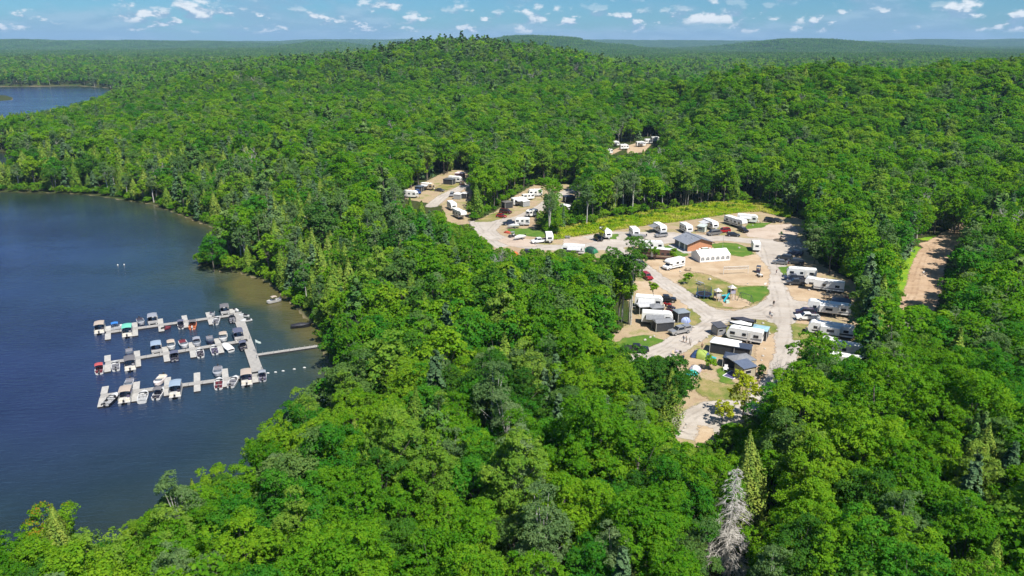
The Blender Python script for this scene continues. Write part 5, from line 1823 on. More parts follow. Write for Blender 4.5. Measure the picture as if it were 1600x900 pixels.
for (u_, v_, du_, L_, lab) in ((1001, 225.5, 10, 6.0, 'white trailer beside the bare red ground on the hillside'), (1024, 218, 10, 6.0, 'white trailer at the foot of the tall trunks on the hillside'),
                              (961, 225, 8, 5.4, 'grey-roofed trailer among trunks on the hillside'), (951, 237, 8, 4.5, 'small white trailer below the grey-roofed one on the hillside'),
                              (975, 230, 9, 5.5, 'white trailer by the bend of the hillside track'), (1013, 221.5, 10, 5.0, 'low white trailer between two campers at the tall trunks'), (938, 244, 8, 5.0, 'white trailer lowest on the hillside track')):
    trailer(u_, v_, du_, -.4, L_, lab, 'travel', TARP_GREY if u_ in (961, 1001) else None, -1, None, mid=1.4, z=9.0)

# ---------------------------------------------------------------- cars and trucks
BLK, NAVY, DGREY, SILV, WHT, RED, MAR, BLUE, GOLD, PURP = (paint('black', (.012, .012, .014)), paint('navy', (.018, .026, .055)), paint('charcoal', (.045, .047, .052)), paint('silver', (.42, .42, .43), .5),
    paint('white', (.76, .76, .75)), paint('red', (.28, .012, .014)), paint('maroon', (.075, .014, .018)), paint('blue', (.03, .07, .24)), paint('pewter', (.26, .25, .24), .5), paint('plum', (.040, .030, .060)))
car(935, 372, 8, 5, 'suv', BLK, 'dark SUV parked against the round-nosed white trailer')
car(1033, 367, -12, 1, 'suv', SILV, 'silver SUV parked across the front of the awning trailer')
car(1115, 364, -12, 1.2, 'van', GOLD, 'pewter minivan parked nose to tail with a red SUV')
car(1131, 360, -12, 1, 'suv', RED, 'red SUV between the pewter minivan and the black sedan')
car(1146, 366, 12, .6, 'sedan', BLK, 'black sedan at the edge of the pinkish lot')
car(1161, 359, 10, 4, 'suv', BLK, 'black SUV under the nose of the long fifth wheel camper')
car(1204, 344, 10, 1.5, 'suv', BLK, 'black SUV on the lawn edge by the weedy bank')
car(1214, 343.5, 10, 1.5, 'sedan', DGREY, 'charcoal car next to the black SUV by the weedy bank')
car(1226, 402, -10, -1.5, 'suv', DGREY, 'dark grey SUV in tree shade at the road corner')
car(1219, 409, -10, -.8, 'sedan', GOLD, 'pewter car in tree shade by the green lawn patch')
car(1243, 395, -10, -1.5, 'suv', NAVY, 'navy SUV deepest under the corner trees')
car(1243, 409, -10, -1, 'van', DGREY, 'charcoal van beneath the corner trees')
pickup(1240, 434, -10, -.5, NAVY, 'navy pickup close along the shaded white trailer')
pickup(1244, 441, -10, -.4, DGREY, 'charcoal pickup hitched to the fifth wheel with the grey awning', 'cover')
car(1258, 487, -10, -.9, 'suv', PURP, 'plum SUV parked between the white pickup and the dappled camper')
pickup(1261, 495, -10, -.3, WHT, 'white crew cab pickup at the roadside pitch')
pickup(1040, 467, 10, .3, BLK, 'black pickup backed up to the trailer with the silver porch')
pickup(1062, 516, -12, 2.3, SILV, 'silver pickup with a capped bed on the verge of the side road', 'cap')
pickup(994, 545, 12, .2, BLK, 'black pickup with covered bed on the side road end', 'cover')
car(1127, 545, 10, 1.6, 'suv', NAVY, 'navy SUV under the edge of the white dining canopy')
pickup(797, 348, -10, .4, NAVY, 'dark blue pickup towing the small white trailer')
car(790, 330.5, 10, 1.2, 'van', MAR, 'dark maroon van on the dry grass of the middle loop')
car(783.5, 337, 10, 1.2, 'hatch', RED, 'small red car on the dry grass of the middle loop')
car(706, 304, -3, 4, 'suv', SILV, 'silver SUV coming round the upper loop')
car(653, 300, 4, 3, 'suv', BLUE, 'blue SUV next to the trailer at the end of the upper loop')
car(687, 296.5, 10, 1, 'sedan', DGREY, 'charcoal car beside the wooden porch in the upper loop')
pickup(842, 376, -10, 1, WHT, 'white pickup with black bed cover in front of the end-on camper', 'cover')
car(829, 394.5, 10, .6, 'suv', DGREY, 'charcoal SUV by the trees below the main road')
car(1011, 431.5, 8, 5, 'suv', RED, 'bright red car peeping out behind the tall trees')
car(998, 412, 10, 2, 'van', SILV, 'silver van in the shade of the tall trees')


def boat_on_trailer(u, v, du, dv, hullm, coverm, label, L=5.2):
    x, y = place(u, v, .8)
    r = thing('boat_on_trailer', label, 'boat', x, y, CAMP_Z + .10, yaw_px(u, v, du, dv), 'boats parked on road trailers')

    def hull(mb):
        secs = []
        for i, (t, wd, k) in enumerate(((0, .92, .55), (.4, 1.0, .52), (.7, .86, .58), (.88, .5, .7), (1.0, .04, .95))):
            X = -L / 2 + L * t
            secs.append([(X, -wd, 1.15 + .12 * t), (X, -wd * .8, .72), (X, 0, k), (X, wd * .8, .72), (X, wd, 1.15 + .12 * t)])
        b = len(mb.v)
        for s_ in secs:
            mb.v += s_
        for i in range(4):
            for k in range(4):
                mb.f.append((b + i * 5 + k, b + (i + 1) * 5 + k, b + (i + 1) * 5 + k + 1, b + i * 5 + k + 1))
        mb.f.append(tuple(b + k for k in range(5)))
    part(r, 'hull', ('bt', L), hull, hullm)

    def cov(mb):
        g = []
        for t, wd, zz in ((0, .90, 1.2), (.15, .95, 1.42), (.5, .97, 1.75), (.75, .80, 1.5), (1.0, .05, 1.28)):
            X = -L / 2 + L * t
            g.append([(X, -wd, 1.16 + .12 * t), (X, -wd * .5, zz - .08), (X, 0, zz), (X, wd * .5, zz - .08), (X, wd, 1.16 + .12 * t)])
        mb.sheet([row[::-1] for row in g], .03)
    part(r, 'cover', ('btc', L), cov, coverm)
    part(r, 'trailer_frame', ('btt', L), lambda mb: (mb.tube([(-L / 2, .6, .5), (L * .3, .55, .5), (L * .68, 0, .5)], .05, 5), mb.tube([(-L / 2, -.6, .5), (L * .3, -.55, .5), (L * .68, 0, .5)], .05, 5)) and None, STEEL)
    part(r, 'motor', ('btm', L), lambda mb: mb.box(-L / 2 - .45, -L / 2 - .03, -.2, .2, .75, 1.55, .06, .05), BLACKP)
    wheels(r, ('bt', L), (-L * .12,), (.95, -.95), .30, .2)


boat_on_trailer(998, 369.5, -12, .5, GREYP, TARP_GREY, 'covered grey boat on a trailer before the short box trailer')
boat_on_trailer(1160, 501.5, -10, -1.3, BLACKP, surf('navy_boat_cover', (.03, .032, .05), .7), 'black covered boat on a trailer at the top of the central pitch', 5.6)
boat_on_trailer(1157, 507.5, -10, -1.3, CANVAS_B, WHITE, 'white decked boat on a trailer beside the black covered one', 5.2)
boat_on_trailer(812, 371, -10, 2, WHITE, OFFWHITE, 'white boat on a trailer by the roadside pad', 4.6)
boat_on_trailer(802, 353.5, -10, .6, OFFWHITE, TARP_SILVER, 'low pale boat on a trailer below the blue pickup', 4.4)
boat_on_trailer(1293, 531, -10, -1, OFFWHITE, TARP_SILVER, 'small pale boat on a trailer between the last eastern campers', 4.2)

# ---------------------------------------------------------------- shelters and tents
LBLUE = surf('light_blue_canopy', (.26, .42, .50), .7, 0, .12)
NAVYC = surf('navy_canopy', (.035, .05, .085), .7, 0, .15)
gazebo(1188, 519, 3.4, 3.4, 2.5, LBLUE, SCREEN, 'light blue topped screen gazebo behind the central trailer', -10, -1.7, ridge=.5, rise=.35, posts=WHITE)
gazebo(1133.5, 541, 6.2, 3.4, 2.5, TARP_WHITE, SCREEN, 'white roofed dining canopy with dark screen sides', -10, -1.7, ridge=.75, rise=.8, posts=WHITE)
gazebo(1161, 547, 3.4, 3.0, 2.4, NAVYC, SCREEN, 'navy topped screen tent beside the white dining canopy', -10, -1.7, ridge=.5, rise=.5)
gazebo(1141, 562, 2.6, 3.2, 2.2, NAVYC, SCREEN, 'low dark navy shelter between the dining canopy and the grey sail', -10, -1.7, ridge=.7, rise=.4)
gazebo(1157, 566, 5.0, 3.6, 2.3, TARP_GREY, None, 'grey pitched canopy in front of the tan shed', 10, -1.5, ridge=.2, rise=.75, posts=WHITE)
gazebo(1064, 492, 3.2, 3.0, 2.5, surf('blue_grey_canopy', (.20, .23, .26), .7), SCREEN, 'grey topped screen gazebo on the dry grass by the silver pickup', 10, -1.2, rise=.35, ridge=.5)
gazebo(1024, 484, 3.2, 3.2, 2.4, TARP_GREY, SCREEN, 'charcoal gazebo against the silver porch trailer', 10, -1, rise=.6)
gazebo(1007.5, 482, 3.8, 3.0, 2.4, TARP_SILVER, None, 'silver metal porch roof beside the tall trees', 10, -.6, rise=.25, ridge=.9)
gazebo(1036, 507, 4.6, 2.6, 2.3, TARP_GREY, SCREEN, 'grey lean-to screen room on the front of the white trailer', 10, -.8, rise=.4, ridge=.9)
gazebo(702, 283, 5.2, 3.4, 2.5, surf('charcoal_canopy', (.07, .075, .085), .7), SCREEN, 'charcoal screen tent on the grass of the upper loop', 10, .8, rise=.6, ridge=.5)
gazebo(718.5, 273.5, 4.6, 3.4, 2.6, surf('pinkish_canopy', (.62, .50, .50), .7), surf('pink_wall', (.30, .17, .19), .8), 'pinkish white tent highest in the upper loop', 10, .5, rise=.7, ridge=.4)
gazebo(655, 294.5, 3.4, 3.0, 2.4, surf('blue_dark_canopy', (.06, .08, .11), .7), SCREEN, 'dark blue gazebo at the wood edge of the upper loop', 10, .5, rise=.6)
gazebo(715.5, 306, 3.0, 3.0, 2.3, TARP_WHITE, surf('pale_screen', (.30, .31, .32), .8), 'white gazebo inside the bend of the upper loop', 10, .5, rise=.6)
gazebo(726, 305, 2.8, 2.8, 2.3, TARP_SILVER, SCREEN, 'silver gazebo at the trees inside the upper loop', 10, .5, rise=.6)
gazebo(792.5, 319, 3.8, 3.2, 2.5, surf('brown_grey_canopy', (.12, .115, .11), .7), SCREEN, 'brown-grey screen gazebo in the middle loop', 10, -1.2, rise=.55)
gazebo(820, 317, 3.2, 3.0, 2.4, TARP_WHITE, surf('pale_screen', (.30, .31, .32), .8), 'white gazebo next to the awning trailer of the middle loop', 10, -1.2, rise=.4, ridge=.5)
gazebo(889, 310, 4.6, 3.4, 2.6, NAVYC, SCREEN, 'navy canopy on the road under the lone middle-loop trees', 10, -.6, rise=.6)
gazebo(1314, 474, 4.2, 3.0, 2.4, surf('slate_canopy', (.10, .115, .15), .7), SCREEN, 'slate canopy behind the dappled camper', -10, -1, rise=.5)
dome_tent(1095, 554, 3.8, 2.6, 1.7, CANVAS_B, surf('lime_fly', (.30, .40, .08), .7), 'blue dome tent with lime fly and teal porch', fly=TEAL)
dome_tent(1086, 577, 2.4, 2.0, 1.3, surf('lilac_fabric', (.45, .42, .52), .7), OFFWHITE, 'lilac white dome tent beside the big leafy tree')
dome_tent(1081, 583, 2.3, 1.6, .9, TEAL, surf('turquoise_fly', (.05, .45, .40), .7), 'low turquoise tent in front of the lilac one')
dome_tent(923, 391, 4.4, 2.6, 1.9, surf('green_fabric', (.02, .16, .07), .7), surf('dark_green_fabric', (.015, .06, .045), .7), 'green dome tent at the end of the grey and white trailer')
dome_tent(1069, 500, 2.8, 2.0, 1.3, surf('periwinkle_sheet', (.28, .34, .62), .7), surf('pale_blue_sheet', (.36, .43, .68), .7), 'periwinkle blue tent in front of the grey topped gazebo')
dome_tent(804, 396.5, 2.2, 1.6, 1.1, surf('orange_fabric', (.62, .12, .04), .7), surf('orange_fly', (.66, .16, .05), .7), 'small orange tent below the main road')
dome_tent(793, 363, 2.6, 1.4, .7, surf('red_fabric', (.42, .06, .03), .7), surf('red_fly', (.48, .08, .04), .7), 'low red tarp tent by the roadside lawn strip')

# ---------------------------------------------------------------- playground
def trampoline(u, v):
    x, y = place(u, v, 1.0)
    r = thing('trampoline', 'round trampoline with dark safety net on the dry grass', 'trampoline', x, y, CAMP_Z + .10, .3)
    R_ = 2.1
    part(r, 'mat', 'tr1', lambda mb: mb.tube([(0, 0, .86), (0, 0, .89)], R_ - .25, 20), BLACKP)
    part(r, 'pad_ring', 'tr2', lambda mb: mb.sheet([[(math.cos(a) * q, math.sin(a) * q, .93) for q in (R_ - .3, R_ + .05)] for a in np.linspace(0, 2 * math.pi, 25)], .06), surf('blue_pad', (.04, .07, .22), .6))
    net = surf('safety_net', (.03, .035, .05), .8, 0, .2, 3, alpha=.42)
    part(r, 'net', 'tr3', lambda mb: mb.tube([(0, 0, .95), (0, 0, 2.75)], R_ - .1, 20, cap=False), net)
    for k in range(6):
        a = k * math.pi / 3
        part(r, 'pole', ('tr4', k), lambda mb, a=a: mb.tube([(math.cos(a) * R_, math.sin(a) * R_, 0), (math.cos(a) * R_, math.sin(a) * R_, 2.8)], .05, 6), surf('teal_pole', (.05, .22, .26), .6))
        part(r, 'leg', ('tr5', k), lambda mb, a=a: mb.tube([(math.cos(a + .5) * R_, math.sin(a + .5) * R_, 0), (math.cos(a + .5) * R_, math.sin(a + .5) * R_, .88)], .04, 5), STEEL)


trampoline(1100, 459)
x_, y_ = place(1089, 463, .4)
bl = thing('beach_ball', 'pale ball lying against the trampoline', 'ball', x_, y_, CAMP_Z + .10)
part(bl, 'ball', 'ballm', lambda mb: mb.tube([(0, 0, 0), (0, 0, .1), (0, 0, .35), (0, 0, .6), (0, 0, .7)], [.05, .24, .36, .24, .05], 12), surf('pale_blue_vinyl', (.5, .56, .68), .4), True)


def playset(u, v):
    x, y = place(u, v, .2)
    r = thing('playset', 'climbing playset with grey towers and a turquoise slide', 'playset', x, y, CAMP_Z + .12, yaw_px(u, v, 10, -1))
    lav, grey = surf('lilac_plastic', (.36, .35, .46), .5), surf('beige_plastic', (.52, .48, .46), .5)
    tq = surf('turquoise_plastic', (.02, .42, .50), .4)

    def tower(cx, cy, h, s, m1, m2, key):
        for sx in (-1, 1):
            for sy in (-1, 1):
                part(r, 'post', ('ps', key, sx, sy), lambda mb, sx=sx, sy=sy: mb.box(cx + sx * s - .07, cx + sx * s + .07, cy + sy * s - .07, cy + sy * s + .07, 0, h + 1.5), WOOD)
        part(r, 'platform', ('ps', key, 'f'), lambda mb: mb.box(cx - s - .05, cx + s + .05, cy - s - .05, cy + s + .05, h - .08, h), m1)
        for q, (ax, ay, bx, by) in enumerate(((-s, -s, s, -s), (s, -s, s, s), (-s, s, s, s))):
            part(r, 'railing_panel', ('ps', key, 'r', q), lambda mb, c=(ax, ay, bx, by): mb.box(cx + min(c[0], c[2]) - .035, cx + max(c[0], c[2]) + .035, cy + min(c[1], c[3]) - .035, cy + max(c[1], c[3]) + .035, h + .02, h + .75), m1)
        part(r, 'tower_roof', ('ps', key, 'rf'), lambda mb: mb.add([(cx - s - .2, cy - s - .2, h + 1.45), (cx + s + .2, cy - s - .2, h + 1.45), (cx + s + .2, cy + s + .2, h + 1.45), (cx - s - .2, cy + s + .2, h + 1.45), (cx, cy, h + 2.25)],
             [(0, 1, 4), (1, 2, 4), (2, 3, 4), (3, 0, 4), (3, 2, 1, 0)]), m2)
        part(r, 'ladder', ('ps', key, 'l'), lambda mb: [mb.tube([(cx + sx * .3, cy - s - .6, 0), (cx + sx * .3, cy - s - .05, h)], .04, 5) for sx in (-1, 1)] + [mb.tube([(cx - .3, cy - s - .6 + .55 * k / 6, h * k / 6), (cx + .3, cy - s - .6 + .55 * k / 6, h * k / 6)], .03, 5) for k in range(1, 6)] and None, grey)
    tower(2.2, 1.0, 1.9, .75, lav, grey, 'a')
    tower(-1.9, 1.2, 1.3, .7, grey, grey, 'b')

    def slide(mb):
        g = []
        for k in range(9):
            t = k / 8
            zz = 1.9 * (1 - t) ** 1.15 + .12
            g.append([(1.4 - 2.2 * t, .6 - 1.1 * t + sy * .38, zz + (.22 if abs(sy) == 1 else 0)) for sy in (-1, -.8, .8, 1)])
        mb.sheet(g, .05)
    part(r, 'slide', 'psS', slide, tq)
    part(r, 'bridge', 'psB', lambda mb: mb.box(-1.1, 1.4, .75, 1.35, 1.28, 1.36), tq)
    part(r, 'play_box', 'psX', lambda mb: mb.box(-.9, .1, -1.7, -.9, 0, .7, .08, .08), surf('pale_green_plastic', (.42, .56, .50), .5))


playset(1134, 470)


def swing_set(u, v):
    x, y = place(u, v, 1.0)
    r = thing('swing_set', 'metal swing set beside the playset', 'swing set', x, y, CAMP_Z + .12, yaw_px(u, v, 10, 3.2))
    m = surf('dark_green_tube', (.06, .085, .08), .5)
    for s in (-1, 1):
        part(r, 'a_frame', ('sw', s), lambda mb, s=s: (mb.tube([(s * 1.9, -1.0, 0), (s * 1.7, 0, 2.3)], .06, 6), mb.tube([(s * 1.9, 1.0, 0), (s * 1.7, 0, 2.3)], .06, 6)) and None, m)
    part(r, 'top_bar', 'sw2', lambda mb: mb.tube([(-1.75, 0, 2.3), (1.75, 0, 2.3)], .06, 6), m)
    for q, cx in enumerate((-.8, .7)):
        st = part(r, 'swing_seat', ('sw3', q), lambda mb, cx=cx: mb.box(cx - .24, cx + .24, -.1, .1, .48, .52), BLACKP)
        part(st, 'chain', ('sw4', q), lambda mb, cx=cx: (mb.tube([(cx - .22, 0, .5), (cx - .22, 0, 2.3)], .018, 4), mb.tube([(cx + .22, 0, .5), (cx + .22, 0, 2.3)], .018, 4)) and None, STEEL)


swing_set(1165, 467)


def volleyball():
    A, B = Vector(unproj(1130, 429.5, CAMP_Z)), Vector(unproj(1168.5, 427.8, CAMP_Z))
    r = thing('volleyball_net', 'volleyball net on two thin posts across the sand', 'net', *((A + B) / 2), CAMP_Z + .12, math.atan2(B[1] - A[1], B[0] - A[0]))
    hw = (B - A).length / 2
    for s in (-1, 1):
        part(r, 'post', ('vb', s), lambda mb, s=s: mb.tube([(s * hw, 0, 0), (s * hw, 0, 2.5)], .06, 6), OFFWHITE)
    part(r, 'net', 'vb2', lambda mb: mb.box(-hw, hw, -.012, .012, 1.55, 2.30), surf('net_mesh', (.35, .33, .30), .8, alpha=.25))
    part(r, 'top_tape', 'vb3', lambda mb: mb.box(-hw + .07, hw - .07, -.02, .02, 2.30, 2.42), WHITE)
    part(r, 'bottom_tape', 'vb4', lambda mb: mb.box(-hw + .07, hw - .07, -.02, .02, 1.47, 1.55), WHITE)


volleyball()
picnic_table(1094, 443, 'grey picnic table on the dry grass above the trampoline', 8, 3, GREYP)
picnic_table(1292, 465, 'brown picnic table on the sandy eastern pitch', 10, .5, DARKWOOD)
picnic_table(1075.5, 421, 'timber picnic table on the sand below the white motorhome', 10, 0)
picnic_table(1130, 394, 'white table on the lawn by the flagpole', 10, 0, OFFWHITE)
picnic_table(887, 371, 'grey picnic table on the pinkish pad by the yellow tree', 10, 0, GREYP)
picnic_table(1323, 467, 'reddish picnic table at the wood edge of the eastern pitch', 10, 4, surf('red_timber', (.25, .07, .05), .8))


def cart(u, v, du, dv, m, label, roofm=None):
    x, y = place(u, v, .8)
    r = thing('golf_cart', label, 'golf cart', x, y, CAMP_Z + .10, yaw_px(u, v, du, dv), 'carts and quad bikes')
    part(r, 'body', 'gc1', lambda mb: mb.prism([(-1.25, .32), (1.2, .30), (1.3, .55), (1.05, .92), (.55, .95), (.5, .5), (-.1, .5), (-.15, .85), (-1.25, .9)], -.6, .6, .08, .7), m)
    part(r, 'seat', 'gc2', lambda mb: (mb.box(-.62, -.12, -.52, .52, .85, .98), mb.box(-.72, -.60, -.52, .52, .98, 1.4)) and None, OFFWHITE)
    for sx in (-.85, .62):
        for sy in (-1, 1):
            part(r, 'roof_post', ('gc3', sx, sy), lambda mb, sx=sx, sy=sy: mb.tube([(sx, sy * .55, .85), (sx * .8, sy * .52, 1.86)], .03, 5), BLACKP)
    part(r, 'roof', 'gc4', lambda mb: mb.box(-1.0, .75, -.62, .62, 1.86, 1.94, .08, .08), roofm or m)
    wheels(r, 'gc', (.85, -.8), (.52, -.52), .25, .2)


cart(1185, 421.5, 2, -5, PURP, 'dark purple golf cart on the edge of the sand lot', NAVYC)
cart(800, 367.5, -10, 2, DGREY, 'charcoal buggy beside the white boat on the roadside pad', TARP_GREY)
cart(722, 287, 10, 1, MAR, 'dark red buggy by the charcoal screen tent', MAR)


def quad(u, v, du, dv, m, label):
    x, y = place(u, v, .5)
    r = thing('quad_bike', label, 'quad bike', x, y, CAMP_Z + .10, yaw_px(u, v, du, dv), 'carts and quad bikes')
    part(r, 'body', 'qb1', lambda mb: mb.prism([(-.95, .55), (-.5, .42), (.5, .42), (.95, .55), (.9, .82), (.4, .95), (.1, .8), (-.5, .85), (-.95, .8)], -.32, .32, .08, .7), m)
    part(r, 'fender', 'qb2', lambda mb: (mb.box(.35, 1.0, -.58, .58, .70, .76), mb.box(-1.0, -.4, -.58, .58, .70, .76)) and None, m)
    part(r, 'saddle', 'qb3', lambda mb: mb.box(-.6, .05, -.16, .16, .84, .95, .05, .03), BLACKP)
    part(r, 'handlebar', 'qb4', lambda mb: mb.tube([(.35, -.4, 1.1), (.45, 0, 1.0), (.35, .4, 1.1)], .03, 5), BLACKP)
    wheels(r, 'qb', (.68, -.68), (.48, -.48), .29, .24)


quad(1043, 476, 8, 2, RED, 'red quad bike near the black pickup')
quad(1049, 481, 8, 3, PURP, 'plum quad bike next to the red one')
quad(1046.5, 486, 8, 3, MAR, 'maroon quad bike nearest the grey topped gazebo')
quad(1187, 430, 6, 4, OFFWHITE, 'pale quad bike stopped behind the golf cart')

# ---------------------------------------------------------------- small things
cols = [surf('lilac_chair', (.42, .34, .48), .8), surf('grey_chair', (.12, .12, .13), .8), surf('pink_chair', (.50, .28, .26), .8), surf('navy_chair', (.04, .05, .12), .8), surf('tan_chair', (.5, .40, .26), .8)]
for q, (u_, v_, lab) in enumerate(((1058, 549, 'pink folding chair at the roadside sitting circle'), (1063, 551, 'dark grey folding chair in the middle of the sitting circle'), (1066, 556, 'lilac folding chair near the blue dome tent'),
                                 (1066, 561, 'navy folding chair lowest in the sitting circle'), (1053, 553, 'tan folding chair at the outer edge of the sitting circle'), (1048, 558, 'dark folding chair under the leafy tree by the sitting circle'))):
    camp_chair(u_, v_, cols[q % 5], lab, q * 1.3)
x_, y_ = place(1134, 577, .4)
ch = thing('garden_chair', 'white slatted garden chair on the lawn by the shed', 'chair', x_, y_, CAMP_Z + .10, -1.9)
for q in range(5):
    part(ch, 'back_slat', ('gch', q), lambda mb, q=q: mb.add([(-.30, -.34 + q * .14, .35), (-.30, -.22 + q * .14, .35), (-.62, -.22 + q * .14, 1.15), (-.62, -.34 + q * .14, 1.15), (-.34, -.34 + q * .14, .35), (-.34, -.22 + q * .14, .35), (-.66, -.22 + q * .14, 1.15), (-.66, -.34 + q * .14, 1.15)],
         [(0, 1, 2, 3), (7, 6, 5, 4), (0, 4, 5, 1), (1, 5, 6, 2), (2, 6, 7, 3), (3, 7, 4, 0)]), WHITE)
part(ch, 'seat', 'gch6', lambda mb: mb.box(-.32, .35, -.36, .36, .34, .39), WHITE)
for s in (-1, 1):
    part(ch, 'armrest', ('gch7', s), lambda mb, s=s: (mb.box(-.4, .42, s * .44 - .08, s * .44 + .08, .58, .62), mb.box(.3, .38, s * .42 - .04, s * .42 + .04, 0, .58)) and None, WHITE)
x_, y_ = place(1144, 586, .1)
mt = thing('ground_mat', 'purple mat with white frame on the grass beside the shed', 'mat', x_, y_, CAMP_Z + .10, yaw_px(1144, 586, 10, -6))
part(mt, 'mat', 'gm1', lambda mb: mb.box(-1.7, 1.7, -1.1, 1.1, 0, .03), surf('purple_mat', (.075, .065, .16), .8))
for q, (a, b, c, d) in enumerate(((-1.8, 1.8, -1.25, -1.11), (-1.8, 1.8, 1.11, 1.25), (-1.85, -1.71, -1.1, 1.1), (1.71, 1.85, -1.1, 1.1))):
    part(mt, 'frame_rail', ('gm2', q), lambda mb, c_=(a, b, c, d): mb.box(*c_, 0, .10), WHITE)
for q, (u_, v_, lab) in enumerate(((1093, 391, 'white barrel at the wash house end wall'), (1109, 390, 'white barrel nearest the lawn at the wash house'))):
    x_, y_ = place(u_, v_, .5)
    r_ = thing('barrel', lab, 'barrel', x_, y_, CAMP_Z + .10)
    part(r_, 'drum', 'brl', lambda mb: mb.tube([(0, 0, 0), (0, 0, .05), (0, 0, .5), (0, 0, .95), (0, 0, 1.0)], [.34, .38, .40, .38, .34], 12), WHITE)
    part(r_, 'lid', 'brl2', lambda mb: mb.tube([(0, 0, 1.0), (0, 0, 1.05)], .30, 12), OFFWHITE)
x_, y_ = place(1101, 390, .5)
r_ = thing('ice_freezer', 'green and white freezer chest between the two white barrels', 'freezer', x_, y_, CAMP_Z + .10, yaw_px(1101, 390, 10, -.9))
part(r_, 'cabinet', 'icf', lambda mb: mb.box(-1.1, 1.1, -.4, .4, .08, 1.0), surf('dull_green_metal', (.16, .26, .20), .5))
part(r_, 'lid', 'icf2', lambda mb: mb.box(-1.14, 1.14, -.43, .43, 1.0, 1.12, .04, .04), OFFWHITE)
for s in (-1, 1):
    part(r_, 'foot', ('icf3', s), lambda mb, s=s: mb.box(s * .9 - .08, s * .9 + .08, -.38, .38, 0, .08), BLACKP)


def pole_thing(u, v, h, label, name='flagpole', cat='flagpole', m=None, z=CAMP_Z, r=.06):
    x, y = unproj(u, v, z)
    o = thing(name, label, cat, x, y, z + .05)
    part(o, 'mast', ('mast', h, r), lambda mb: mb.tube([(0, 0, 0), (0, 0, h * .5), (0, 0, h)], [r, r * .85, r * .6], 7), m or STEEL)
    return o


p_ = pole_thing(1128.5, 393, 5.5, 'thin flagpole on the lawn behind the marquee')
part(p_, 'finial', 'fin', lambda mb: mb.tube([(0, 0, 5.5), (0, 0, 5.56), (0, 0, 5.66)], [.04, .09, .02], 8), STEEL)
for u_, v_, lab in ((1079, 540, 'dark post at the corner of the central pitch'), (1077, 538, 'pale post beside the dark corner post'), (1030, 423, 'lone thin post on the sand below the motorhome')):
    o_ = pole_thing(u_, v_, 1.5, lab, 'marker_post', 'post', DARKWOOD if 'dark' in lab else OFFWHITE, r=.09)
    part(o_, 'cap', ('mpc', lab), lambda mb: mb.tube([(0, 0, 1.5), (0, 0, 1.56)], .11, 8), STEEL)
x_, y_ = unproj(1195, 450, CAMP_Z)
sg = thing('road_sign', 'small white sign at the corner of the playground grass', 'sign', x_, y_, CAMP_Z + .1, .2)
part(sg, 'post', 'sg1', lambda mb: mb.tube([(0, 0, 0), (0, 0, 1.6)], .04, 6), STEEL)
part(sg, 'board', 'sg2', lambda mb: mb.box(-.35, .35, -.065, -.042, .9, 1.5), WHITE)
# big stump in its ring on the gravel
x_, y_ = unproj(1219, 376, CAMP_Z)
st = thing('stump_island', 'dark stump with a sprout in a dirt ring on the open gravel', 'stump', x_, y_, CAMP_Z + .1)
part(st, 'dirt_ring', 'stm1', lambda mb: mb.tube([(0, 0, 0), (0, 0, .12), (0, 0, .25)], [2.4, 2.2, 1.2], 14), surf('ring_soil', (.14, .11, .08), .9, 0, .3))
part(st, 'stump', 'stm2', lambda mb: mb.tube([(0, 0, .2), (.05, 0, .9), (.12, 0, 1.9)], [.30, .22, .16], 8), DARKWOOD)
lp, wp = broadleaf(951, 1.6, .8, .1, 8, 6, 5, .2, .25)
link('sprout', mesh_np('sprout', lp[0] + [0.1, 0, 1.5], lp[1], [LM['dark']], None, [('tone', 'FACE', lp[2])]), st)

# people
person(1213.5, 425, 'person in a dark red top standing at the road edge by the lawn patch', (.16, .03, .03), (.05, .05, .06), 2.6)
person(1209, 474, 'person in black walking alone on the gravel junction', (.012, .012, .014), (.02, .02, .025), 4.4)
person(1203, 490.5, 'person in grey walking ahead of a companion in white', (.12, .12, .14), (.06, .07, .12), 4.6)
person(1206, 493, 'person in a white top walking behind the one in grey', (.62, .62, .60), (.05, .06, .10), 4.4)
person(1068, 529.5, 'person in a blue-grey top on the side road near the dark corner post', (.16, .18, .24), (.06, .06, .07), 3.5)
person(1072.5, 531, 'person in a pale top walking beside the blue-grey one', (.50, .46, .40), (.04, .04, .06), 3.3)
person(1097, 541.5, 'person in tan standing behind the lime tent fly', (.30, .20, .13), (.06, .05, .05), 1.2, .05)
person(1443, 427, 'person in white walking down the reddish dirt track', (.68, .68, .66), (.10, .10, .12), 4.7)

# boulders along the pitch edges
RK = [(1185, 577, .9), (1187, 571, .8), (1184, 584, 1.0), (1181, 590, .9), (1190, 563, .7), (1192, 556, .8), (1195, 545, .7), (1180, 504, .9), (1192, 505, 1.0), (1202, 521, .8), (1109, 436, 1.5), (1088, 438, .7), (1069, 442, 1.2), (1063, 424, .9),
      (1084, 511, 1.0), (1016, 527, .9), (1022, 525, .8), (1008, 531, 1.0), (1094, 533, .9), (1105, 527, .8), (1264, 453, .9), (1280, 455, .8), (1168, 443, .6), (1155, 387, 1.2), (1131, 388, 1.0), (1176, 352, .9), (1070, 668, .8), (1073, 663, .7), (1067, 673, .8), (1063, 677, .8)]
for q, (u_, v_, s_) in enumerate(RK):
    near = 'edging the central pitch' if (1175 < u_ < 1215 and v_ > 480) else ('on the grass near the playground' if v_ < 460 and u_ < 1180 else ('beside the side road pitches' if u_ < 1110 and v_ < 560 else ('along the turning circle kerb' if v_ > 600 else 'by the eastern campers')))
    rock(u_, v_, s_ * .62, 'pale boulder ' + near, 'boulders ' + near, q)

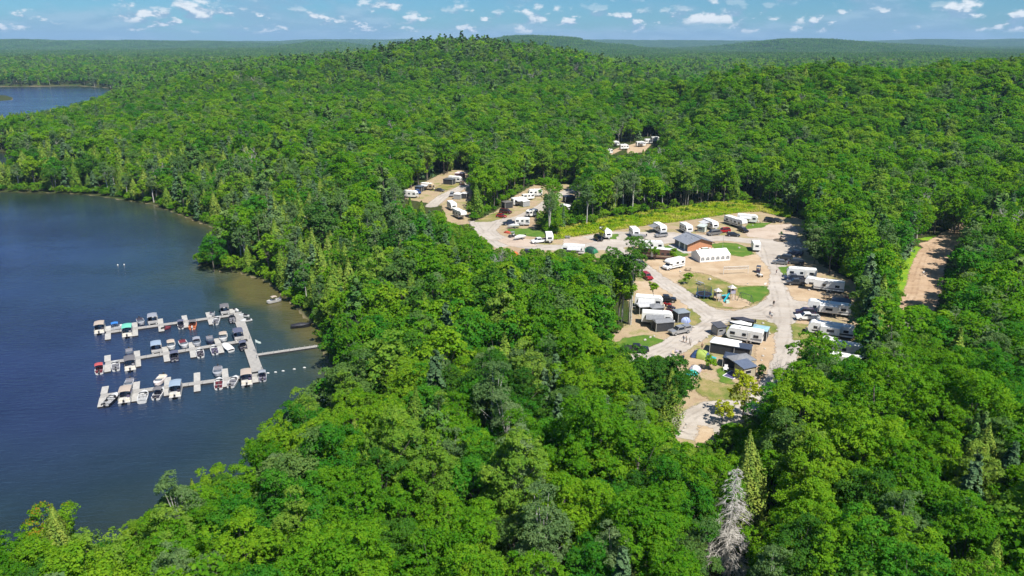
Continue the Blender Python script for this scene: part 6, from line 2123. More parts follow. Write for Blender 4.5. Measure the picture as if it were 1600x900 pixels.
# ---------------------------------------------------------------- weedy bank behind the row of campers
def weeds():
    rng = np.random.default_rng(12)
    P = poly_w([(862, 372), (930, 361), (1010, 349), (1060, 343), (1108, 336), (1160, 328), (1190, 328), (1235, 338), (1240, 328), (1190, 309), (1100, 314), (980, 334), (860, 350)], CAMP_Z + 1)
    lo, hi = P.min(0), P.max(0)
    n = 130000
    X = rng.uniform(lo, hi, (n, 2))
    X = X[inside(X, P)]
    z, s = height(X[:, 0], X[:, 1])
    n = len(X)
    cl = vnoise(X[:, 0] / 2.2, X[:, 1] / 2.2, 4)
    hh = rng.uniform(.05, 1, n) * (.35 + .9 * cl)
    C = np.column_stack([X, z + hh])
    N = np.array([0, -.2, .8]) + rng.normal(size=(n, 3)) * .5
    V, F = leaf_quads(C, N, .34 * rng.uniform(.6, 1.5, n), rng, 1.5)
    tone = np.clip(vnoise(X[:, 0] / 4, X[:, 1] / 4, 14) * .8 + rng.uniform(0, .3, n), 0, 1)
    m = bpy.data.materials.new('tall_weeds')
    m.use_nodes = True
    t = NT(m.node_tree)
    t.n.clear()
    out = t.new('ShaderNodeOutputMaterial')
    at = t.new('ShaderNodeAttribute', attribute_name='tone')
    c = t.ramp(at.outputs['Fac'], [(.1, (.11, .27, .010)), (.4, (.21, .35, .012)), (.65, (.33, .40, .02)), (.9, (.42, .41, .09))])
    d, tr, mx = t.new('ShaderNodeBsdfDiffuse'), t.new('ShaderNodeBsdfTranslucent'), t.new('ShaderNodeMixShader')
    t.put(d.inputs[0], c)
    t.put(tr.inputs[0], c)
    mx.inputs[0].default_value = .35
    t.l.new(d.outputs[0], mx.inputs[1])
    t.l.new(tr.outputs[0], mx.inputs[2])
    t.l.new(mx.outputs[0], out.inputs[0])
    link('tall_weeds', mesh_np('tall_weeds', V, F, [m], None, [('tone', 'FACE', tone)]), kind='stuff', label='yellow-green tall weeds on the bank behind the campers', category='weeds')


weeds()

# ---------------------------------------------------------------- trees that stand out
def ground_px(u, v):
    """where the ground itself lies under pixel (u, v)"""
    z = CAMP_Z
    for _ in range(12):
        x, y = unproj(u, v, z)
        z = .5 * z + .5 * max(0.0, h1(x, y))
    return x, y, max(0.0, h1(x, y))


def special(seed, H, R, n, ls, u, v, label, lm, name='broadleaf_tree', base=.28, nl=30, bark=None, loose=.3, topw=0.0, rs=.42):
    ns = max(6, int(n / nl / 12))
    lp, wp = broadleaf(seed, H, R, base, nl, ns, 12, ls, rs, loose, topw=topw)
    return tree_thing(name, mesh_np('crown', lp[0], lp[1], [lm], None, [('tone', 'FACE', lp[2])]), wood_mesh('trunk', wp, bark or BARK), ground_px(u, v), 1.0, 0.0, label)


special(401, 23, 3.0, 7000, .30, 983, 506, 'tall leafy tree with bare pale trunk standing inside the campground', LM['dark'], base=.36, bark=PALE_BARK)
special(402, 19, 2.6, 6000, .30, 972, 503, 'tall pale-trunked tree pressed against the one inside the campground', LM['green'], base=.34, bark=PALE_BARK)
special(403, 13, 3.8, 5000, .30, 952, 455, 'dark green tree beside the tall pale-trunked pair', LM['dark'])
special(404, 15, 5.4, 9000, .30, 1040, 668, 'broad dark green tree overhanging the turning circle road', LM['dark'], base=.2)
special(405, 15.5, 5.6, 9000, .30, 975, 662, 'broad dark tree next to the one overhanging the turning circle', LM['dark'], base=.2)
special(406, 9.5, 3.0, 2300, .36, 1160, 655, 'yellowing thin-leaved tree in front of the tan shed', LM['yellow'], 'yellowing_tree', base=.2, nl=26, loose=.7)
special(407, 5.0, 1.8, 900, .34, 1128, 664, 'small yellowing tree leaning over the turning circle gravel', LM['yellow'], 'yellowing_tree', base=.2, nl=14, loose=.7)
special(408, 8.0, 1.1, 1300, .36, 940, 378, 'slim yellow-green tree beside the round-nosed white trailer', LM['yellow'], 'yellowing_tree', base=.1, nl=18)
special(409, 14.5, 4.8, 9000, .30, 1265, 618, 'bright green round tree hiding the end of the eastern campers', LM['green'], base=.16)
special(410, 13, 4.2, 7000, .30, 1272, 412, 'leafy tree shading the parked cars at the road corner', LM['birch'], base=.18)
special(411, 15, 4.6, 7000, .30, 1296, 428, 'dark tall tree behind the shaded white trailer', LM['dark'], base=.2)
special(412, 15, 4.4, 7000, .30, 1312, 412, 'bright tree at the back of the shaded corner', LM['green'], base=.2)
special(413, 12.5, 4.4, 9000, .30, 335, 424, 'lone bright green tree on the tip of the lake point', LM['emerald'], base=.08)
special(414, 6.0, 3.0, 3000, .30, 362, 425, 'bright green bush beside the lone tree on the lake point', LM['lime'], base=.05, nl=24)
tt = special(415, 12, 4.3, 11000, .22, 95, 905, 'round tree with orange-tinged top on the lake bank', LM['lime'], 'turning_tree', base=.15)
(lv, lf, lt), _ = broadleaf(415, 12, 4.3, .15, 30, 30, 12, .22, .42, .3)
ctr = lv.reshape(-1, 4, 3).mean(1)
sel = (ctr[:, 2] > 9.2) & (ctr[:, 0] < .8) & (np.random.default_rng(3).uniform(0, 1, len(ctr)) < .25)
tv = (lv.reshape(-1, 4, 3)[sel] * 1.006 + [0, 0, .03]).reshape(-1, 3)
link('turning_leaves', mesh_np('turning_leaves', tv, np.arange(len(tv)).reshape(-1, 4), [leaf_mat('orange_leaves', [(0, (.36, .22, .03)), (1, (.42, .24, .03))])], None, [('tone', 'FACE', lt[sel])]), tt)
special(416, 3.2, 1.3, 420, .34, 1109, 577, 'young bushy green tree on the sand by the low tents', LM['lime'], 'sapling', base=.1, nl=10)
special(417, 3.8, 1.2, 420, .34, 1074, 445, 'staked sapling on the dry grass above the trampoline', LM['lime'], 'sapling', base=.25, nl=10)
special(418, 5.0, 1.2, 520, .36, 1051, 412, 'slim sapling in front of the white motorhome', LM['lime'], 'sapling', base=.3, nl=10)
special(419, 5.0, 1.1, 480, .36, 1020, 466, 'thin sapling by the side road corner near the black pickup', LM['lime'], 'sapling', base=.35, nl=10)
special(420, 4.5, 1.4, 620, .36, 1024, 407, 'young tree before the maroon coach', LM['lime'], 'sapling', base=.2, nl=10)
special(421, 2.6, 1.0, 300, .30, 1188, 588, 'small green shrub behind the tan shed', LM['dark'], 'shrub', base=.05, nl=8)
special(422, 7.5, 3.2, 3600, .30, 1000, 405, 'dark bushy tree on the road island by the maroon coach', LM['dark'], base=.08, nl=26)
special(423, 13, 3.0, 4200, .30, 860, 345, 'bright slender tree between the two gravel loops', LM['lime'], base=.1)
special(424, 15, 4.0, 4500, .30, 905, 330, 'leafy tree over the navy canopy of the middle loop', LM['dark'], base=.3, bark=PALE_BARK)


def dead_thing(u, v, wood, label, name='dead_tree', z=CAMP_Z, mat=None, rz=0.):
    e = link(name, None, label=label, category='tree')
    e.location = ground_px(u, v)
    e.rotation_euler = (0, 0, rz)
    link('trunk', wood_mesh('bare_wood', wood, mat or DEAD), e)


sx_, sy_, sz_ = ground_px(1131, 905)
ds = link('dead_spruce', None, label='tall dead grey spruce standing bare in the lower wood', category='tree')
ds.location = (sx_, sy_, sz_)
PALE_DEAD = surf('bleached_dead_wood', (.56, .53, .49), .85, var=.4, scale=2)
link('trunk', wood_mesh('bare_wood', snag(31, 16.8, 3.8, 250, 13, .34, .8, .82), PALE_DEAD), ds)
dead_thing(1212, 622, bare_broad(32, 8.5, 2.3, 16, 10, .9), 'leafless grey tree beside the gravel road bend')
dead_thing(985, 508, snag(33, 17, 1.0, 8, 1, .1, 1.1), 'bare white pole of a dead trunk by the tall campground trees', mat=PALE_BARK)

WHITE_RV, WHITE = WHITE, surf('white_boat_gelcoat', (.54, .54, .54), .4, 0, .12, 1.2)
OFFWHITE = surf('offwhite_boat_panel', (.44, .43, .42), .5, 0, .14, 1.2)

# ---------------------------------------------------------------- marina
def MZ(X, Y):
    """pixel of the photograph from the enlarged marina view"""
    return 130 + X / 4.2105, 460 + Y / 4.2105


def MW(X, Y, z=.45):
    return Vector(unproj(*MZ(X, Y), z))


DECK = surf('weathered_dock_boards', (.33, .315, .295), .8, 0, .18, 1.2, bump=.3)
DECK2 = surf('paler_dock_boards', (.40, .385, .36), .8, 0, .15, 1.2, bump=.3)
FLOAT = surf('black_float', (.03, .03, .035), .6)
DOCKZ = .45


def deck_run(r, A, B, w, name='deck_section', sec=3.0, mat=DECK):
    """boarded sections end to end with a small gap, each on a float"""
    A, B = Vector(A), Vector(B)
    L = (B - A).length
    n = max(1, round(L / sec))
    yaw = math.atan2(B[1] - A[1], B[0] - A[0])
    inv = r.matrix_world.inverted() if False else None
    for i in range(n):
        c = A + (B - A) * ((i + .5) / n)
        ln = L / n - .05
        o = part(r, name, ('deck', round(ln, 3), w, name), lambda mb: [mb.box(-ln / 2 + k * ln / 12 + .008, -ln / 2 + (k + 1) * ln / 12 - .008, -w / 2, w / 2, -.05, 0) for k in range(12)] and None, mat)
        o.location = (c[0] - r.location[0], c[1] - r.location[1], DOCKZ)
        o.rotation_euler = (0, 0, yaw)
        f = part(o, 'float', ('fl', round(ln, 3), w), lambda mb: mb.box(-ln / 2 + .05, ln / 2 - .05, -w / 2 + .06, w / 2 - .06, -.55, -.055), FLOAT)


def dock(A, B, w, fingers, label, fw=1.35):
    r = thing('floating_dock', label, 'dock', A[0], A[1], 0, 0, 'floating docks of the marina')
    deck_run(r, A, B, w)
    d = (B - A).normalized()
    n = Vector((-d[1], d[0]))
    for (P, Q) in fingers:
        # two boarded arms, one each side of the walkway
        t0, t1 = (P - A).dot(n), (Q - A).dot(n)
        for a, b, e in ((P, Q, 1), (Q, P, -1)):
            ta, tb = (a - A).dot(n), (b - A).dot(n)
            if (tb > 0) != (ta > 0):
                f = ((w / 2 + .06) * (1 if ta > 0 else -1) - ta) / (tb - ta)
                c = a + (b - a) * f
                if (a - c).length > .8:
                    deck_run(r, c, a, fw, 'finger_pier', 10.0, DECK2)
            elif e == 1:
                deck_run(r, a, b, fw, 'finger_pier', 10.0, DECK2)
    return r


r1a, r1b = MW(150, 250), MW(992, 134)
r2a, r2b = MW(145, 452), MW(1082, 300)
r3a, r3b = MW(112, 668), MW(1150, 528)
dock(r1a, r1b, 1.7, [(MW(163, 208), MW(162, 296)), (MW(338, 184), MW(342, 272)), (MW(505, 160), MW(516, 242)), (MW(663, 138), MW(680, 216)), (MW(820, 117), MW(846, 196)), (MW(978, 95), MW(984, 124))], 'floating dock row farthest out from the camera, with the green canopied boat')
dock(r2a, r2b, 1.7, [(MW(160, 400), MW(160, 508)), (MW(352, 371), MW(360, 474)), (MW(537, 344), MW(553, 440)), (MW(710, 314), MW(726, 413)), (MW(877, 289), MW(910, 384))], 'middle floating dock row, with the red canopied boat')
dock(r3a, r3b, 1.7, [(MW(147, 604), MW(116, 738)), (MW(352, 574), MW(340, 702)), (MW(556, 545), MW(553, 664)), (MW(748, 514), MW(750, 637)), (MW(930, 488), MW(942, 606)), (MW(1130, 540), MW(1134, 578))], 'floating dock row closest to the wooded bank, with two tan canopied boats')
sp = thing('floating_dock', 'wide main dock walkway joining the three rows', 'dock', *MW(1008, 118), 0, 0, 'floating docks of the marina')
deck_run(sp, MW(1010, 118), MW(1148, 505), 2.5, 'deck_section', 4.0)
for k, (X, Y) in enumerate(((1030, 130), (1085, 290), (1130, 420), (1165, 500))):
    p = MW(X + 12, Y)
    o = part(sp, 'mooring_post', 'mp', lambda mb: mb.tube([(0, 0, -1.5), (0, 0, 1.3)], .09, 8), STEEL)
    o.location = (p[0] - sp.location[0], p[1] - sp.location[1], 0)
gw = thing('gangway', 'narrow gangway from the shore to the main dock', 'gangway', *MW(1146, 396), 0)
deck_run(gw, MW(1146, 396), MW(1560, 336), 1.25, 'deck_section', 4.0)
A_, B_ = MW(1146, 396), MW(1560, 336)
for s in (-1, 1):
    for k in range(13):
        t_ = k / 12
        n_ = Vector((-(B_ - A_)[1], (B_ - A_)[0])).normalized() * .58 * s
        c_ = A_ + (B_ - A_) * t_ + n_
        o = part(gw, 'rail_post', 'grp', lambda mb: mb.tube([(0, 0, -.2), (0, 0, .35)], .04, 5), STEEL)
        o.location = (c_[0] - gw.location[0], c_[1] - gw.location[1], DOCKZ)
# flag on the main dock
fp_ = MW(1141, 384)
fl = thing('flag', 'pale flag on a thin pole at the gangway landing', 'flag', fp_[0], fp_[1], DOCKZ)
part(fl, 'pole', 'flp', lambda mb: mb.tube([(0, 0, 0), (0, 0, 3.6)], [.05, .03], 6), STEEL)
part(fl, 'cloth', 'flc', lambda mb: mb.sheet([[(.04 + .16 * i, .10 * math.sin(i * 1.1) * (i / 8), 3.5 - .09 * i), (.04 + .16 * i, .12 * math.sin(i * 1.1 + .4) * (i / 8), 2.75 - .05 * i)] for i in range(9)], .015), surf('pale_flag', (.62, .70, .66), .8))
ROWDIR = {1: (r1b - r1a).normalized(), 2: (r2b - r2a).normalized(), 3: (r3b - r3a).normalized()}


def row_yaw(row, toward):
    """bow heading: +1 away from the camera, -1 towards it"""
    d = ROWDIR[row]
    return math.atan2(d[0], -d[1]) if toward > 0 else math.atan2(-d[0], d[1])


def hull_fn(L, W, dep, open_=True, sole=.28):
    """planing hull: outer shell, gunwale and cockpit well"""
    def f(mb):
        T = [0, .25, .5, .7, .84, .94, 1.0]
        Wd = [.90, .98, 1.0, .93, .72, .42, .05]
        Kz = [-.22, -.25, -.25, -.22, -.12, .08, .38]
        secs = []
        for t, w, k in zip(T, Wd, Kz):
            X = -L / 2 + L * t
            g = dep + .22 * t * t
            secs.append([(X, -W / 2 * w, g), (X, -W / 2 * w * .90, .12 + max(0, k)), (X, 0, k), (X, W / 2 * w * .90, .12 + max(0, k)), (X, W / 2 * w, g),
                         (X - (.12 if t > .9 else 0), W / 2 * w * .84, g), (X - (.15 if t > .9 else 0), W / 2 * w * .78, sole if t < .8 else g - .12), (X - (.15 if t > .9 else 0), -W / 2 * w * .78, sole if t < .8 else g - .12), (X - (.12 if t > .9 else 0), -W / 2 * w * .84, g)])
        b = len(mb.v)
        m = 9
        for s in secs:
            mb.v += s
        for i in range(len(secs) - 1):
            for k in range(m):
                k2 = (k + 1) % m
                mb.f.append((b + i * m + k, b + (i + 1) * m + k, b + (i + 1) * m + k2, b + i * m + k2))
        mb.f.append(tuple(b + k for k in range(m)))
        mb.f.append(tuple(b + (len(secs) - 1) * m + k for k in range(m - 1, -1, -1)))
    return f


def outboard(root, key, x, z=.55, m=None):
    mo = part(root, 'outboard_motor', ('ob', key), lambda mb: (mb.box(x - .42, x + .02, -.19, .19, z + .15, z + .68, .05, .04), mb.box(x - .26, x - .08, -.08, .08, z - .75, z + .15)) and None, m or BLACKP)
    part(mo, 'cowl_band', ('obc', key), lambda mb: mb.box(x - .425, x + .025, -.195, .195, z + .24, z + .30), OFFWHITE)


def bimini(root, key, x0, x1, W, z0, h, m):
    def cov(mb):
        g = []
        for i in range(7):
            t = i / 6
            X = x0 + (x1 - x0) * t
            g.append([(X, -W / 2 + W * k / 6, h + .16 * math.sin(math.pi * t) - .16 * (2 * k / 6 - 1) ** 2) for k in range(7)])
        mb.sheet(g, .04)
    bo = part(root, 'bimini_top', ('bim', key), cov, m)
    for s in (-1, 1):
        for q, xx in enumerate((x0 + .1, x1 - .1)):
            part(bo, 'bimini_bow', ('bimp', key, s, q), lambda mb, s=s, xx=xx: mb.tube([((x0 + x1) / 2 + (xx - (x0 + x1) / 2) * .3, s * W / 2 * .97, z0), (xx, s * W / 2 * .97, h - .12)], .03, 5), STEEL)


def runabout(X, Y, yaw, hull, inner, label, L=5.0, W=2.0, cover=None, top=None, seats=3, glass=True, motor=True, mid=.5, mcol=None, front_cover=None):
    u, v = MZ(X, Y)
    x, y = unproj(u, v, mid)
    r = thing('motor_boat', label, 'boat', x, y, .02, yaw, 'boats moored at the docks')
    L, W = L * .94, W * .94
    k = (round(L, 2), round(W, 2))
    part(r, 'hull', ('hull',) + k, hull_fn(L, W, .72), hull)
    part(r, 'deck', ('bdeck',) + k, lambda mb: mb.add([(-L / 2 + L * .62, -W / 2 * .90, .82), (-L / 2 + L * .62, W / 2 * .90, .82), (-L / 2 + L * .84, W / 2 * .66, .93), (-L / 2 + L * .985, 0, .99), (-L / 2 + L * .84, -W / 2 * .66, .93),
         (-L / 2 + L * .62, -W / 2 * .90, .76), (-L / 2 + L * .62, W / 2 * .90, .76), (-L / 2 + L * .84, W / 2 * .66, .87), (-L / 2 + L * .985, 0, .93), (-L / 2 + L * .84, -W / 2 * .66, .87)],
         [(0, 1, 2, 3, 4), (9, 8, 7, 6, 5), (0, 5, 6, 1), (1, 6, 7, 2), (2, 7, 8, 3), (3, 8, 9, 4), (4, 9, 5, 0)]), front_cover or hull)
    part(r, 'sole', ('sole',) + k, lambda mb: mb.box(-L / 2 + .12, -L / 2 + L * .66, -W / 2 * .74, W / 2 * .74, .285, .31), GREYP)
    if cover is None:
        for q in range(seats):
            px_, py_ = ((.12, -.36), (.12, .36), (-1.75, 0))[q]
            sw = .30 if q < 2 else .80
            st = part(r, 'seat', ('bseat', q) + k, lambda mb, c=(px_, py_, sw): mb.box(c[0] - .27, c[0] + .27, c[1] - c[2], c[1] + c[2], .31, .66, .03, .03), inner)
            part(st, 'seat_back', ('bsb', q) + k, lambda mb, c=(px_, py_, sw): mb.box(c[0] - .36, c[0] - .25, c[1] - c[2], c[1] + c[2], .62, 1.0), inner)
        part(r, 'console', ('bcon',) + k, lambda mb: mb.box(.55, .95, -W / 2 * .70, -W / 2 * .15, .31, .95, .06, .04), BLACKP)
        if glass:
            part(r, 'windshield', ('bws',) + k, lambda mb: mb.add([(.72, -W / 2 * .86, .80), (1.05, -W / 2 * .5, .84), (1.05, W / 2 * .5, .84), (.72, W / 2 * .86, .80), (.52, -W / 2 * .84, 1.18), (.80, -W / 2 * .48, 1.24), (.80, W / 2 * .48, 1.24), (.52, W / 2 * .84, 1.18),
                 (.68, -W / 2 * .83, .80), (1.0, -W / 2 * .48, .84), (1.0, W / 2 * .48, .84), (.68, W / 2 * .83, .80), (.48, -W / 2 * .81, 1.17), (.75, -W / 2 * .46, 1.23), (.75, W / 2 * .46, 1.23), (.48, W / 2 * .81, 1.17)],
                 [(0, 1, 5, 4), (1, 2, 6, 5), (2, 3, 7, 6), (12, 13, 9, 8), (13, 14, 10, 9), (14, 15, 11, 10), (4, 5, 13, 12), (5, 6, 14, 13), (6, 7, 15, 14)]), surf('smoked_acrylic', (.10, .12, .15), .1, alpha=.75))
    else:
        def cov(mb):
            g = []
            for t, w, zz in ((.02, .90, .78), (.2, .97, 1.0), (.48, 1.0, 1.25), (.66, .93, 1.15), (.82, .72, 1.02), (.97, .18, .98)):
                X_ = -L / 2 + L * t
                e = .74 + .22 * t * t
                g.append([(X_, -W / 2 * w * 1.01, e - .05), (X_, -W / 2 * w * .6, e + (zz - e) * .75), (X_, 0, zz), (X_, W / 2 * w * .6, e + (zz - e) * .75), (X_, W / 2 * w * 1.01, e - .05)])
            mb.sheet([row[::-1] for row in g], .03)
        part(r, 'boat_cover', ('bcov',) + k, cov, cover)
    if top is not None:
        bimini(r, ('ra',) + k, -L * .22, L * .16, W * .88, .75, 1.85, top)
    if motor:
        outboard(r, ('ra',) + k, -L / 2, .55, mcol)
    return r


def pontoon(X, Y, yaw, canopy, label, L=6.2, W=2.5, fence=None, inner=None, full=True, mid=1.0):
    u, v = MZ(X, Y)
    x, y = unproj(u, v, mid)
    r = thing('pontoon_boat', label, 'boat', x, y, .02, yaw, 'boats moored at the docks')
    L, W = L * .94, W * .94
    k = (round(L, 2), round(W, 2))
    fence = fence or OFFWHITE
    inner = inner or surf('purple_grey_vinyl', (.10, .085, .15), .6)
    for s in (-1, 1):
        part(r, 'pontoon', ('pon', s) + k, lambda mb, s=s: mb.tube([(-L / 2, s * .85, .18), (L / 2 - .7, s * .85, .18), (L / 2 - .15, s * .85, .30), (L / 2, s * .85, .42)], [.30, .30, .20, .05], 10), STEEL)
        fo = part(r, 'side_rail', ('ponr', s) + k, lambda mb, s=s: mb.box(-L / 2 + .65, L / 2 - .25, s * (W / 2 - .05) - .02, s * (W / 2 - .05) + .02, .66, 1.22), fence)
        part(fo, 'rail_cap', ('ponc', s) + k, lambda mb, s=s: mb.tube([(-L / 2 + .65, s * (W / 2 - .05), 1.25), (L / 2 - .25, s * (W / 2 - .05), 1.25)], .03, 5), STEEL)
        be = part(r, 'bench', ('ponb', s) + k, lambda mb, s=s: mb.box(L * .08, L / 2 - .35, *sorted((s * (W / 2 - .10), s * (W / 2 - .62))), .56, .98), inner)
        part(r, 'aft_lounge', ('pona', s) + k, lambda mb, s=s: mb.box(-L / 2 + .7, -L / 2 + 1.5, *sorted((s * (W / 2 - .10), s * .25)), .56, 1.02, .03, .03), surf('cream_vinyl', (.62, .57, .48), .6))
    part(r, 'deck', ('pond',) + k, lambda mb: mb.box(-L / 2 + .12, L / 2 - .1, -W / 2, W / 2, .48, .56), fence)
    part(r, 'front_rail', ('ponf',) + k, lambda mb: mb.box(L / 2 - .25, L / 2 - .21, -W / 2 + .08, W / 2 - .08, .66, 1.22), fence)
    part(r, 'helm', ('ponh',) + k, lambda mb: mb.box(-.35, .2, -W / 2 + .12, -W / 2 + .85, .56, 1.32, .08, .05), BLACKP)
    part(r, 'captain_chair', ('ponch',) + k, lambda mb: (mb.box(-1.05, -.6, -W / 2 + .2, -W / 2 + .75, .56, .98), mb.box(-1.13, -1.02, -W / 2 + .2, -W / 2 + .75, .95, 1.5)) and None, inner)
    bimini(r, ('po', full) + k, -L * .16 if full else -L * .1, L * .42 if full else L * .25, W * .98, 1.2, 2.35, canopy)
    outboard(r, ('po',) + k, -L / 2 + .1, .55)
    return r


def jetski(X, Y, yaw, m, label, L=2.9):
    x, y = unproj(*MZ(X, Y), .4)
    r = thing('jet_ski', label, 'jet ski', x, y, .02, yaw, 'jet skis at the docks')
    part(r, 'hull', ('js', L), hull_fn(L, 1.1, .42, sole=.40), m)
    part(r, 'saddle', ('jss', L), lambda mb: mb.box(-L * .38, L * .10, -.20, .20, .42, .82, .10, .05), BLACKP)
    part(r, 'cowl', ('jsc', L), lambda mb: mb.prism([(-.0, .42), (L * .42, .45), (L * .36, .62), (L * .12, .98), (.02, .9)], -.30, .30, .12, .6), m)
    part(r, 'handlebar', ('jsh', L), lambda mb: mb.tube([(.12, -.38, 1.02), (.22, 0, .98), (.12, .38, 1.02)], .03, 5), BLACKP)


C_TAN, C_GREY, C_DGREY, C_NAVY, C_BLUEG, C_MINT, C_RED = (surf('tan_canvas', (.38, .315, .265), .8, 0, .1), surf('grey_canvas', (.24, .255, .30), .8, 0, .12), surf('charcoal_canvas', (.13, .125, .135), .8, 0, .12),
    surf('navy_canvas', (.085, .095, .15), .8, 0, .12), surf('pale_blue_canvas', (.24, .31, .40), .8, 0, .1), surf('mint_canvas', (.13, .46, .35), .8, 0, .1), surf('red_canvas', (.38, .07, .075), .8, 0, .1))
V_GREY, V_DARK, V_RED, V_CREAM = surf('grey_vinyl', (.22, .22, .25), .6), surf('dark_vinyl', (.06, .055, .08), .6), surf('dark_red_vinyl', (.16, .03, .045), .6), surf('cream_vinyl', (.62, .57, .48), .6)
H_DARK, H_BLACK, H_ORANGE, H_GREY = surf('dark_navy_hull', (.03, .035, .07), .3, coat=.3), surf('black_hull', (.015, .016, .02), .3, coat=.3), surf('orange_hull', (.56, .17, .07), .35), surf('grey_hull', (.36, .37, .40), .4)
up, dn = +1, -1
Y1u, Y1d, Y2u, Y2d, Y3u, Y3d = row_yaw(1, 1), row_yaw(1, -1), row_yaw(2, 1), row_yaw(2, -1), row_yaw(3, 1), row_yaw(3, -1)
pontoon(108, 222, Y1u, C_TAN, 'pontoon boat with tan canopy at the outer end of the farthest dock', inner=V_DARK)
runabout(214, 216, Y1u - 1.5, WHITE, V_GREY, 'small white boat with bright blue cover lying along the farthest dock', 4.6, 1.8, front_cover=WHITE, top=surf('bright_blue_canvas', (.03, .17, .52), .7), seats=2, motor=False)
pontoon(290, 242, Y1u, C_MINT, 'pontoon boat with mint green canopy', inner=V_GREY, L=6.4)
runabout(378, 180, Y1d + .15, H_GREY, V_DARK, 'grey runabout behind the mint canopied pontoon', 5.0)
pontoon(457, 158, Y1d, C_GREY, 'pontoon boat with grey canopy moored behind the farthest dock', inner=V_DARK)
jetski(540, 222, Y1u - 1.2, V_RED, 'small dark red watercraft beside the second finger of the farthest dock')
runabout(643, 200, Y1u, WHITE, V_DARK, 'white boat with dark navy top near the orange boat', 4.6, 1.85, top=C_NAVY)
runabout(722, 202, Y1u - .1, H_ORANGE, surf('orange_vinyl', (.5, .14, .05), .6), 'bright orange boat with a dark top', 5.0, 2.1, top=C_DGREY, mcol=WHITE)
runabout(850, 127, Y1d, H_GREY, V_DARK, 'tiny round grey dinghy behind the farthest dock', 2.8, 1.5, seats=1, glass=False, motor=False)
runabout(877, 172, Y1u - .2, WHITE, V_GREY, 'white open fishing boat along the farthest dock finger', 4.9)
pontoon(930, 95, Y1d, C_DGREY, 'pontoon boat with slate canopy at the top of the main walkway', inner=V_DARK)
jetski(1003, 104, Y1d + .5, WHITE, 'white jet ski at the head of the main walkway')
runabout(980, 163, Y1u, H_BLACK, V_GREY, 'dark boat with grey seats in the corner of the farthest dock', 5.2)
jetski(1056, 138, Y1u + 1.0, WHITE, 'white jet ski on the shore side of the main walkway, upper of two')
jetski(1072, 170, Y1u + 1.6, WHITE, 'white jet ski on the shore side of the main walkway, lower of two', 3.1)
pontoon(1018, 258, Y2d, C_NAVY, 'pontoon boat with dark navy canopy against the main walkway', L=6.6, inner=V_DARK)
runabout(108, 490, Y2u, WHITE, V_RED, 'white boat with red canopy at the outer end of the middle dock', 5.0, 2.0, top=C_RED)
runabout(213, 470, Y2u + .05, WHITE, V_GREY, 'white open fishing boat by the first finger of the middle dock', 4.8, mcol=BLACKP)
runabout(302, 388, Y2d, H_DARK, V_GREY, 'dark navy runabout behind the charcoal canopied pontoon', 4.9)
pontoon(308, 458, Y2u, C_DGREY, 'pontoon boat with charcoal canopy in the middle dock', inner=V_GREY, L=6.2)
pontoon(481, 343, Y2d, C_BLUEG, 'pontoon boat with blue-grey canopy behind the middle dock', inner=V_DARK)
runabout(579, 337, Y2d, WHITE, V_CREAM, 'boat with a beige top and a tall light mast behind the middle dock', 5.2, 2.1, top=C_TAN)
runabout(601, 408, Y2u, H_DARK, V_DARK, 'dark navy bowrider on the near side of the middle dock', 5.6, 2.2, top=C_NAVY)
runabout(660, 328, Y2d + .1, WHITE, V_RED, 'white bowrider with dark red seats', 5.2, 2.1)
runabout(748, 318, Y2d, H_GREY, V_DARK, 'grey boat with a grey top behind the middle dock', 5.0, top=C_GREY)
runabout(768, 384, Y2u, WHITE, V_DARK, 'white boat with dark seats and a black motor in the middle dock', 5.0)
runabout(835, 303, Y2d, H_DARK, V_GREY, 'dark hulled runabout beside the cream covered cruiser', 4.9)
runabout(922, 284, Y2d - .1, WHITE, V_CREAM, 'white cruiser under a cream cover behind the middle dock', 5.4, 2.2, top=C_TAN)
runabout(863, 364, Y2u, WHITE, surf('purple_grey_vinyl', (.10, .085, .15), .6), 'white boat with purple seats on the near side of the middle dock', 5.0)
runabout(950, 348, Y2u + .25, WHITE, V_GREY, 'white boat shut under a white cover', 5.2, 2.0, cover=surf('white_cover', (.74, .73, .71), .7), motor=False)
runabout(1050, 340, Y2u, H_BLACK, V_DARK, 'black boat in the corner below the middle dock', 5.0, 2.0, top=C_NAVY)
runabout(300, 590, Y3d, H_GREY, V_GREY, 'grey-blue runabout behind the tan canopied pontoon', 4.8)
runabout(503, 566, Y3d - .25, surf('pinkish_white_gelcoat', (.72, .64, .62), .4), V_CREAM, 'pinkish white bowrider behind the closest dock', 5.0, 2.1)
runabout(186, 692, Y3u - .32, H_BLACK, WHITE, 'black and white bowrider at the outer end of the closest dock', 5.6, 2.1, front_cover=WHITE)
pontoon(278, 664, Y3u, C_TAN, 'pontoon boat with tan canopy near the outer end of the closest dock', inner=surf('purple_grey_vinyl', (.10, .085, .15), .6), L=6.0)
runabout(395, 672, Y3u, WHITE, WHITE, 'white boat with white seats on the closest dock', 5.2, 2.2, motor=False)
runabout(497, 650, Y3u - .15, WHITE, V_DARK, 'white boat with a charcoal top on the closest dock', 5.2, 2.1, top=C_DGREY)
pontoon(608, 626, Y3u, C_BLUEG, 'pontoon boat with pale blue canopy on the closest dock', L=6.4, inner=V_DARK)
runabout(885, 508, Y3d, H_GREY, V_GREY, 'grey runabout behind the closest dock', 5.2, 2.2)
runabout(893, 585, Y3u, WHITE, V_RED, 'white boat with brownish red seats on the closest dock', 5.2, 2.1)
runabout(988, 573, Y3u - .25, WHITE, V_GREY, 'white open boat with grey trim next to the shoreward tan canopy', 5.0, 2.0)
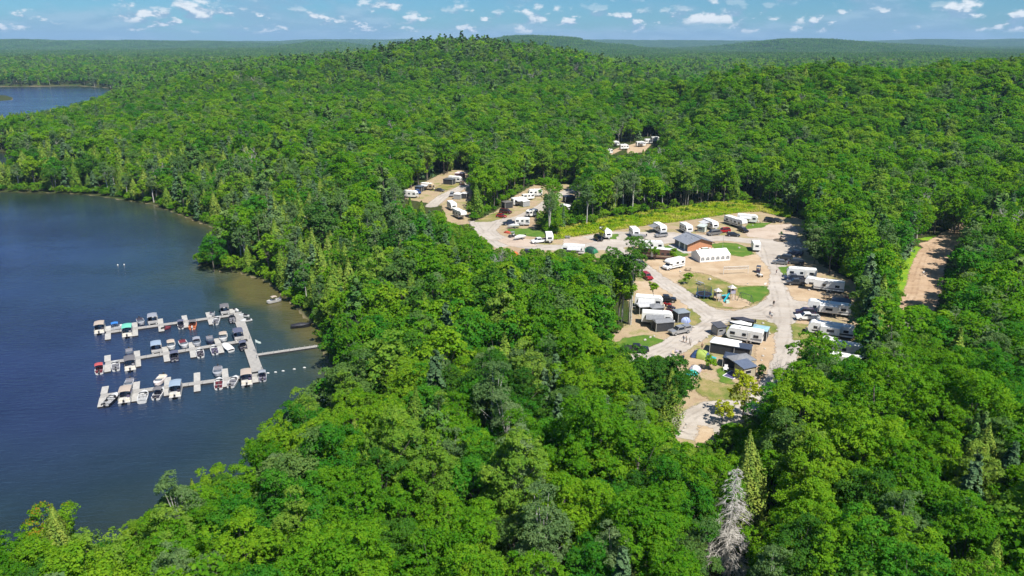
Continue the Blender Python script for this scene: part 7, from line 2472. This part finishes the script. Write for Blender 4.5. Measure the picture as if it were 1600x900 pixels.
pontoon(1075, 550, Y3u, C_TAN, 'pontoon boat with tan canopy at the foot of the main walkway', inner=surf('purple_grey_vinyl', (.10, .085, .15), .6), L=6.2)
runabout(1180, 538, Y3u, H_GREY, surf('purple_grey_vinyl', (.10, .085, .15), .6), 'small boat with grey top beside the buoy line', 4.6, 1.9, top=C_GREY)
runabout(1252, 42, -2.4, OFFWHITE, V_GREY, 'white boat under a tan awning at the wooded shore', 4.4, 1.8, top=C_TAN)
runabout(1432, 204, .25, H_BLACK, V_DARK, 'long dark boat pulled up at the shady shore', 5.6, 1.9, cover=surf('black_cover', (.02, .02, .028), .6), motor=False)
# light mast on the beige-topped boat
for q, (X_, Y_, lab) in enumerate(((1215, 516, 'first'), (1265, 510, 'second'), (1315, 502, 'third'), (1388, 490, 'fourth'), (1455, 480, 'fifth'))):
    x_, y_ = unproj(*MZ(X_, Y_), .1)
    b_ = thing('buoy', 'white buoy, %s from the docks in the line to shore' % lab, 'buoy', x_, y_, 0, 0, 'buoys of the swimming line')
    part(b_, 'ball', 'buoyb', lambda mb: mb.tube([(-.36, 0, .02), (-.28, 0, .02), (-.08, 0, .02), (.14, 0, .02), (.30, 0, .02), (.36, 0, .02)], [.04, .14, .2, .18, .12, .04], 10), WHITE, True)
    part(b_, 'eye', 'buoye', lambda mb: mb.tube([(.34, 0, .02), (.46, 0, .02)], .05, 6), BLACKP)
for u_, v_, lab in ((184, 414.5, 'lone white marker float on the open lake'), (194, 414, 'second white marker float close beside the lone one')):
    x_, y_ = unproj(u_, v_, .1)
    b_ = thing('marker_float', lab, 'buoy', x_, y_, 0)
    part(b_, 'ball', 'mfb', lambda mb: mb.tube([(0, 0, -.2), (0, 0, -.1), (0, 0, .15), (0, 0, .4), (0, 0, .5)], [.05, .18, .26, .18, .05], 10), WHITE, True)
    part(b_, 'stem', 'mfs', lambda mb: mb.tube([(0, 0, .5), (0, 0, .8)], .04, 6), BLACKP)

# ---------------------------------------------------------------- summer haze
def build_haze():
    mb = MB()
    mb.box(-14500, 14500, -300, 15500, -8.0, 240.0)
    me = mb.mesh('haze')
    m = bpy.data.materials.new('haze_air')
    m.use_nodes = True
    t = NT(m.node_tree)
    t.n.clear()
    out = t.new('ShaderNodeOutputMaterial')
    v = t.new('ShaderNodeVolumePrincipled')
    v.inputs['Color'].default_value = (.42, .66, .95, 1)
    v.inputs['Density'].default_value = 0.000065
    v.inputs['Anisotropy'].default_value = 0.0
    t.l.new(v.outputs[0], out.inputs['Volume'])
    me.materials.append(m)
    link('haze', me, kind='stuff', label='thin blue summer haze over the far hills', category='haze')


build_haze()
